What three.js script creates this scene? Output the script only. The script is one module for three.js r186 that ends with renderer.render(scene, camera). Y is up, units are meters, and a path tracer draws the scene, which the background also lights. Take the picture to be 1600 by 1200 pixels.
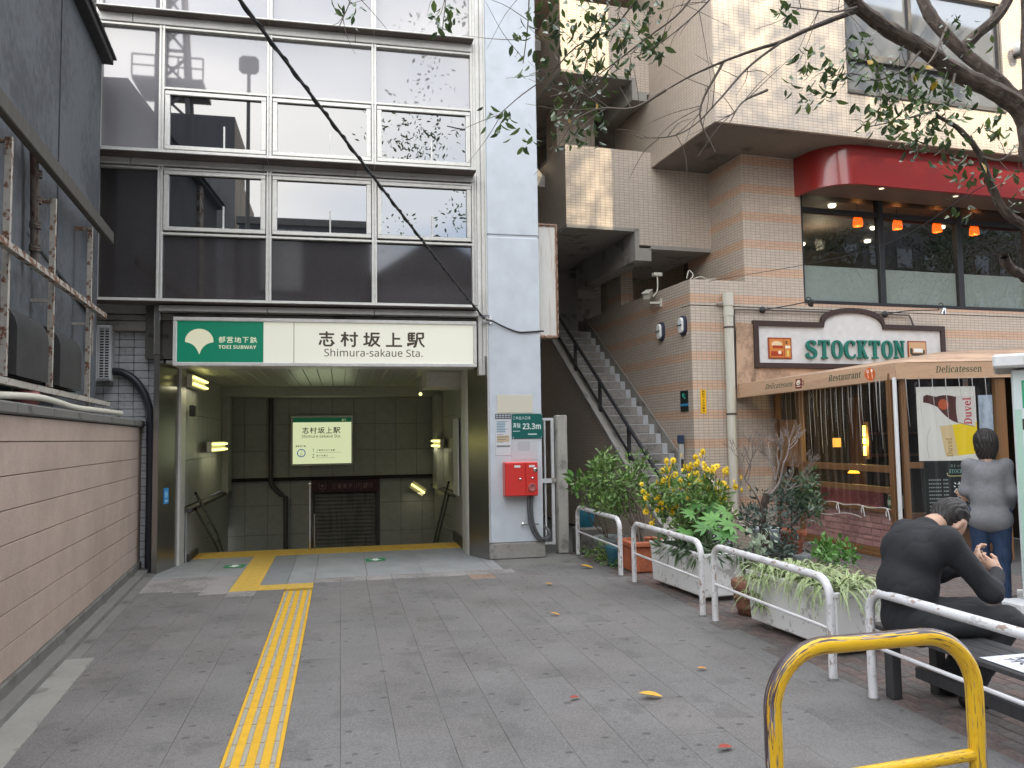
import * as THREE from 'three';
import { mergeGeometries, mergeVertices, toCreasedNormals } from 'three/addons/utils/BufferGeometryUtils.js';
import { MarchingCubes } from 'three/addons/objects/MarchingCubes.js';
import { FontLoader } from 'three/addons/loaders/FontLoader.js';
import { TextGeometry } from 'three/addons/geometries/TextGeometry.js';
import { RectAreaLightUniformsLib } from 'three/addons/lights/RectAreaLightUniformsLib.js';

// ---------------------------------------------------------------- camera, sky, sun, exposure
const scene = new THREE.Scene();
const camera = new THREE.PerspectiveCamera(51.5, 4 / 3, 0.05, 900);
camera.rotation.order = 'YXZ';
camera.position.set(0, 1.65, 0);
camera.rotation.set(Math.atan(82.6 / 1244), -12.2 * Math.PI / 180, -0.0145);
const renderer = new THREE.WebGLRenderer({ antialias: true });
renderer.toneMapping = THREE.LinearToneMapping;
renderer.toneMappingExposure = 3.0;
renderer.shadowMap.enabled = true;
RectAreaLightUniformsLib.init();

// small seeded generators and tileable noise
function rng(seed) { let a = seed >>> 0; return () => { a = (a + 0x6d2b79f5) | 0; let t = Math.imul(a ^ (a >>> 15), 1 | a); t = (t + Math.imul(t ^ (t >>> 7), 61 | t)) ^ t; return ((t ^ (t >>> 14)) >>> 0) / 4294967296; }; }
const rnd = rng(7), rr = (a, b) => a + (b - a) * rnd();
const { clamp, lerp, smoothstep } = THREE.MathUtils;
function hash(x, y, s) { let h = Math.imul(x, 374761393) ^ Math.imul(y, 668265263) ^ Math.imul(s, 974634777); h = Math.imul(h ^ (h >>> 13), 1274126177); return ((h ^ (h >>> 16)) >>> 0) / 4294967296; }
function vnoise(x, y, px, py, s) {
  const ix = Math.floor(x), iy = Math.floor(y), fx = x - ix, fy = y - iy, u = fx * fx * (3 - 2 * fx), v = fy * fy * (3 - 2 * fy);
  const m = (a, p) => ((a % p) + p) % p, x0 = m(ix, px), x1 = m(ix + 1, px), y0 = m(iy, py), y1 = m(iy + 1, py);
  return lerp(lerp(hash(x0, y0, s), hash(x1, y0, s), u), lerp(hash(x0, y1, s), hash(x1, y1, s), u), v);
}
function fbm(u, v, p, oct, s, py = p) { let a = 0, w = 0.5, t = 0; for (let i = 0; i < oct; i++) { a += w * vnoise(u * p, v * py, p, py, s + i); t += w; w *= 0.5; p *= 2; py *= 2; } return a / t; }

function tex(w, h, fn, srgb = true, rep = 1, repY = rep) {
  const d = new Uint8Array(w * h * 4), enc = (c) => { c = clamp(c, 0, 1); return Math.round(255 * (srgb ? (c <= 0.0031308 ? 12.92 * c : 1.055 * Math.pow(c, 1 / 2.4) - 0.055) : c)); };
  for (let y = 0; y < h; y++) for (let x = 0; x < w; x++) {
    const c = fn((x + 0.5) / w, (y + 0.5) / h), o = (y * w + x) * 4;
    if (typeof c === 'number') d[o] = d[o + 1] = d[o + 2] = enc(c); else { d[o] = enc(c[0]); d[o + 1] = enc(c[1]); d[o + 2] = enc(c[2]); }
    d[o + 3] = 255;
  }
  const t = new THREE.DataTexture(d, w, h, THREE.RGBAFormat);
  t.wrapS = t.wrapT = THREE.RepeatWrapping; t.magFilter = THREE.LinearFilter; t.minFilter = THREE.LinearMipmapLinearFilter;
  if (srgb) t.colorSpace = THREE.SRGBColorSpace;
  t.repeat.set(rep, repY); t.needsUpdate = true;
  return t;
}
function canvasTex(w, h, draw) {
  const c = document.createElement('canvas'); c.width = w; c.height = h;
  draw(c.getContext('2d'), w, h);
  const t = new THREE.CanvasTexture(c); t.colorSpace = THREE.SRGBColorSpace; t.anisotropy = 8;
  return t;
}

// sky: bright, thinly clouded afternoon
const sunAz = 24 * Math.PI / 180, sunEl = 36 * Math.PI / 180;          // azimuth measured from +z (behind the camera) towards +x
const sunDir = new THREE.Vector3(Math.sin(sunAz) * Math.cos(sunEl), Math.sin(sunEl), Math.cos(sunAz) * Math.cos(sunEl));
{
  const W = 1024, H = 512, d = new Float32Array(W * H * 4);
  for (let y = 0; y < H; y++) for (let x = 0; x < W; x++) {
    const u = (x + 0.5) / W, v = (y + 0.5) / H, el = (v - 0.5) * Math.PI, up = Math.max(0, Math.sin(el));
    const c = smoothstep(0.65 * fbm(u, v, 6, 5, 11, 8) + 0.35 * fbm(u, v, 14, 4, 31, 26), 0.38, 0.66), o = (y * W + x) * 4;
    const k = lerp(0.9, 0.72, Math.pow(up, 0.6)), wisp = 0.85 + 0.3 * fbm(u, v, 20, 4, 51, 30);
    const blue = [0.60 * k, 0.72 * k, 0.92 * k], white = [1.16 * wisp, 1.12 * wisp, 1.06 * wisp];
    for (let i = 0; i < 3; i++) d[o + i] = (el < 0 ? 0.35 : lerp(blue[i], white[i], c * 0.85)) * 1.5;
    d[o + 3] = 1;
  }
  const t = new THREE.DataTexture(d, W, H, THREE.RGBAFormat, THREE.FloatType);
  t.mapping = THREE.EquirectangularReflectionMapping; t.magFilter = THREE.LinearFilter; t.needsUpdate = true;
  scene.background = t; scene.environment = t;
}
const sun = new THREE.DirectionalLight(new THREE.Color(1, 0.83, 0.58), 2.3);
sun.name = 'sun'; sun.target.position.set(0, 0, -8); sun.position.copy(sunDir).multiplyScalar(120).add(sun.target.position);
sun.castShadow = true; sun.shadow.radius = 1.5; sun.shadow.mapSize.set(2048, 2048);
Object.assign(sun.shadow.camera, { left: -40, right: 40, top: 40, bottom: -40, near: 1, far: 300 });
scene.add(sun, sun.target);

// ---------------------------------------------------------------- helpers
const PHI = 4.4 * Math.PI / 180, cP = Math.cos(PHI), sP = Math.sin(PHI);
const toW = (x, y, z) => new THREE.Vector3(x * cP + z * sP, y, -x * sP + z * cP);     // the right-hand building stands turned by PHI
const used = new Map();
function numbered(name) { const n = used.get(name) ?? 0; used.set(name, n + 1); return n ? name + '_' + String(n).padStart(3, '0') : name; }
function tag(o, label, category, group, kind) { if (label) o.userData.label = label; if (category) o.userData.category = category; if (group) o.userData.group = group; if (kind) o.userData.kind = kind; return o; }
const OFF = new WeakMap();
// a Group at the thing's base; part geometry is written in the frame's own coordinates (turned = the right building's frame)
function thing(name, label, category, base = [0, 0, 0], turned = false, group) {
  const o = new THREE.Group(); o.name = numbered(name);
  if (turned) { o.position.copy(toW(...base)); o.rotation.y = PHI; } else o.position.set(...base);
  OFF.set(o, new THREE.Vector3(...base)); scene.add(o);
  return tag(o, label, category, group);
}
function mk(g, m) { const q = new THREE.Mesh(g, m); q.castShadow = q.receiveShadow = true; return q; }
function merge(gs) {
  if (!Array.isArray(gs)) return gs;
  if (gs.length === 1) return gs[0];
  gs = gs.map((g) => { const q = g.index ? g.toNonIndexed() : g; for (const k of Object.keys(q.attributes)) if (!['position', 'normal', 'uv'].includes(k)) q.deleteAttribute(k); return q; });
  return mergeGeometries(gs);
}
function rootOf(o) { while (o.parent && o.parent !== scene) o = o.parent; return o; }
// a named mesh under a thing (or under one of its parts); geometry in frame coordinates
function part(parent, name, gs, m, opt = {}) {
  const g = merge(gs), off = OFF.get(rootOf(parent));
  if (off && !opt.local) g.translate(-off.x, -off.y, -off.z);
  const q = mk(g, m); q.name = name; parent.add(q);
  if (opt.label) q.userData.label = opt.label;
  if (opt.kind) q.userData.kind = opt.kind;
  return q;
}
function solo(name, gs, m, label, category, group, turned) {                       // a thing of one mesh
  const g = merge(gs); g.computeBoundingBox(); const b = g.boundingBox, c = [(b.min.x + b.max.x) / 2, b.min.y, (b.min.z + b.max.z) / 2];
  g.translate(-c[0], -c[1], -c[2]);
  const q = mk(g, m); q.name = numbered(name);
  if (turned) { q.position.copy(toW(...c)); q.rotation.y = PHI; } else q.position.set(...c);
  scene.add(q); return tag(q, label, category, group);
}
function struct(name, gs, m) { const q = mk(merge(gs), m); q.name = name; q.userData.kind = 'structure'; scene.add(q); return q; }
function copyOf(o, label, x, y, z, turn) { const c = o.clone(); c.name = numbered(o.name.replace(/_\d{3}$/, '')); c.position.set(x, y, z); if (turn !== undefined) c.rotation.y = turn; if (label) c.userData.label = label; scene.add(c); return c; }

// uv in metres from the dominant direction of each face
function tri(g, s = 1) {
  g = g.index ? g.toNonIndexed() : g;
  const p = g.attributes.position, uv = new Float32Array(p.count * 2), a = new THREE.Vector3(), b = new THREE.Vector3(), c = new THREE.Vector3(), n = new THREE.Vector3();
  for (let i = 0; i < p.count; i += 3) {
    a.fromBufferAttribute(p, i); b.fromBufferAttribute(p, i + 1); c.fromBufferAttribute(p, i + 2);
    n.crossVectors(b.clone().sub(a), c.clone().sub(a));
    const ax = Math.abs(n.x), ay = Math.abs(n.y), az = Math.abs(n.z);
    for (let k = 0; k < 3; k++) { const q = [a, b, c][k], o = (i + k) * 2; if (ay >= ax && ay >= az) { uv[o] = q.x * s; uv[o + 1] = q.z * s; } else if (ax > az) { uv[o] = q.z * s; uv[o + 1] = q.y * s; } else { uv[o] = q.x * s; uv[o + 1] = q.y * s; } }
  }
  g.setAttribute('uv', new THREE.BufferAttribute(uv, 2));
  return g;
}
// box between two corners with chamfered edges c
function bx(x0, x1, y0, y1, z0, z1, c = 0) {
  if (!c) { const g = new THREE.BoxGeometry(x1 - x0, y1 - y0, z1 - z0); g.translate((x0 + x1) / 2, (y0 + y1) / 2, (z0 + z1) / 2); return tri(g); }
  const X = [x0, x1], Y = [y0, y1], Z = [z0, z1], pos = [];
  const P = (i, j, k, ax) => [X[i] + (ax === 0 ? 0 : (i ? -c : c)), Y[j] + (ax === 1 ? 0 : (j ? -c : c)), Z[k] + (ax === 2 ? 0 : (k ? -c : c))];
  const mid = [(x0 + x1) / 2, (y0 + y1) / 2, (z0 + z1) / 2];
  const face = (...v) => { for (let i = 1; i + 1 < v.length; i++) {
    let t = [v[0], v[i], v[i + 1]]; const e = t[1].map((q, k) => q - t[0][k]), f = t[2].map((q, k) => q - t[0][k]);
    const n = [e[1] * f[2] - e[2] * f[1], e[2] * f[0] - e[0] * f[2], e[0] * f[1] - e[1] * f[0]];
    if (n[0] * (t[0][0] - mid[0]) + n[1] * (t[0][1] - mid[1]) + n[2] * (t[0][2] - mid[2]) < 0) t = [t[0], t[2], t[1]];
    for (const q of t) pos.push(...q); } };
  for (const s of [0, 1]) {
    face(P(s, 0, 0, 0), P(s, 1, 0, 0), P(s, 1, 1, 0), P(s, 0, 1, 0));
    face(P(0, s, 0, 1), P(1, s, 0, 1), P(1, s, 1, 1), P(0, s, 1, 1));
    face(P(0, 0, s, 2), P(1, 0, s, 2), P(1, 1, s, 2), P(0, 1, s, 2));
    for (const t of [0, 1]) {
      face(P(s, t, 0, 0), P(s, t, 1, 0), P(s, t, 1, 1), P(s, t, 0, 1));
      face(P(s, 0, t, 0), P(s, 1, t, 0), P(s, 1, t, 2), P(s, 0, t, 2));
      face(P(0, s, t, 1), P(1, s, t, 1), P(1, s, t, 2), P(0, s, t, 2));
      for (const u of [0, 1]) face(P(s, t, u, 0), P(s, t, u, 1), P(s, t, u, 2));
    }
  }
  const g = new THREE.BufferGeometry(); g.setAttribute('position', new THREE.BufferAttribute(new Float32Array(pos), 3)); g.computeVertexNormals();
  return tri(g);
}
// slab: a flat polygon (x, y pairs) given thickness along z, bevelled if b > 0
function prism(pts, z0, z1, b = 0) {
  const s = new THREE.Shape(); pts.forEach(([x, y], i) => (i ? s.lineTo(x, y) : s.moveTo(x, y)));
  const g = new THREE.ExtrudeGeometry(s, { depth: z1 - z0 - 2 * b, bevelEnabled: b > 0, bevelSize: b, bevelThickness: b, bevelOffset: -b, bevelSegments: 1, curveSegments: 12 });
  g.translate(0, 0, z0 + b); return tri(g);
}
const V3 = (a) => (a.isVector3 ? a : new THREE.Vector3(...a));
function tube(pts, r, seg = 0, rad = 10, smooth = true, closed = false) {
  const v = pts.map(V3);
  const c = smooth && v.length > 2 ? new THREE.CatmullRomCurve3(v, closed, 'catmullrom', 0.5) : (() => { const k = new THREE.CurvePath(); for (let i = 1; i < v.length; i++) k.add(new THREE.LineCurve3(v[i - 1], v[i])); return k; })();
  return new THREE.TubeGeometry(c, seg || Math.max(1, (v.length - 1) * (smooth ? 6 : 1)), r, rad, closed);
}
// tapered bar from a to b
function bar(a, b, r0, r1 = r0, rad = 8, caps = true) {
  a = V3(a); b = V3(b); const d = b.clone().sub(a), g = new THREE.CylinderGeometry(r1, r0, d.length(), rad, 1, !caps);
  g.applyQuaternion(new THREE.Quaternion().setFromUnitVectors(new THREE.Vector3(0, 1, 0), d.clone().normalize()));
  g.translate((a.x + b.x) / 2, (a.y + b.y) / 2, (a.z + b.z) / 2); return g;
}
// square-section bar
function rod(a, b, w, h = w) {
  a = V3(a); b = V3(b); const d = b.clone().sub(a), g = new THREE.BoxGeometry(w, h, d.length());
  const m = new THREE.Matrix4().lookAt(b, a, Math.abs(d.y) > 0.99 * d.length() ? new THREE.Vector3(1, 0, 0) : new THREE.Vector3(0, 1, 0));
  g.applyMatrix4(m); g.translate((a.x + b.x) / 2, (a.y + b.y) / 2, (a.z + b.z) / 2); return tri(g);
}
// limb: a tube whose radius tapers along a curve
function limb(pts, r0, r1, seg = 24, rad = 10, knobs = 0) {
  const c = new THREE.CatmullRomCurve3(pts.map(V3)), g = new THREE.TubeGeometry(c, seg, 1, rad), p = g.attributes.position, s = hash(Math.round(r0 * 1e4), pts.length, 5) * 50;
  for (let i = 0; i <= seg; i++) {
    const q = c.getPointAt(i / seg);
    for (let j = 0; j <= rad; j++) {
      const k = i * (rad + 1) + j, r = lerp(r0, r1, i / seg) * (1 + knobs * (vnoise(i * 0.6 + s, (j % rad) * 0.9, 999, rad, 3) - 0.5));
      p.setXYZ(k, q.x + (p.getX(k) - q.x) * r, q.y + (p.getY(k) - q.y) * r, q.z + (p.getZ(k) - q.z) * r);
    }
  }
  const uv = g.attributes.uv, L = c.getLength(); for (let i = 0; i < uv.count; i++) uv.setXY(i, uv.getX(i) * L, uv.getY(i) * 6.28 * r0);
  g.computeVertexNormals(); return g;
}
function quad(a, b, c, d) {       // a-b-c-d counter-clockwise seen from the front, uv 0..1
  const g = new THREE.BufferGeometry(), v = [a, b, c, d].map((q) => (q.isVector3 ? q.toArray() : q));
  g.setAttribute('position', new THREE.BufferAttribute(new Float32Array([...v[0], ...v[1], ...v[2], ...v[0], ...v[2], ...v[3]]), 3));
  g.setAttribute('uv', new THREE.BufferAttribute(new Float32Array([0, 0, 1, 0, 1, 1, 0, 0, 1, 1, 0, 1]), 2)); g.computeVertexNormals(); return g;
}
const plateUV = (g, x0, x1, y0, y1) => { const p = g.attributes.position, u = g.attributes.uv; for (let i = 0; i < p.count; i++) u.setXY(i, (p.getX(i) - x0) / (x1 - x0), (p.getY(i) - y0) / (y1 - y0)); return g; };
const plate = (x0, x1, y0, y1, z0, z1, c = 0.002) => plateUV(bx(x0, x1, y0, y1, z0, z1, c), x0, x1, y0, y1);     // thin board facing z whose uv spans it once
function lathe(prof, x, y, z, seg = 24) { const g = new THREE.LatheGeometry(prof.map(([r, h]) => new THREE.Vector2(r, h)), seg); g.translate(x, y, z); return g; }
const C = (r, g, b) => new THREE.Color().setRGB(r, g, b);
const std = (color, roughness = 0.7, o = {}) => new THREE.MeshStandardMaterial({ color: Array.isArray(color) ? C(...color) : color, roughness, ...o });
const phys = (color, roughness, o = {}) => new THREE.MeshPhysicalMaterial({ color: C(...color), roughness, ...o });
const again = (t, r, ry = r) => { const c = t.clone(); c.repeat.set(r, ry); c.needsUpdate = true; return c; };

// ---------------------------------------------------------------- textures and materials
const T = {};
T.grain = tex(512, 512, (u, v) => 0.80 + 0.2 * fbm(u, v, 24, 5, 1));
T.blotch = tex(512, 512, (u, v) => 0.62 + 0.38 * smoothstep(0.6 * fbm(u, v, 4, 5, 2) + 0.4 * fbm(u, v, 40, 3, 4), 0.3, 0.62));
T.rough = tex(256, 256, (u, v) => fbm(u, v, 16, 5, 6), false);
T.streak = tex(512, 512, (u, v) => 0.66 + 0.34 * smoothstep(0.55 * fbm(u, v, 30, 4, 8, 3) + 0.45 * fbm(u, v, 6, 5, 9, 4), 0.3, 0.6));
T.speck = tex(1536, 1536, (u, v) => {                     // 2.5 m of worn granite-chip paving: specks, scuffs, gum spots, drip stains
  const a = fbm(u, v, 5, 5, 20), b = vnoise(u * 620, v * 620, 620, 620, 21), c = vnoise(u * 290, v * 290, 290, 290, 22), d = vnoise(u * 860, v * 860, 860, 860, 27), e = vnoise(u * 400, v * 400, 400, 400, 28);
  let s = 0.128 + 0.07 * (a - 0.5) + 0.06 * (b - 0.5) + 0.035 * (c - 0.5);
  if (d > 0.945) s += 0.24; else if (d < 0.07) s *= 0.5;
  if (e > 0.93) s *= 0.62;
  const stain = smoothstep(vnoise(u * 9, v * 9, 9, 9, 29) * 0.6 + 0.4 * vnoise(u * 26, v * 26, 26, 26, 26), 0.62, 0.78), gx = u * 22, gy = v * 22, gi = Math.floor(gx), gj = Math.floor(gy);
  s *= 1 - 0.16 * stain;
  if (hash(gi, gj, 35) > 0.86) { const r = 0.12 + 0.16 * hash(gi, gj, 38), q = Math.hypot(gx - gi - 0.3 - 0.4 * hash(gi, gj, 36), (gy - gj - 0.3 - 0.4 * hash(gi, gj, 37)) * 1.2); s *= 1 - 0.42 * (1 - smoothstep(q + 0.05 * (b - 0.5), r * 0.7, r)); }
  return [s * 1.07, s * 1.015, s * 0.975];
});
T.rail = tex(512, 256, (u, v) => { const k = smoothstep(0.55 * fbm(u, v, 14, 4, 140, 5) + 0.45 * fbm(u, v, 60, 3, 141, 16), 0.61, 0.66), r = smoothstep(fbm(u, v, 22, 4, 142, 6), 0.66, 0.74), s = 0.97 - 0.16 * fbm(u, v, 8, 5, 143, 4); return [lerp(lerp(s, 0.5, k * 0.6), 0.34, r * 0.75), lerp(lerp(s, 0.48, k * 0.6), 0.2, r * 0.75), lerp(lerp(s, 0.46, k * 0.6), 0.12, r * 0.75)]; });
T.conc = tex(512, 512, (u, v) => { const a = fbm(u, v, 5, 5, 30), b = fbm(u, v, 60, 3, 31), s = 0.72 + 0.25 * a + 0.12 * (b - 0.5) - 0.35 * smoothstep(fbm(u, v, 9, 5, 33), 0.58, 0.75); return [s, s * 0.99, s * 0.96]; });
T.wood = tex(256, 512, (u, v) => { const g = fbm(u, v, 30, 3, 40, 2), s = 0.7 + 0.4 * (g - 0.4) + 0.1 * fbm(u, v, 80, 2, 41, 6); return [s, s * 0.95, s * 0.9]; });
T.bark = tex(512, 512, (u, v) => { const a = fbm(u, v, 10, 5, 50, 26), b = fbm(u, v, 5, 4, 51), s = 0.45 + 0.9 * (a - 0.35) + 0.5 * (b - 0.5), l = smoothstep(fbm(u, v, 12, 5, 52), 0.6, 0.72); return [lerp(s, 0.95, l * 0.6), lerp(s * 0.9, 0.98, l * 0.6), lerp(s * 0.82, 0.9, l * 0.6)]; });
T.rust = tex(512, 512, (u, v) => { const k = smoothstep(0.6 * fbm(u, v, 7, 5, 60) + 0.4 * fbm(u, v, 30, 4, 61), 0.5, 0.6), n = 0.85 + 0.3 * (fbm(u, v, 20, 3, 62) - 0.5); return [lerp(0.42 * n, 0.17 * n, k), lerp(0.39 * n, 0.075 * n, k), lerp(0.34 * n, 0.04 * n, k)]; });
T.yel = tex(1024, 512, (u, v) => {                       // u along the pipe, v round it, 0.5 = the outer side where hands, bags and bicycles rub
  const along = fbm(u, v, 5, 5, 70, 26), fine = fbm(u, v, 26, 4, 71, 60), out = Math.exp(-Math.pow((v - 0.5 + 0.12 * (fbm(u, v, 4, 3, 73, 2) - 0.5)) / 0.17, 2));
  const k = smoothstep(0.55 * along + 0.45 * fine + 0.36 * out, 0.64, 0.71), n = 0.9 + 0.2 * (fbm(u, v, 14, 4, 72) - 0.5), bare = smoothstep(fbm(u, v, 9, 4, 75, 40), 0.62, 0.7) * k, k2 = smoothstep(fbm(u, v, 30, 3, 74), 0.62, 0.72);
  return [lerp(lerp(0.74 * n, 0.06, k), 0.32, bare) * lerp(1, 0.85, k2), lerp(lerp(0.44 * n, 0.042, k), 0.29, bare) * lerp(1, 0.75, k2), lerp(lerp(0.016 * n, 0.045, k), 0.28, bare)];
});
T.stain = tex(512, 512, (u, v) => { const b = fbm(u, v, 4, 6, 16), m = fbm(u, v, 13, 4, 15, 7), f = fbm(u, v, 60, 3, 17); return 0.84 + 0.38 * (b - 0.47) + 0.16 * (m - 0.5) + 0.12 * (f - 0.5); });
T.brush = tex(256, 512, (u, v) => 0.86 + 0.14 * fbm(u, v, 120, 3, 80, 3));
T.chip = tex(512, 512, (u, v) => { const k = smoothstep(0.6 * fbm(u, v, 6, 5, 90) + 0.4 * fbm(u, v, 60, 3, 91), 0.57, 0.63), s = 0.95 - 0.12 * fbm(u, v, 12, 5, 92); return [lerp(s, 0.42, k * 0.75), lerp(s, 0.4, k * 0.75), lerp(s, 0.39, k * 0.75)]; });
T.leaf = tex(128, 128, (u, v) => { const s = 0.72 + 0.4 * fbm(u, v, 8, 4, 95) + (Math.abs(u - 0.5) < 0.03 ? 0.25 : 0); return s; });
// mosaic tiles 90 x 47 mm, one repeat = 2.88 m x 0.94 m (32 tiles x 20 courses); bands of orange courses
function tileTex(bands) {
  return tex(1024, 512, (u, v) => {
    const cx = u * 32, cy = v * 20, ix = Math.floor(cx), iy = Math.floor(cy), fx = cx - ix, fy = cy - iy;
    if (fx < 0.07 || fy < 0.12) return [0.25, 0.22, 0.19];
    const n = 0.95 + 0.1 * hash(ix, iy, 3) + 0.08 * (fbm(u, v, 64, 2, 5) - 0.5), q = hash(ix, iy, 9), row = iy % 10;
    let c = [0.55, 0.465, 0.38];
    if (bands && row < 3) c = [0.60, 0.39, 0.265]; else if (q > 0.93) c = [0.53, 0.44, 0.36];
    return c.map((k) => k * n);
  }, true, 1 / 2.88, 1 / 0.94);
}
T.tile = tileTex(false); T.band = tileTex(true);
T.tileBump = tex(1024, 512, (u, v) => { const fx = (u * 32) % 1, fy = (v * 20) % 1; return fx < 0.07 || fy < 0.12 ? 0.2 : 0.8 + 0.2 * hash(Math.floor(u * 32), Math.floor(v * 20), 5); }, false, 1 / 2.88, 1 / 0.94);

const M = {
  speck: std([1, 1, 1], 0.82, { map: again(T.speck, 0.4), bumpMap: T.rough, bumpScale: 0.0012 }),
  speckB: std([0.985, 0.985, 0.985], 0.82, { map: again(T.speck, 0.4), bumpMap: T.rough, bumpScale: 0.0012 }),
  speckC: std([1.0, 0.985, 0.97], 0.8, { map: again(T.speck, 0.4), bumpMap: T.rough, bumpScale: 0.0012 }),
  asphalt: std([0.055, 0.055, 0.057], 0.9, { map: T.grain }),
  joint: std([0.085, 0.082, 0.078], 0.95, { map: T.grain }),
  brickPaver: std([0.15, 0.108, 0.095], 0.85, { map: again(T.blotch, 1.3), bumpMap: T.rough, bumpScale: 0.001 }),
  brickPaverB: std([0.125, 0.105, 0.098], 0.85, { map: again(T.blotch, 0.9), bumpMap: T.rough, bumpScale: 0.001 }),
  paleSlab: std([0.28, 0.285, 0.285], 0.6, { map: again(T.stain, 0.8) }),
  paleSlabB: std([0.22, 0.225, 0.23], 0.6, { map: again(T.stain, 0.9) }),
  beigeSlab: std([0.27, 0.25, 0.24], 0.75, { map: again(T.blotch, 1.1) }),
  gutter: std([0.19, 0.185, 0.175], 0.9, { map: again(T.conc, 0.6) }),
  tact: std([0.66, 0.375, 0.02], 0.6, { map: again(T.stain, 0.9) }),
  tactPale: std([0.62, 0.40, 0.07], 0.65, { map: again(T.stain, 1.3) }),
  tactWorn: std([0.34, 0.31, 0.24], 0.7, { map: again(T.grain, 2) }),
  tile: std([1, 1, 1], 0.5, { map: T.tile, bumpMap: T.tileBump, bumpScale: 0.004 }),
  band: std([1, 1, 1], 0.5, { map: T.band, bumpMap: T.tileBump, bumpScale: 0.004 }),
  tileShaded: std([0.86, 0.84, 0.82], 0.55, { map: T.tile, bumpMap: T.tileBump, bumpScale: 0.004 }),  // same tile tinted darker, shade of the stair walls put into the colour
  concrete: std([0.36, 0.34, 0.315], 0.9, { map: again(T.conc, 0.5), bumpMap: T.rough, bumpScale: 0.002 }),
  concreteDark: std([0.15, 0.145, 0.135], 0.92, { map: again(T.conc, 0.7), bumpMap: T.rough, bumpScale: 0.003 }),
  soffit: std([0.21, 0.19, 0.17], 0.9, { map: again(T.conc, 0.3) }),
  blockWall: std([0.395, 0.308, 0.255], 0.9, { map: again(T.stain, 0.37), bumpMap: again(T.rough, 3), bumpScale: 0.002 }),
  plaster: std([0.098, 0.105, 0.115], 0.9, { map: again(T.blotch, 0.37), bumpMap: T.rough, bumpScale: 0.004 }),
  rust: std([1, 1, 1], 0.8, { map: again(T.rust, 1.4) }),
  rustDark: std([0.25, 0.22, 0.2], 0.85, { map: again(T.rust, 0.8) }),
  hood: std([0.028, 0.027, 0.028], 0.65, { map: T.blotch }),
  alu: std([0.66, 0.64, 0.59], 0.36, { metalness: 0.45, map: T.grain }),
  aluPale: std([0.74, 0.72, 0.67], 0.45, { metalness: 0.2, map: again(T.stain, 0.5) }),
  aluDark: std([0.09, 0.085, 0.08], 0.5, { metalness: 0.4, map: T.blotch }),
  steel: std([0.40, 0.39, 0.37], 0.24, { metalness: 0.95, map: again(T.brush, 1) }),
  steelBright: std([0.62, 0.62, 0.6], 0.2, { metalness: 1 }),
  pillar: std([0.62, 0.66, 0.70], 0.5, { map: again(T.grain, 0.25), bumpMap: again(T.rough, 0.4), bumpScale: 0.001 }),
  white: std([0.72, 0.71, 0.70], 0.45, { map: again(T.chip, 0.8) }),
  whitePipe: std([0.70, 0.69, 0.69], 0.38, { map: again(T.rail, 3, 1) }),
  whiteClean: std([0.75, 0.75, 0.74], 0.5, { map: T.grain }),
  cream: std([0.62, 0.59, 0.50], 0.45, { map: T.grain }),
  black: std([0.02, 0.02, 0.022], 0.45),
  blackPipe: std([0.03, 0.033, 0.042], 0.4, { map: T.grain }),
  rubber: std([0.03, 0.03, 0.032], 0.8),
  red: phys([0.62, 0.035, 0.028], 0.35, { clearcoat: 0.4, clearcoatRoughness: 0.2 }),
  redBand: phys([0.30, 0.018, 0.016], 0.28, { clearcoat: 0.8, clearcoatRoughness: 0.12, map: T.grain }),
  panel: std([0.38, 0.385, 0.355], 0.35, { map: again(T.grain, 0.6) }),
  panelDark: std([0.24, 0.245, 0.22], 0.4, { map: again(T.grain, 0.6) }),
  shutter: std([0.20, 0.195, 0.18], 0.5, { metalness: 0.3, map: T.streak }),
  ceiling: std([0.42, 0.43, 0.38], 0.35, { map: T.grain }),
  woodTrim: std([0.25, 0.125, 0.048], 0.55, { map: again(T.wood, 2, 0.6) }),
  woodDark: std([0.12, 0.06, 0.03], 0.6, { map: again(T.wood, 2, 0.6) }),
  canvas: std([0.50, 0.335, 0.225], 0.9, { map: again(T.blotch, 0.6), bumpMap: T.rough, bumpScale: 0.002, side: THREE.DoubleSide }),
  brick: std([0.42, 0.23, 0.20], 0.8, { map: again(T.blotch, 1.4) }),
  mortar: std([0.36, 0.30, 0.27], 0.95),
  dark: std([0.02, 0.018, 0.016], 0.9),
  terracotta: std([0.50, 0.145, 0.065], 0.75, { map: again(T.blotch, 2.2) }),
  clayBrown: std([0.26, 0.12, 0.075], 0.75, { map: again(T.blotch, 2.5) }),
  potBlue: std([0.03, 0.13, 0.18], 0.4), potGrey: std([0.22, 0.24, 0.24], 0.7, { map: T.blotch }),
  soil: std([0.045, 0.032, 0.022], 1, { map: T.blotch }),
  bark: std([0.13, 0.105, 0.09], 0.9, { map: again(T.bark, 1.6, 1.6), bumpMap: again(T.bark, 1.6, 1.6), bumpScale: 0.012 }),
  twig: std([0.10, 0.078, 0.06], 0.85), greyTwig: std([0.21, 0.17, 0.15], 0.9),
  yellowPaint: std([1, 1, 1], 0.34, { map: again(T.yel, 2, 1), bumpMap: again(T.yel, 2, 1), bumpScale: 0.0005 }),
};
const leafMat = (c, t = 0.35, r = 0.5) => new THREE.MeshPhysicalMaterial({ color: C(...c), roughness: r, map: T.leaf, transmission: t, thickness: 0, side: THREE.DoubleSide });
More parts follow.
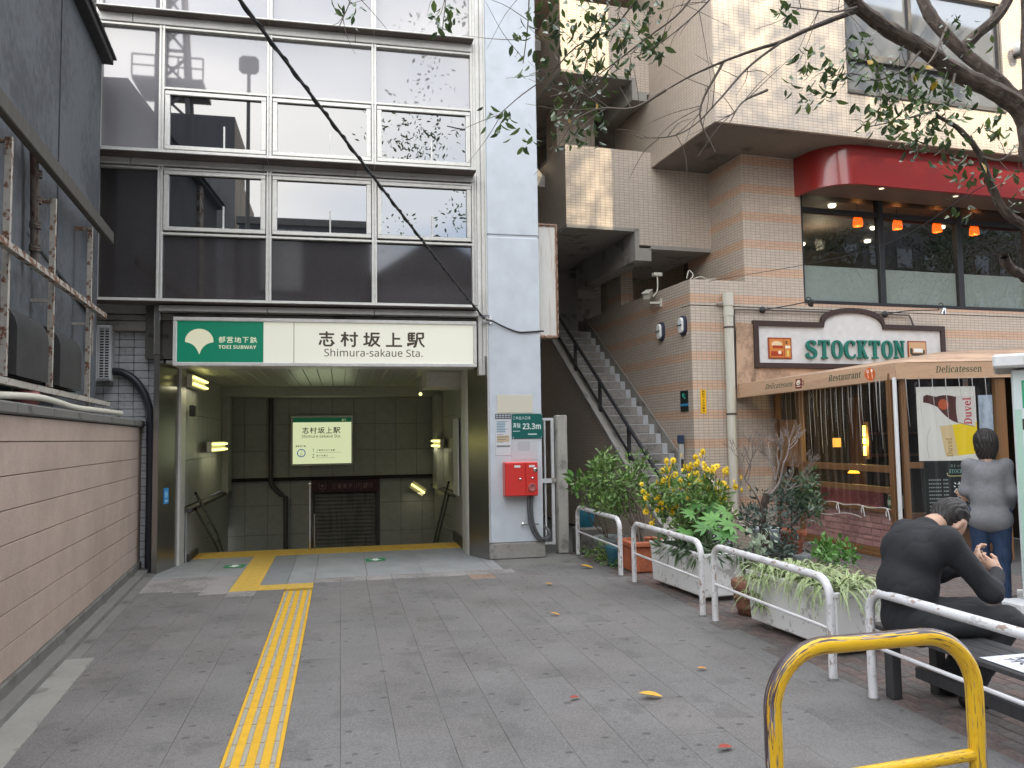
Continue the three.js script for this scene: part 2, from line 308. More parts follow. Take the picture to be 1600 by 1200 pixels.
// ---------------------------------------------------------------- stroke lettering (100 x 100 grid, y down)
const K = {
  '志': '50,3 50,42/8,20 92,20/18,42 82,42/20,58 10,88/36,54 36,84 42,92 72,92 79,87 81,74/48,52 58,68/74,56 92,82',
  '村': '3,26 46,26/25,4 25,97/25,28 4,70/26,36 45,60/50,28 99,28/81,4 81,88 75,95 63,94/56,46 67,66',
  '坂': '3,34 38,34/20,6 20,78/2,84 40,72/44,12 95,12/49,12 48,48 34,95/50,36 88,36 78,62 44,95/54,44 70,74 97,95',
  '上': '46,5 46,90/46,44 86,44/3,91 97,91',
  '駅': '8,8 8,56/8,8 46,8/27,8 27,54/8,24 44,24/8,40 44,40/8,57 49,57 46,88 41,95 34,93/5,70 4,92/14,69 16,86/24,68 27,83/33,66 37,80/57,8 92,8 92,40/57,40 92,40/57,8 56,52 46,95/70,42 80,74 99,95',
  '都': '12,18 50,18/30,4 30,34/4,34 58,34/54,10 4,62/18,52 48,52 48,94 18,94 18,52/18,72 48,72/67,8 67,97/67,8 92,8 79,40 92,56 88,74 74,72',
  '営': '22,3 29,17/48,2 51,16/79,3 69,17/9,40 9,23 91,23 91,40/29,37 71,37 71,56 29,56 29,37/18,67 82,67 82,95 18,95 18,67/48,56 44,67',
  '地': '3,34 36,34/18,6 18,76/2,84 38,72/40,46 89,30 89,62 79,67/64,8 64,74/50,20 50,82 56,91 91,91 94,76',
  '下': '4,12 96,12/46,12 46,97/54,36 80,56',
  '鉄': '26,4 4,34/26,4 48,32/12,36 40,36/8,54 45,54/26,36 26,90/12,64 16,82/40,62 36,80/4,93 46,90/60,10 52,38/56,28 93,28/50,54 98,54/74,6 74,54 48,97/75,58 99,97',
  '三': '12,14 88,14/20,48 80,48/5,86 95,86',
  '菱': '5,14 95,14/33,3 33,24/67,3 67,24/15,36 85,36/50,26 50,48/5,50 95,50/38,50 12,66/62,50 88,64/42,58 18,80/36,68 78,68 24,97/40,74 90,97',
  '東': '5,16 95,16/20,32 80,32 80,62 20,62 20,32/20,47 80,47/50,3 50,97/48,64 6,92/52,64 94,92',
  '京': '50,3 50,15/5,16 95,16/24,30 76,30 76,52 24,52 24,30/50,52 50,92 40,95/28,62 10,88/72,62 92,86',
  '銀': '26,4 4,34/26,4 48,32/12,36 40,36/8,54 45,54/26,36 26,90/12,64 16,82/40,62 36,80/4,93 46,90/56,8 90,8 90,46 56,46/56,27 90,27/56,8 56,94 72,84/70,46 80,74 99,95/94,56 80,68',
  '行': '30,4 6,30/34,30 4,62/22,50 22,97/46,14 92,14/42,42 98,42/74,42 74,90 66,95 56,92',
  'こ': '22,22 78,22 70,32/18,70 30,88 84,84', 'の': '52,22 40,74 24,76 14,54 30,26 60,18 86,40 82,72 58,88',
  '出': '50,4 50,92/18,18 18,44 82,44/82,18 82,44/10,54 10,92 90,92/90,54 90,92', '入': '34,8 50,10 60,44 96,94/52,34 34,72 4,94',
  '口': '14,16 86,16 86,90 14,90 14,16', 'は': '18,12 14,90/36,34 94,30/68,10 68,80 50,88 44,76 66,68 92,86',
  '海': '10,10 24,22/4,38 18,48/6,92 28,60/46,4 34,30/42,14 96,14/42,30 86,30 80,92 72,94/42,30 36,74 90,74/32,52 98,52', '抜': '4,26 36,26/22,4 22,90 12,94/4,60 38,48/40,26 98,26/62,4 58,44 38,95/56,46 90,46 76,72 44,95/56,56 74,80 98,95',
  '洋': '10,10 24,22/4,38 18,48/6,92 28,60/48,4 56,18/84,4 74,18/36,22 96,22/40,44 92,44/32,66 99,66/66,22 66,97',
  '食': '50,3 4,40/50,3 97,38/34,34 66,34/50,22 50,34/24,44 76,44 76,70 24,70 24,44/24,57 76,57/24,70 24,94 44,86/52,72 92,95/80,74 62,84',
  '禁': '4,16 46,16/25,3 25,46/24,18 4,40/27,20 46,36/54,16 97,16/75,3 75,46/74,18 54,40/77,20 96,38/24,52 76,52/6,66 94,66/50,66 50,97/30,74 14,92/70,74 88,92',
  '煙': '22,4 22,50 4,95/6,28 10,48/40,24 30,44/24,54 40,84/46,8 98,8/52,22 92,22 92,42 52,42 52,22/64,8 64,42/80,8 80,42/48,60 96,60/72,44 72,90/42,92 99,92',
  '証': '10,12 34,12/4,28 40,28/10,44 34,44/10,58 34,58/10,72 34,72 34,94 10,94 10,72/46,14 96,14/74,14 74,90/74,50 94,50/54,40 54,90/42,91 99,91',
  '写': '10,28 10,14 90,14 90,28/38,22 32,54/34,36 76,36/32,54 82,54 78,88 66,94/4,74 94,70',
  'デ': '22,14 66,14/8,38 80,38/46,38 42,72 20,94/76,4 84,18/90,2 98,14', 'ジ': '22,14 40,26/12,38 30,50/16,92 60,78 84,40/72,8 80,22/88,4 96,18', 'タ': '40,6 8,58/32,26 84,26 66,68 24,95/28,48 66,66',
  'ス': '14,18 80,18 56,60 10,92/54,58 92,92', 'ト': '36,6 36,94/36,36 78,58', 'ッ': '18,38 26,56/44,32 52,50/84,36 70,72 36,92', 'ク': '38,6 10,50/34,24 84,24 66,66 22,94', 'ン': '14,18 38,34/12,88 56,70 90,30',
  '防': '10,6 10,96/10,6 34,6 22,38 36,56 30,72 16,70/66,4 66,22/40,22 98,22/58,22 54,60 38,95/56,46 90,46 86,88 74,94', '犯': '40,6 8,36/14,8 34,40 36,80 22,94/34,44 6,78/52,12 92,12 92,50 84,56/52,12 52,82 60,92 94,90 97,72',
  'カ': '10,32 86,32 80,86 66,92/44,6 40,50 12,94', 'メ': '76,10 56,58 12,92/26,34 84,78', 'ラ': '18,14 80,14/10,40 88,40 70,72 26,94', '作': '28,4 4,48/18,34 18,96/50,4 34,46/44,24 98,24/62,24 62,96/62,48 92,48/62,70 94,70', '動': '46,4 8,12/4,22 54,22/12,34 46,34 46,58 12,58 12,34/29,10 29,90/6,72 52,72/2,92 56,86/58,30 96,30 90,86 80,94/76,6 74,50 56,94', '中': '14,24 86,24 86,60 14,60 14,24/50,4 50,97',
};
function kanji(ctx, ch, x, y, w, h = w, lw = w * 0.11) {
  ctx.lineWidth = lw; ctx.lineJoin = 'miter'; ctx.lineCap = 'butt';
  for (const s of (K[ch] || '').split('/')) {
    ctx.beginPath();
    s.trim().split(' ').forEach((p, i) => { const [a, b] = p.split(','); const X = x + a * w / 100, Y = y + b * h / 100; if (i) ctx.lineTo(X, Y); else ctx.moveTo(X, Y); });
    ctx.stroke();
  }
}
function kanjiRow(ctx, str, x, y, w, step, h = w, lw = w * 0.1) { [...str].forEach((c, i) => (K[c] ? kanji(ctx, c, x + i * step, y, w, h, lw) : ctx.fillText(c, x + i * step, y + h * 0.92))); }
function fitText(ctx, s, x, y, w, size, font = 'sans-serif', weight = '') { ctx.font = (weight + ' ' + size + 'px ' + font).trim(); const m = ctx.measureText(s).width; ctx.save(); ctx.translate(x, y); ctx.scale(w / m, 1); ctx.fillText(s, 0, 0); ctx.restore(); }
// ---------------------------------------------------------------- ground
{
  const s = new THREE.Shape(); s.moveTo(-220, -220); s.lineTo(220, -220); s.lineTo(220, 220); s.lineTo(-220, 220); s.closePath();
  const h = new THREE.Path(); h.moveTo(-2.12, 12.66); h.lineTo(-2.12, 16.2); h.lineTo(1.86, 16.2); h.lineTo(1.86, 12.66); h.closePath(); s.holes.push(h);
  const g = new THREE.ShapeGeometry(s); g.rotateX(-Math.PI / 2); g.translate(0, -0.034, 0);
  struct('ground', tri(g), M.joint);
  struct('road', bx(-200, 200, -0.033, -0.02, 6.5, 17.5), M.asphalt);
}
{
  // paving stones, 0.3 m square; those that show largest are pieces of their own, the rest lies further off or out of sight
  const pave = new THREE.Group(); pave.name = 'pavement'; pave.userData.kind = 'structure'; scene.add(pave);
  const shapes = [], near = [], far = [];
  const shift = (q, a, b) => { const u = q.attributes.uv; for (let i = 0; i < u.count; i++) u.setXY(i, u.getX(i) + a, u.getY(i) + b); return q; };
  for (let i = 0; i < 30; i++) { const j = () => rr(0.0004, 0.0014); shapes.push(bx(j(), 0.3 - j(), -0.034, rr(-0.0006, 0.0006), 0.0003, 0.5997, 0.0006)); }
  for (let i = -9; i < 11; i++) for (let k = -17; k < 5; k++) {
    const x = i * 0.3, z = k * 0.6 + (i % 2 ? 0.3 : 0);
    if (x > 3.1) continue;
    if (i === -2 && z < 2 && z > -9.4) continue;                                         // tactile path
    if (z < -9.35 && (i >= -4 && i <= -2)) continue;
    const d = Math.hypot(x, z + 3.6), ang = Math.atan2(x + 0.15, -(z + 0.3)) * 57.3;
    (z < -2.4 && ang > -24 && ang < 48 ? near : far).push([x, z, d]);
  }
  near.sort((p, q) => p[2] - q[2]);
  const mats = [M.speck, M.speckB, M.speckC];
  const put = (x, z, n) => { const own = hash(n, 7, 3) > 0.9 ? 1.3 : 0; return shift(shapes[n % 30].clone(), x + own, z + own); };
  near.slice(0, 300).forEach(([x, z], n) => { const q = mk(put(x, z, n), mats[Math.floor(rnd() * 3)]); q.name = numbered('paving_stone'); q.position.set(x, 0, z); pave.add(q); });
  const rest = near.slice(300).concat(far), sets = [[], [], []];
  rest.forEach(([x, z], n) => { const g = put(x, z, n + 300); g.translate(x, 0, z); sets[n % 3].push(g); });
  sets.forEach((gs, i) => { const q = mk(merge(gs), mats[i]); q.name = numbered('paving_stones'); q.userData.kind = 'stuff'; pave.add(q); });
  // brick pavers on the right, under the railings and the terrace
  const bs = []; for (let i = 0; i < 5; i++) bs.push(bx(rr(0.001, 0.003), 0.1 - rr(0.001, 0.003), -0.034, rr(-0.002, 0.002), rr(0.001, 0.003), 0.2 - rr(0.001, 0.003), 0.003));
  const list = [];
  for (let i = 0; i < 42; i++) for (let k = 0; k < 56; k++) list.push([3.3 + i * 0.1, -11.2 + k * 0.2 + (i % 2) * 0.1]);
  list.forEach((q) => { const a = Math.atan2(q[0], -q[1]) * 57.3; q.push(q[1] < -1.5 && a > 10 && a < 50 ? Math.hypot(q[0] - 3.4, (q[1] + 5) * 0.5) : 99); });
  list.sort((a, b) => a[2] - b[2]);
  list.slice(0, 280).forEach(([x, z]) => { const q = mk(bs[Math.floor(rnd() * 5)], rnd() < 0.5 ? M.brickPaver : M.brickPaverB); q.name = numbered('brick_paver'); q.position.set(x, 0, z); pave.add(q); });
  const set2 = [[], []];
  list.slice(280).forEach(([x, z]) => { const g = bs[Math.floor(rnd() * 5)].clone(); g.translate(x, 0, z); set2[Math.floor(rnd() * 2)].push(g); });
  set2.forEach((gs, i) => { const q = mk(merge(gs), i ? M.brickPaver : M.brickPaverB); q.name = numbered('brick_pavers'); q.userData.kind = 'stuff'; pave.add(q); });
  const edge = (name, x0, x1, z0, z1, m, y = 0) => { const q = mk(bx(x0 + 0.0015, x1 - 0.0015, -0.034, y, z0 + 0.0015, z1 - 0.0015, 0.002), m); q.name = numbered(name); pave.add(q); };
  for (let k = -37; k < 4; k++) edge('edging_stone', 3.15, 3.3, k * 0.3, k * 0.3 + 0.3, rnd() < 0.5 ? M.brickPaverB : M.speckB);
  // pale slabs in front of the entrance
  for (let i = -1; i < 7; i++) edge('beige_slab', i * 0.3, i * 0.3 + 0.3, -9.9, -9.6, M.beigeSlab, 0.003);
  for (let i = 7; i < 10; i++) edge('paving_stone', i * 0.3, i * 0.3 + 0.3, -9.9, -9.6, M.speckB, 0);
  edge('brown_slab', 1.5, 1.8, -9.6, -9.3, std([0.24, 0.165, 0.125], 0.8, { map: T.blotch }), 0.0015);
  for (const [x0, x1, z0, z1] of [[-2.4, -1.8, -9.9, -9.5], [-1.8, -1.5, -9.9, -9.4], [-1.5, -1.2, -9.9, -9.2], [-1.2, -0.9, -9.3, -9.0], [-2.4, -1.8, -10.4, -9.9], [-1.8, -1.2, -10.4, -9.9]]) edge('beige_slab', x0, x1, z0, z1, M.beigeSlab, 0.003);
  edge('granite_slab', -0.6, -0.3, -12.0, -9.6, M.paleSlab, 0.001); edge('granite_slab', -0.9, -0.6, -12.0, -9.6, M.paleSlabB, 0.001);
  for (const [x0, x1] of [[-0.3, 0.32], [0.32, 1.0], [1.0, 1.85], [1.85, 2.0]]) edge('granite_slab', x0, x1, -12.0, -9.9, M.paleSlab, 0.0015);
  for (const [x0, x1] of [[-2.25, -1.62], [-1.62, -1.2]]) edge('granite_slab', x0, x1, -12.0, -10.4, M.paleSlab, 0.0015);
  for (const [x0, x1] of [[2.0, 2.6], [2.6, 3.15]]) for (const [z0, z1] of [[-10.5, -9.9], [-11.2, -10.5]]) edge('granite_slab', x0, x1, z0, z1, M.gutter, -0.002);
  for (const [z0, z1] of [[-9.6, -9.3], [-9.3, -9.0], [-9.0, -8.7]]) { }
  edge('granite_slab', -2.1, 1.85, -12.66, -12.6, M.paleSlabB, 0.001);
  for (const [x, z] of [[0.47, -11.15], [-1.36, -11.15]]) {                               // green arrow stickers
    const t = canvasTex(128, 96, (c, w, h) => { c.fillStyle = '#0f7a46'; c.fillRect(0, 0, w, h); c.fillStyle = '#dfe6dc'; c.beginPath(); c.moveTo(64, 84); c.lineTo(20, 40); c.lineTo(46, 40); c.lineTo(46, 10); c.lineTo(82, 10); c.lineTo(82, 40); c.lineTo(108, 40); c.fill(); });
    const q = mk(quad([x - 0.13, 0.006, z + 0.13], [x + 0.13, 0.006, z + 0.13], [x + 0.13, 0.006, z - 0.13], [x - 0.13, 0.006, z - 0.13]), std(0xffffff, 0.6, { map: t })); q.name = numbered('floor_arrow'); scene.add(q);
    tag(q, x > 0 ? 'green floor sticker with white arrow on pale slabs right of the guide path' : 'green floor sticker with white arrow left of the short guide path', 'floor sticker');
  }
}
{
  // yellow guide blocks for the blind
  const path = new THREE.Group(); path.name = 'tactile_path'; path.userData.kind = 'structure'; scene.add(path);
  const base = bx(0.0012, 0.2988, -0.03, 0.004, 0.0012, 0.2988, 0.002), ridges = [], cross = [], dots = [];
  for (let i = 0; i < 4; i++) { ridges.push(bx(0.0375 + i * 0.075 - 0.0135, 0.0375 + i * 0.075 + 0.0135, 0.0035, 0.0085, 0.006, 0.294, 0.004)); }
  for (let i = 0; i < 12; i++) { ridges.length; cross.push(bx(0.0125 + i * 0.025 - 0.006, 0.0125 + i * 0.025 + 0.006, 0.0035, 0.0075, 0.01, 0.29, 0.002)); }
  for (let i = 0; i < 6; i++) dots.push(bx(0.025 + i * 0.05 - 0.012, 0.025 + i * 0.05 + 0.012, 0.0035, 0.0075, 0.01, 0.29, 0.003));
  const R = merge(ridges), X = merge(cross), D = merge(dots);
  const block = (x, z, kind) => {
    const pale = kind !== 'bar', q = mk(base, pale ? M.tactPale : M.tact); q.name = numbered('tactile_block'); q.position.set(x, 0, z); path.add(q);
    const r = mk(kind === 'bar' ? R : kind === 'fine' ? X : D, kind === 'bar' ? M.tactWorn : kind === 'fine' ? M.tactPale : M.tact); r.name = 'ridges'; q.add(r);
  };
  for (let k = -31; k < 4; k++) block(-0.6, k * 0.3 + 0.15, 'bar');
  block(-0.9, -9.6, 'fine'); block(-0.6, -9.6, 'fine');
  for (let k = 0; k < 9; k++) block(-1.2, -9.6 - 0.3 * k, 'fine');
  for (let i = 0; i < 13; i++) { block(-2.08 + i * 0.3, -12.3, 'dot'); block(-2.08 + i * 0.3, -12.6, 'dot'); }
}
{
  const g = [bx(-1.66, -1.42, -0.03, 0.006, -11.3, -6.9), bx(-1.67, -1.52, 0.006, 0.05, -11.3, 1)];
  const a = new THREE.Group(); a.name = 'gutter'; a.userData.kind = 'structure'; a.rotation.y = PHI; scene.add(a);
  const q = mk(merge(g), M.gutter); q.name = 'kerb_strip'; a.add(q);
  const r = mk(bx(-1.66, -1.32, -0.03, 0.008, -6.9, 0.5, 0.003), std([0.27, 0.265, 0.245], 0.9, { map: again(T.conc, 0.8) })); r.name = 'pale_slab'; a.add(r);
}
// ---------------------------------------------------------------- subway station building (facade in the plane z = -10.75)
const station = thing('station_building', 'station building with glass grid front and open stairway under the lit sign', 'building', [0, 0, -10.75]);
{
  const S = station, XS = [-3.02, -2.26, -0.92, 0.45, 1.82], zf = -10.75;
  const glassPale = phys([0.235, 0.225, 0.23], 0.02, { ior: 2.15 }), glassWin = phys([0.016, 0.017, 0.019], 0.012, { ior: 2.5 }), glassDark = phys([0.05, 0.044, 0.044], 0.05, { ior: 1.75, map: T.grain });
  part(S, 'wall', [bx(-5.5, -2.45, 0, 14, -16.4, -11.12), bx(-2.45, 1.97, 2.72, 14, -16.4, -10.93), bx(1.97, 2.7, 0, 14, -16.4, -11.4)], M.concreteDark);
  const rows = [[7.28, 8.05, 'p'], [8.13, 8.9, 's'], [9.1, 9.9, 's'], [10.0, 10.8, 'p'], [6.255, 7.03, 'p'], [5.411, 6.205, 'w'], [4.345, 5.15, 'w'], [3.47, 4.287, 'd']];
  const pane = (x0, x1, y0, y1, m) => { const g = bx(x0, x1, y0, y1, zf - 0.075, zf - 0.06, 0.003); return g; };
  const tilt = () => { };
  for (const [y0, y1, kind] of rows) for (let i = 0; i < 4; i++) {
    let a = y0, b = y1, k = kind;
    if (i === 0) { if (kind === 'w' && y0 > 5.2) continue; if (kind === 'p' && y0 < 6.5) a = 5.411; if (kind === 'w') { a = 3.47; k = 'd'; } else if (kind === 'd') continue; if (kind === 's') continue; }
    const x0 = XS[i] + 0.03, x1 = XS[i + 1] - 0.03;
    if (k === 'w' || k === 's') {
      const f = 0.062, w = part(S, 'window', [bx(x0 + 0.012, x1 - 0.012, a + 0.01, a + f, zf - 0.07, zf + 0.012, 0.005), bx(x0 + 0.012, x1 - 0.012, b - f, b - 0.01, zf - 0.07, zf + 0.012, 0.005), bx(x0 + 0.012, x0 + 0.012 + f, a + f, b - f, zf - 0.07, zf + 0.01, 0.005), bx(x1 - 0.012 - f, x1 - 0.012, a + f, b - f, zf - 0.07, zf + 0.01, 0.005)], M.alu);
      const pg = bx(x0 + 0.06, x1 - 0.06, a + 0.05, b - 0.05, zf - 0.045, zf - 0.03);
      const p = part(w, 'pane', pg, glassWin);
      for (const yy of [a + f, b - f - 0.008]) part(w, 'glass_bead', bx(x0 + 0.074, x1 - 0.074, yy, yy + 0.008, zf - 0.035, zf - 0.02), M.rubber);
      { const xb = lerp(x0, x1, 0.57); part(w, 'stay_bar', bx(xb, xb + 0.022, a + f, a + f + 0.30, zf - 0.029, zf - 0.018, 0.003), M.aluPale); }
    } else part(S, 'window_pane', pane(x0, x1, a, b), k === 'd' ? glassDark : glassPale);
  }
  XS.forEach((x, i) => part(S, 'mullion', [bx(x - 0.034, x - 0.007, 3.47, 10.8, zf - 0.08, zf + 0.006, 0.004), bx(x + 0.007, x + 0.034, 3.47, 10.8, zf - 0.08, zf + 0.006, 0.004), bx(x - 0.007, x + 0.007, 3.47, 10.8, zf - 0.08, zf - 0.012)], M.alu));
  for (const [y, i0] of [[6.23, 1], [4.316, 1], [7.04, 0], [5.4, 0], [3.46, 0], [5.16, 0], [7.275, 0], [9.0, 0]]) part(S, 'transom', [bx(XS[i0] + 0.03, 1.8, y - 0.014, y + 0.016, zf - 0.08, zf + 0.002, 0.003)], M.alu);
  for (const [y0, y1] of [[7.065, 7.175], [5.195, 5.278]]) for (const [a, b] of [[-3.02, -2.62], [-2.615, -1.0], [-0.995, 0.2], [0.205, 1.82]]) part(S, 'spandrel', bx(a, b, y0, y1, zf - 0.07, zf + 0.02, 0.006), M.aluPale);
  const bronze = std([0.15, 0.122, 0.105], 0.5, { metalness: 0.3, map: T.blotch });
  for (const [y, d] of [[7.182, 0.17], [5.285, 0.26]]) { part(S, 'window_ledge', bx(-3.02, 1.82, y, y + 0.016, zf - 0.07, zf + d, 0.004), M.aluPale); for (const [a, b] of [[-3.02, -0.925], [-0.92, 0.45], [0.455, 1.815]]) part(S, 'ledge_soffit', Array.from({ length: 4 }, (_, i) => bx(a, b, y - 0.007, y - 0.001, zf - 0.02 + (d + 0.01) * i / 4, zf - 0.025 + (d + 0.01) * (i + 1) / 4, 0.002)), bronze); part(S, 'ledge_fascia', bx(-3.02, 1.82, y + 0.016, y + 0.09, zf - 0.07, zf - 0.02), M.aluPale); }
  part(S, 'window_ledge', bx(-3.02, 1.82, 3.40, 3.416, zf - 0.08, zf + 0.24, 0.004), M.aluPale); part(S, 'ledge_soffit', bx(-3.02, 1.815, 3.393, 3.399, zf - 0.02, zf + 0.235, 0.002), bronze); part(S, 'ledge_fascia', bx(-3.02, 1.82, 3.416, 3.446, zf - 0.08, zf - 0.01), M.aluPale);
  for (const [a, b] of [[-2.24, -0.93], [-0.925, 0.44], [0.445, 1.84]]) part(S, 'sill_trim', bx(a, b, 3.302, 3.378, zf - 0.08, zf + 0.08, 0.005), M.alu);
  part(S, 'sign_recess', bx(-2.24, 1.84, 3.22, 3.298, zf - 0.17, zf - 0.13), M.concrete);
  part(S, 'edge_post', [bx(1.855, 1.905, 2.5, 12, zf - 0.1, zf + 0.03, 0.004), bx(1.918, 1.965, 2.5, 12, zf - 0.1, zf + 0.03, 0.004), bx(1.905, 1.918, 2.5, 12, zf - 0.1, zf - 0.0)], M.aluPale);
  // strips and white tiles left of the entrance
  part(S, 'lintel', [bx(-3.1, -2.26, 3.30, 3.41, -11.1, -10.93, 0.006)], M.concrete);
  part(S, 'lintel', [bx(-3.1, -2.26, 3.215, 3.29, -11.1, -10.97, 0.006)], M.concrete); part(S, 'lintel', [bx(-3.1, -2.26, 3.08, 3.205, -11.1, -10.95, 0.006)], M.concrete);
  const bed = part(S, 'tile_wall', bx(-3.6, -2.26, 0, 3.08, -11.13, -11.106), std([0.10, 0.095, 0.09], 0.95));
  const tm = [std([0.62, 0.625, 0.63], 0.3, { map: T.grain }), std([0.56, 0.565, 0.57], 0.3, { map: T.blotch }), std([0.66, 0.66, 0.66], 0.28, { map: T.grain })];
  const tg = bx(0.004, 0.176, 0.004, 0.096, -0.006, 0.008, 0.003);
  for (let i = 0; i < 5; i++) for (let k = 0; k < 31; k++) {
    if (k < 18 && i < 2) continue;
    const q = mk(tg, tm[Math.floor(rnd() * 3)]); q.name = 'tile'; q.position.set(-3.16 + i * 0.18 - 0, k * 0.1 - 0.02, -11.1 + 10.75 + rr(-0.001, 0.001)); q.rotation.y = rr(-0.006, 0.006); bed.add(q);
  }
  // stainless jambs of the entrance
  const jamb = (pts) => { const g = prism(pts.map(([x, z]) => [x, -z]), 0, 2.76, 0.003); g.rotateX(-Math.PI / 2); return g; };
  part(S, 'entrance_jamb', jamb([[-2.31, -10.80], [-2.245, -10.80], [-2.13, -11.42], [-2.13, -11.6], [-2.31, -11.6]]), M.steel);
  part(S, 'entrance_jamb', jamb([[-2.129, -11.43], [-2.10, -11.43], [-2.085, -11.7], [-2.13, -11.7]]), M.aluPale);
  part(S, 'entrance_jamb', jamb([[1.96, -10.66], [1.965, -11.6], [1.80, -11.6], [1.77, -11.15]]), M.steel);
  part(S, 'entrance_jamb', jamb([[1.77, -11.17], [1.80, -11.7], [1.755, -11.7], [1.745, -11.25]]), M.aluPale);
  part(S, 'entrance_frame', [bx(-2.31, -2.24, 2.76, 3.40, -11.1, -10.76, 0.004), bx(1.86, 1.965, 2.72, 3.22, -11.1, -10.79, 0.004)], M.steel);
  // pale painted pillar
  const pil = part(S, 'pillar', [bx(1.985, 2.725, 0.215, 4.43, -11.5, -10.70, 0.012), bx(1.985, 2.725, 4.46, 14, -11.5, -10.70, 0.012), bx(1.995, 2.715, 4.43, 4.46, -11.5, -10.715)], M.pillar);
  part(pil, 'plinth', bx(1.965, 2.745, 0, 0.212, -11.5, -10.685, 0.01), M.concrete);
  part(pil, 'edge_trim', bx(1.966, 1.983, 0.22, 12, -11, -10.69, 0.003), M.aluPale);
}
// ---------------------------------------------------------------- the stairway hall behind the entrance
{
  const S = station;
  part(S, 'hall_ceiling', [bx(-2.2, 1.95, 2.66, 2.70, -15.2, -10.95), bx(-2.2, 1.95, 2.46, 2.66, -16.3, -15.2)], M.ceiling);
  for (let i = 0; i < 20; i++) part(S, 'ceiling_slat', bx(-2.08 + i * 0.196, -2.08 + i * 0.196 + 0.188, 2.635, 2.66, -15.2, -10.98, 0.003), M.ceiling);
  const panels = (name, axis, at, u0, u1, v0, v1, du, dv, m, jointM, uOff = 0) => {
    const bed = part(S, name, axis === 'z' ? bx(u0, u1, v0, v1, at - 0.12, at - 0.012) : at < 0 ? bx(at - 0.12, at - 0.012, v0, v1, u0, u1) : bx(at + 0.012, at + 0.12, v0, v1, u0, u1), jointM);
    for (let u = u0 + uOff; u < u1 - 0.02; u += du) for (let v = v0; v < v1 - 0.02; v += dv) {
      const a = Math.max(u0, u) + 0.003, b = Math.min(u + du, u1) - 0.003, c = v + 0.003, d = Math.min(v + dv, v1) - 0.003, o = rr(-0.001, 0.001);
      part(bed, 'wall_panel', axis === 'z' ? bx(a, b, c, d, at - 0.012, at + o, 0.002) : at < 0 ? bx(at - 0.012, at + o, c, d, a, b, 0.002) : bx(at + o, at + 0.012, c, d, a, b, 0.002), m);
    }
  };
  const jm = std([0.09, 0.09, 0.08], 0.95);
  panels('hall_wall', 'x', -2.1, -15.9, -11.7, 0.75, 2.66, 0.45, 0.64, M.panel, jm);
  panels('hall_wall', 'x', -2.06, -15.9, -11.7, -2.4, 0.68, 0.6, 0.62, M.panel, jm);
  panels('hall_wall', 'x', 1.82, -12.9, -11.7, 0.1, 2.66, 0.6, 0.86, M.panel, jm);
  panels('hall_wall', 'x', 1.86, -16.2, -12.9, 0.75, 2.66, 0.45, 0.64, M.panel, jm);
  panels('hall_wall', 'x', 1.84, -16.2, -12.9, -2.4, 0.68, 0.6, 0.62, M.panel, jm);
  part(S, 'skirting', bx(1.775, 1.80, 0.002, 0.16, -12.9, -11.72, 0.004), M.aluDark); part(S, 'skirting', bx(-2.06, -2.03, 0.002, 0.10, -12.5, -11.75, 0.004), M.aluDark);
  for (const [x0, x1, z0, z1] of [[-2.1, -1.98, -15.7, -15.2], [1.74, 1.86, -15.4, -14.7]]) part(S, 'hall_pilaster', bx(x0, x1, 0.7, 2.46, z0, z1, 0.006), M.panel);
  part(S, 'wall_ledge', [bx(-2.14, -2.0, 0.68, 0.735, -15.9, -11.72, 0.006)], M.aluDark); part(S, 'wall_ledge', [bx(1.78, 1.9, 0.68, 0.735, -16.1, -12.92, 0.006)], M.aluDark);
  panels('hall_back_wall', 'z', -16.0, -2.2, 1.9, 0.93, 2.46, 0.41, 0.51, M.panel, jm);
  panels('hall_back_wall', 'z', -16.05, -2.2, -0.56, -2.4, 0.87, 0.42, 0.56, M.panel, jm);
  panels('hall_back_wall', 'z', -16.05, 0.76, 1.9, -2.4, 0.87, 0.42, 0.56, M.panel, jm);
  part(S, 'wall_ledge', [bx(-2.2, 1.9, 0.872, 0.928, -16.1, -15.93, 0.006)], M.dark);
  const pl = part(S, 'shutter_box', bx(-0.555, 0.755, 0.615, 0.87, -16.2, -16.0, 0.006), std([0.085, 0.02, 0.022], 0.5));
  const slats = []; for (let y = -2.4; y < 0.6; y += 0.075) slats.push(bx(-0.5, 0.69, y, y + 0.07, -16.16, -16.12, 0.012));
  slats.push(bx(-0.5, 0.69, -2.4, 0.62, -16.19, -16.155));
  part(S, 'roller_shutter', slats, M.shutter);
  part(S, 'shutter_guide', [bx(-0.56, -0.5, -2.4, 0.615, -16.18, -16.04), bx(0.69, 0.756, -2.4, 0.615, -16.18, -16.04)], M.aluDark);
  const bank = canvasTex(512, 100, (c, w, h) => {
    c.fillStyle = '#3d1518'; c.fillRect(0, 0, w, h); c.strokeStyle = '#8f6a6c'; c.fillStyle = '#8f6a6c'; c.lineWidth = 6; c.beginPath(); c.arc(80, 46, 27, -0.9, 4.0); c.stroke(); c.beginPath(); c.arc(80, 46, 12, 0, 7); c.fill(); c.fillRect(68, 84, 26, 4);
    kanjiRow(c, '三菱東京', 150, 28, 38, 41, 44, 4.5); c.fillStyle = '#8f6a6c'; fitText(c, 'UFJ', 316, 71, 70, 54, 'sans-serif'); kanjiRow(c, '銀行', 390, 28, 38, 41, 44, 4.5);
  });
  part(pl, 'bank_lettering', plate(-0.54, 0.74, 0.625, 0.86, -15.998, -15.99, 0.001), std(0xffffff, 0.45, { map: bank }));
  // stairs down, landing
  const steps = []; for (let i = 0; i < 11; i++) steps.push(bx(-2.1, 1.86, -2.4, -0.17 * (i + 1), -12.66 - 0.3 * (i + 1), -12.66 - 0.3 * i));
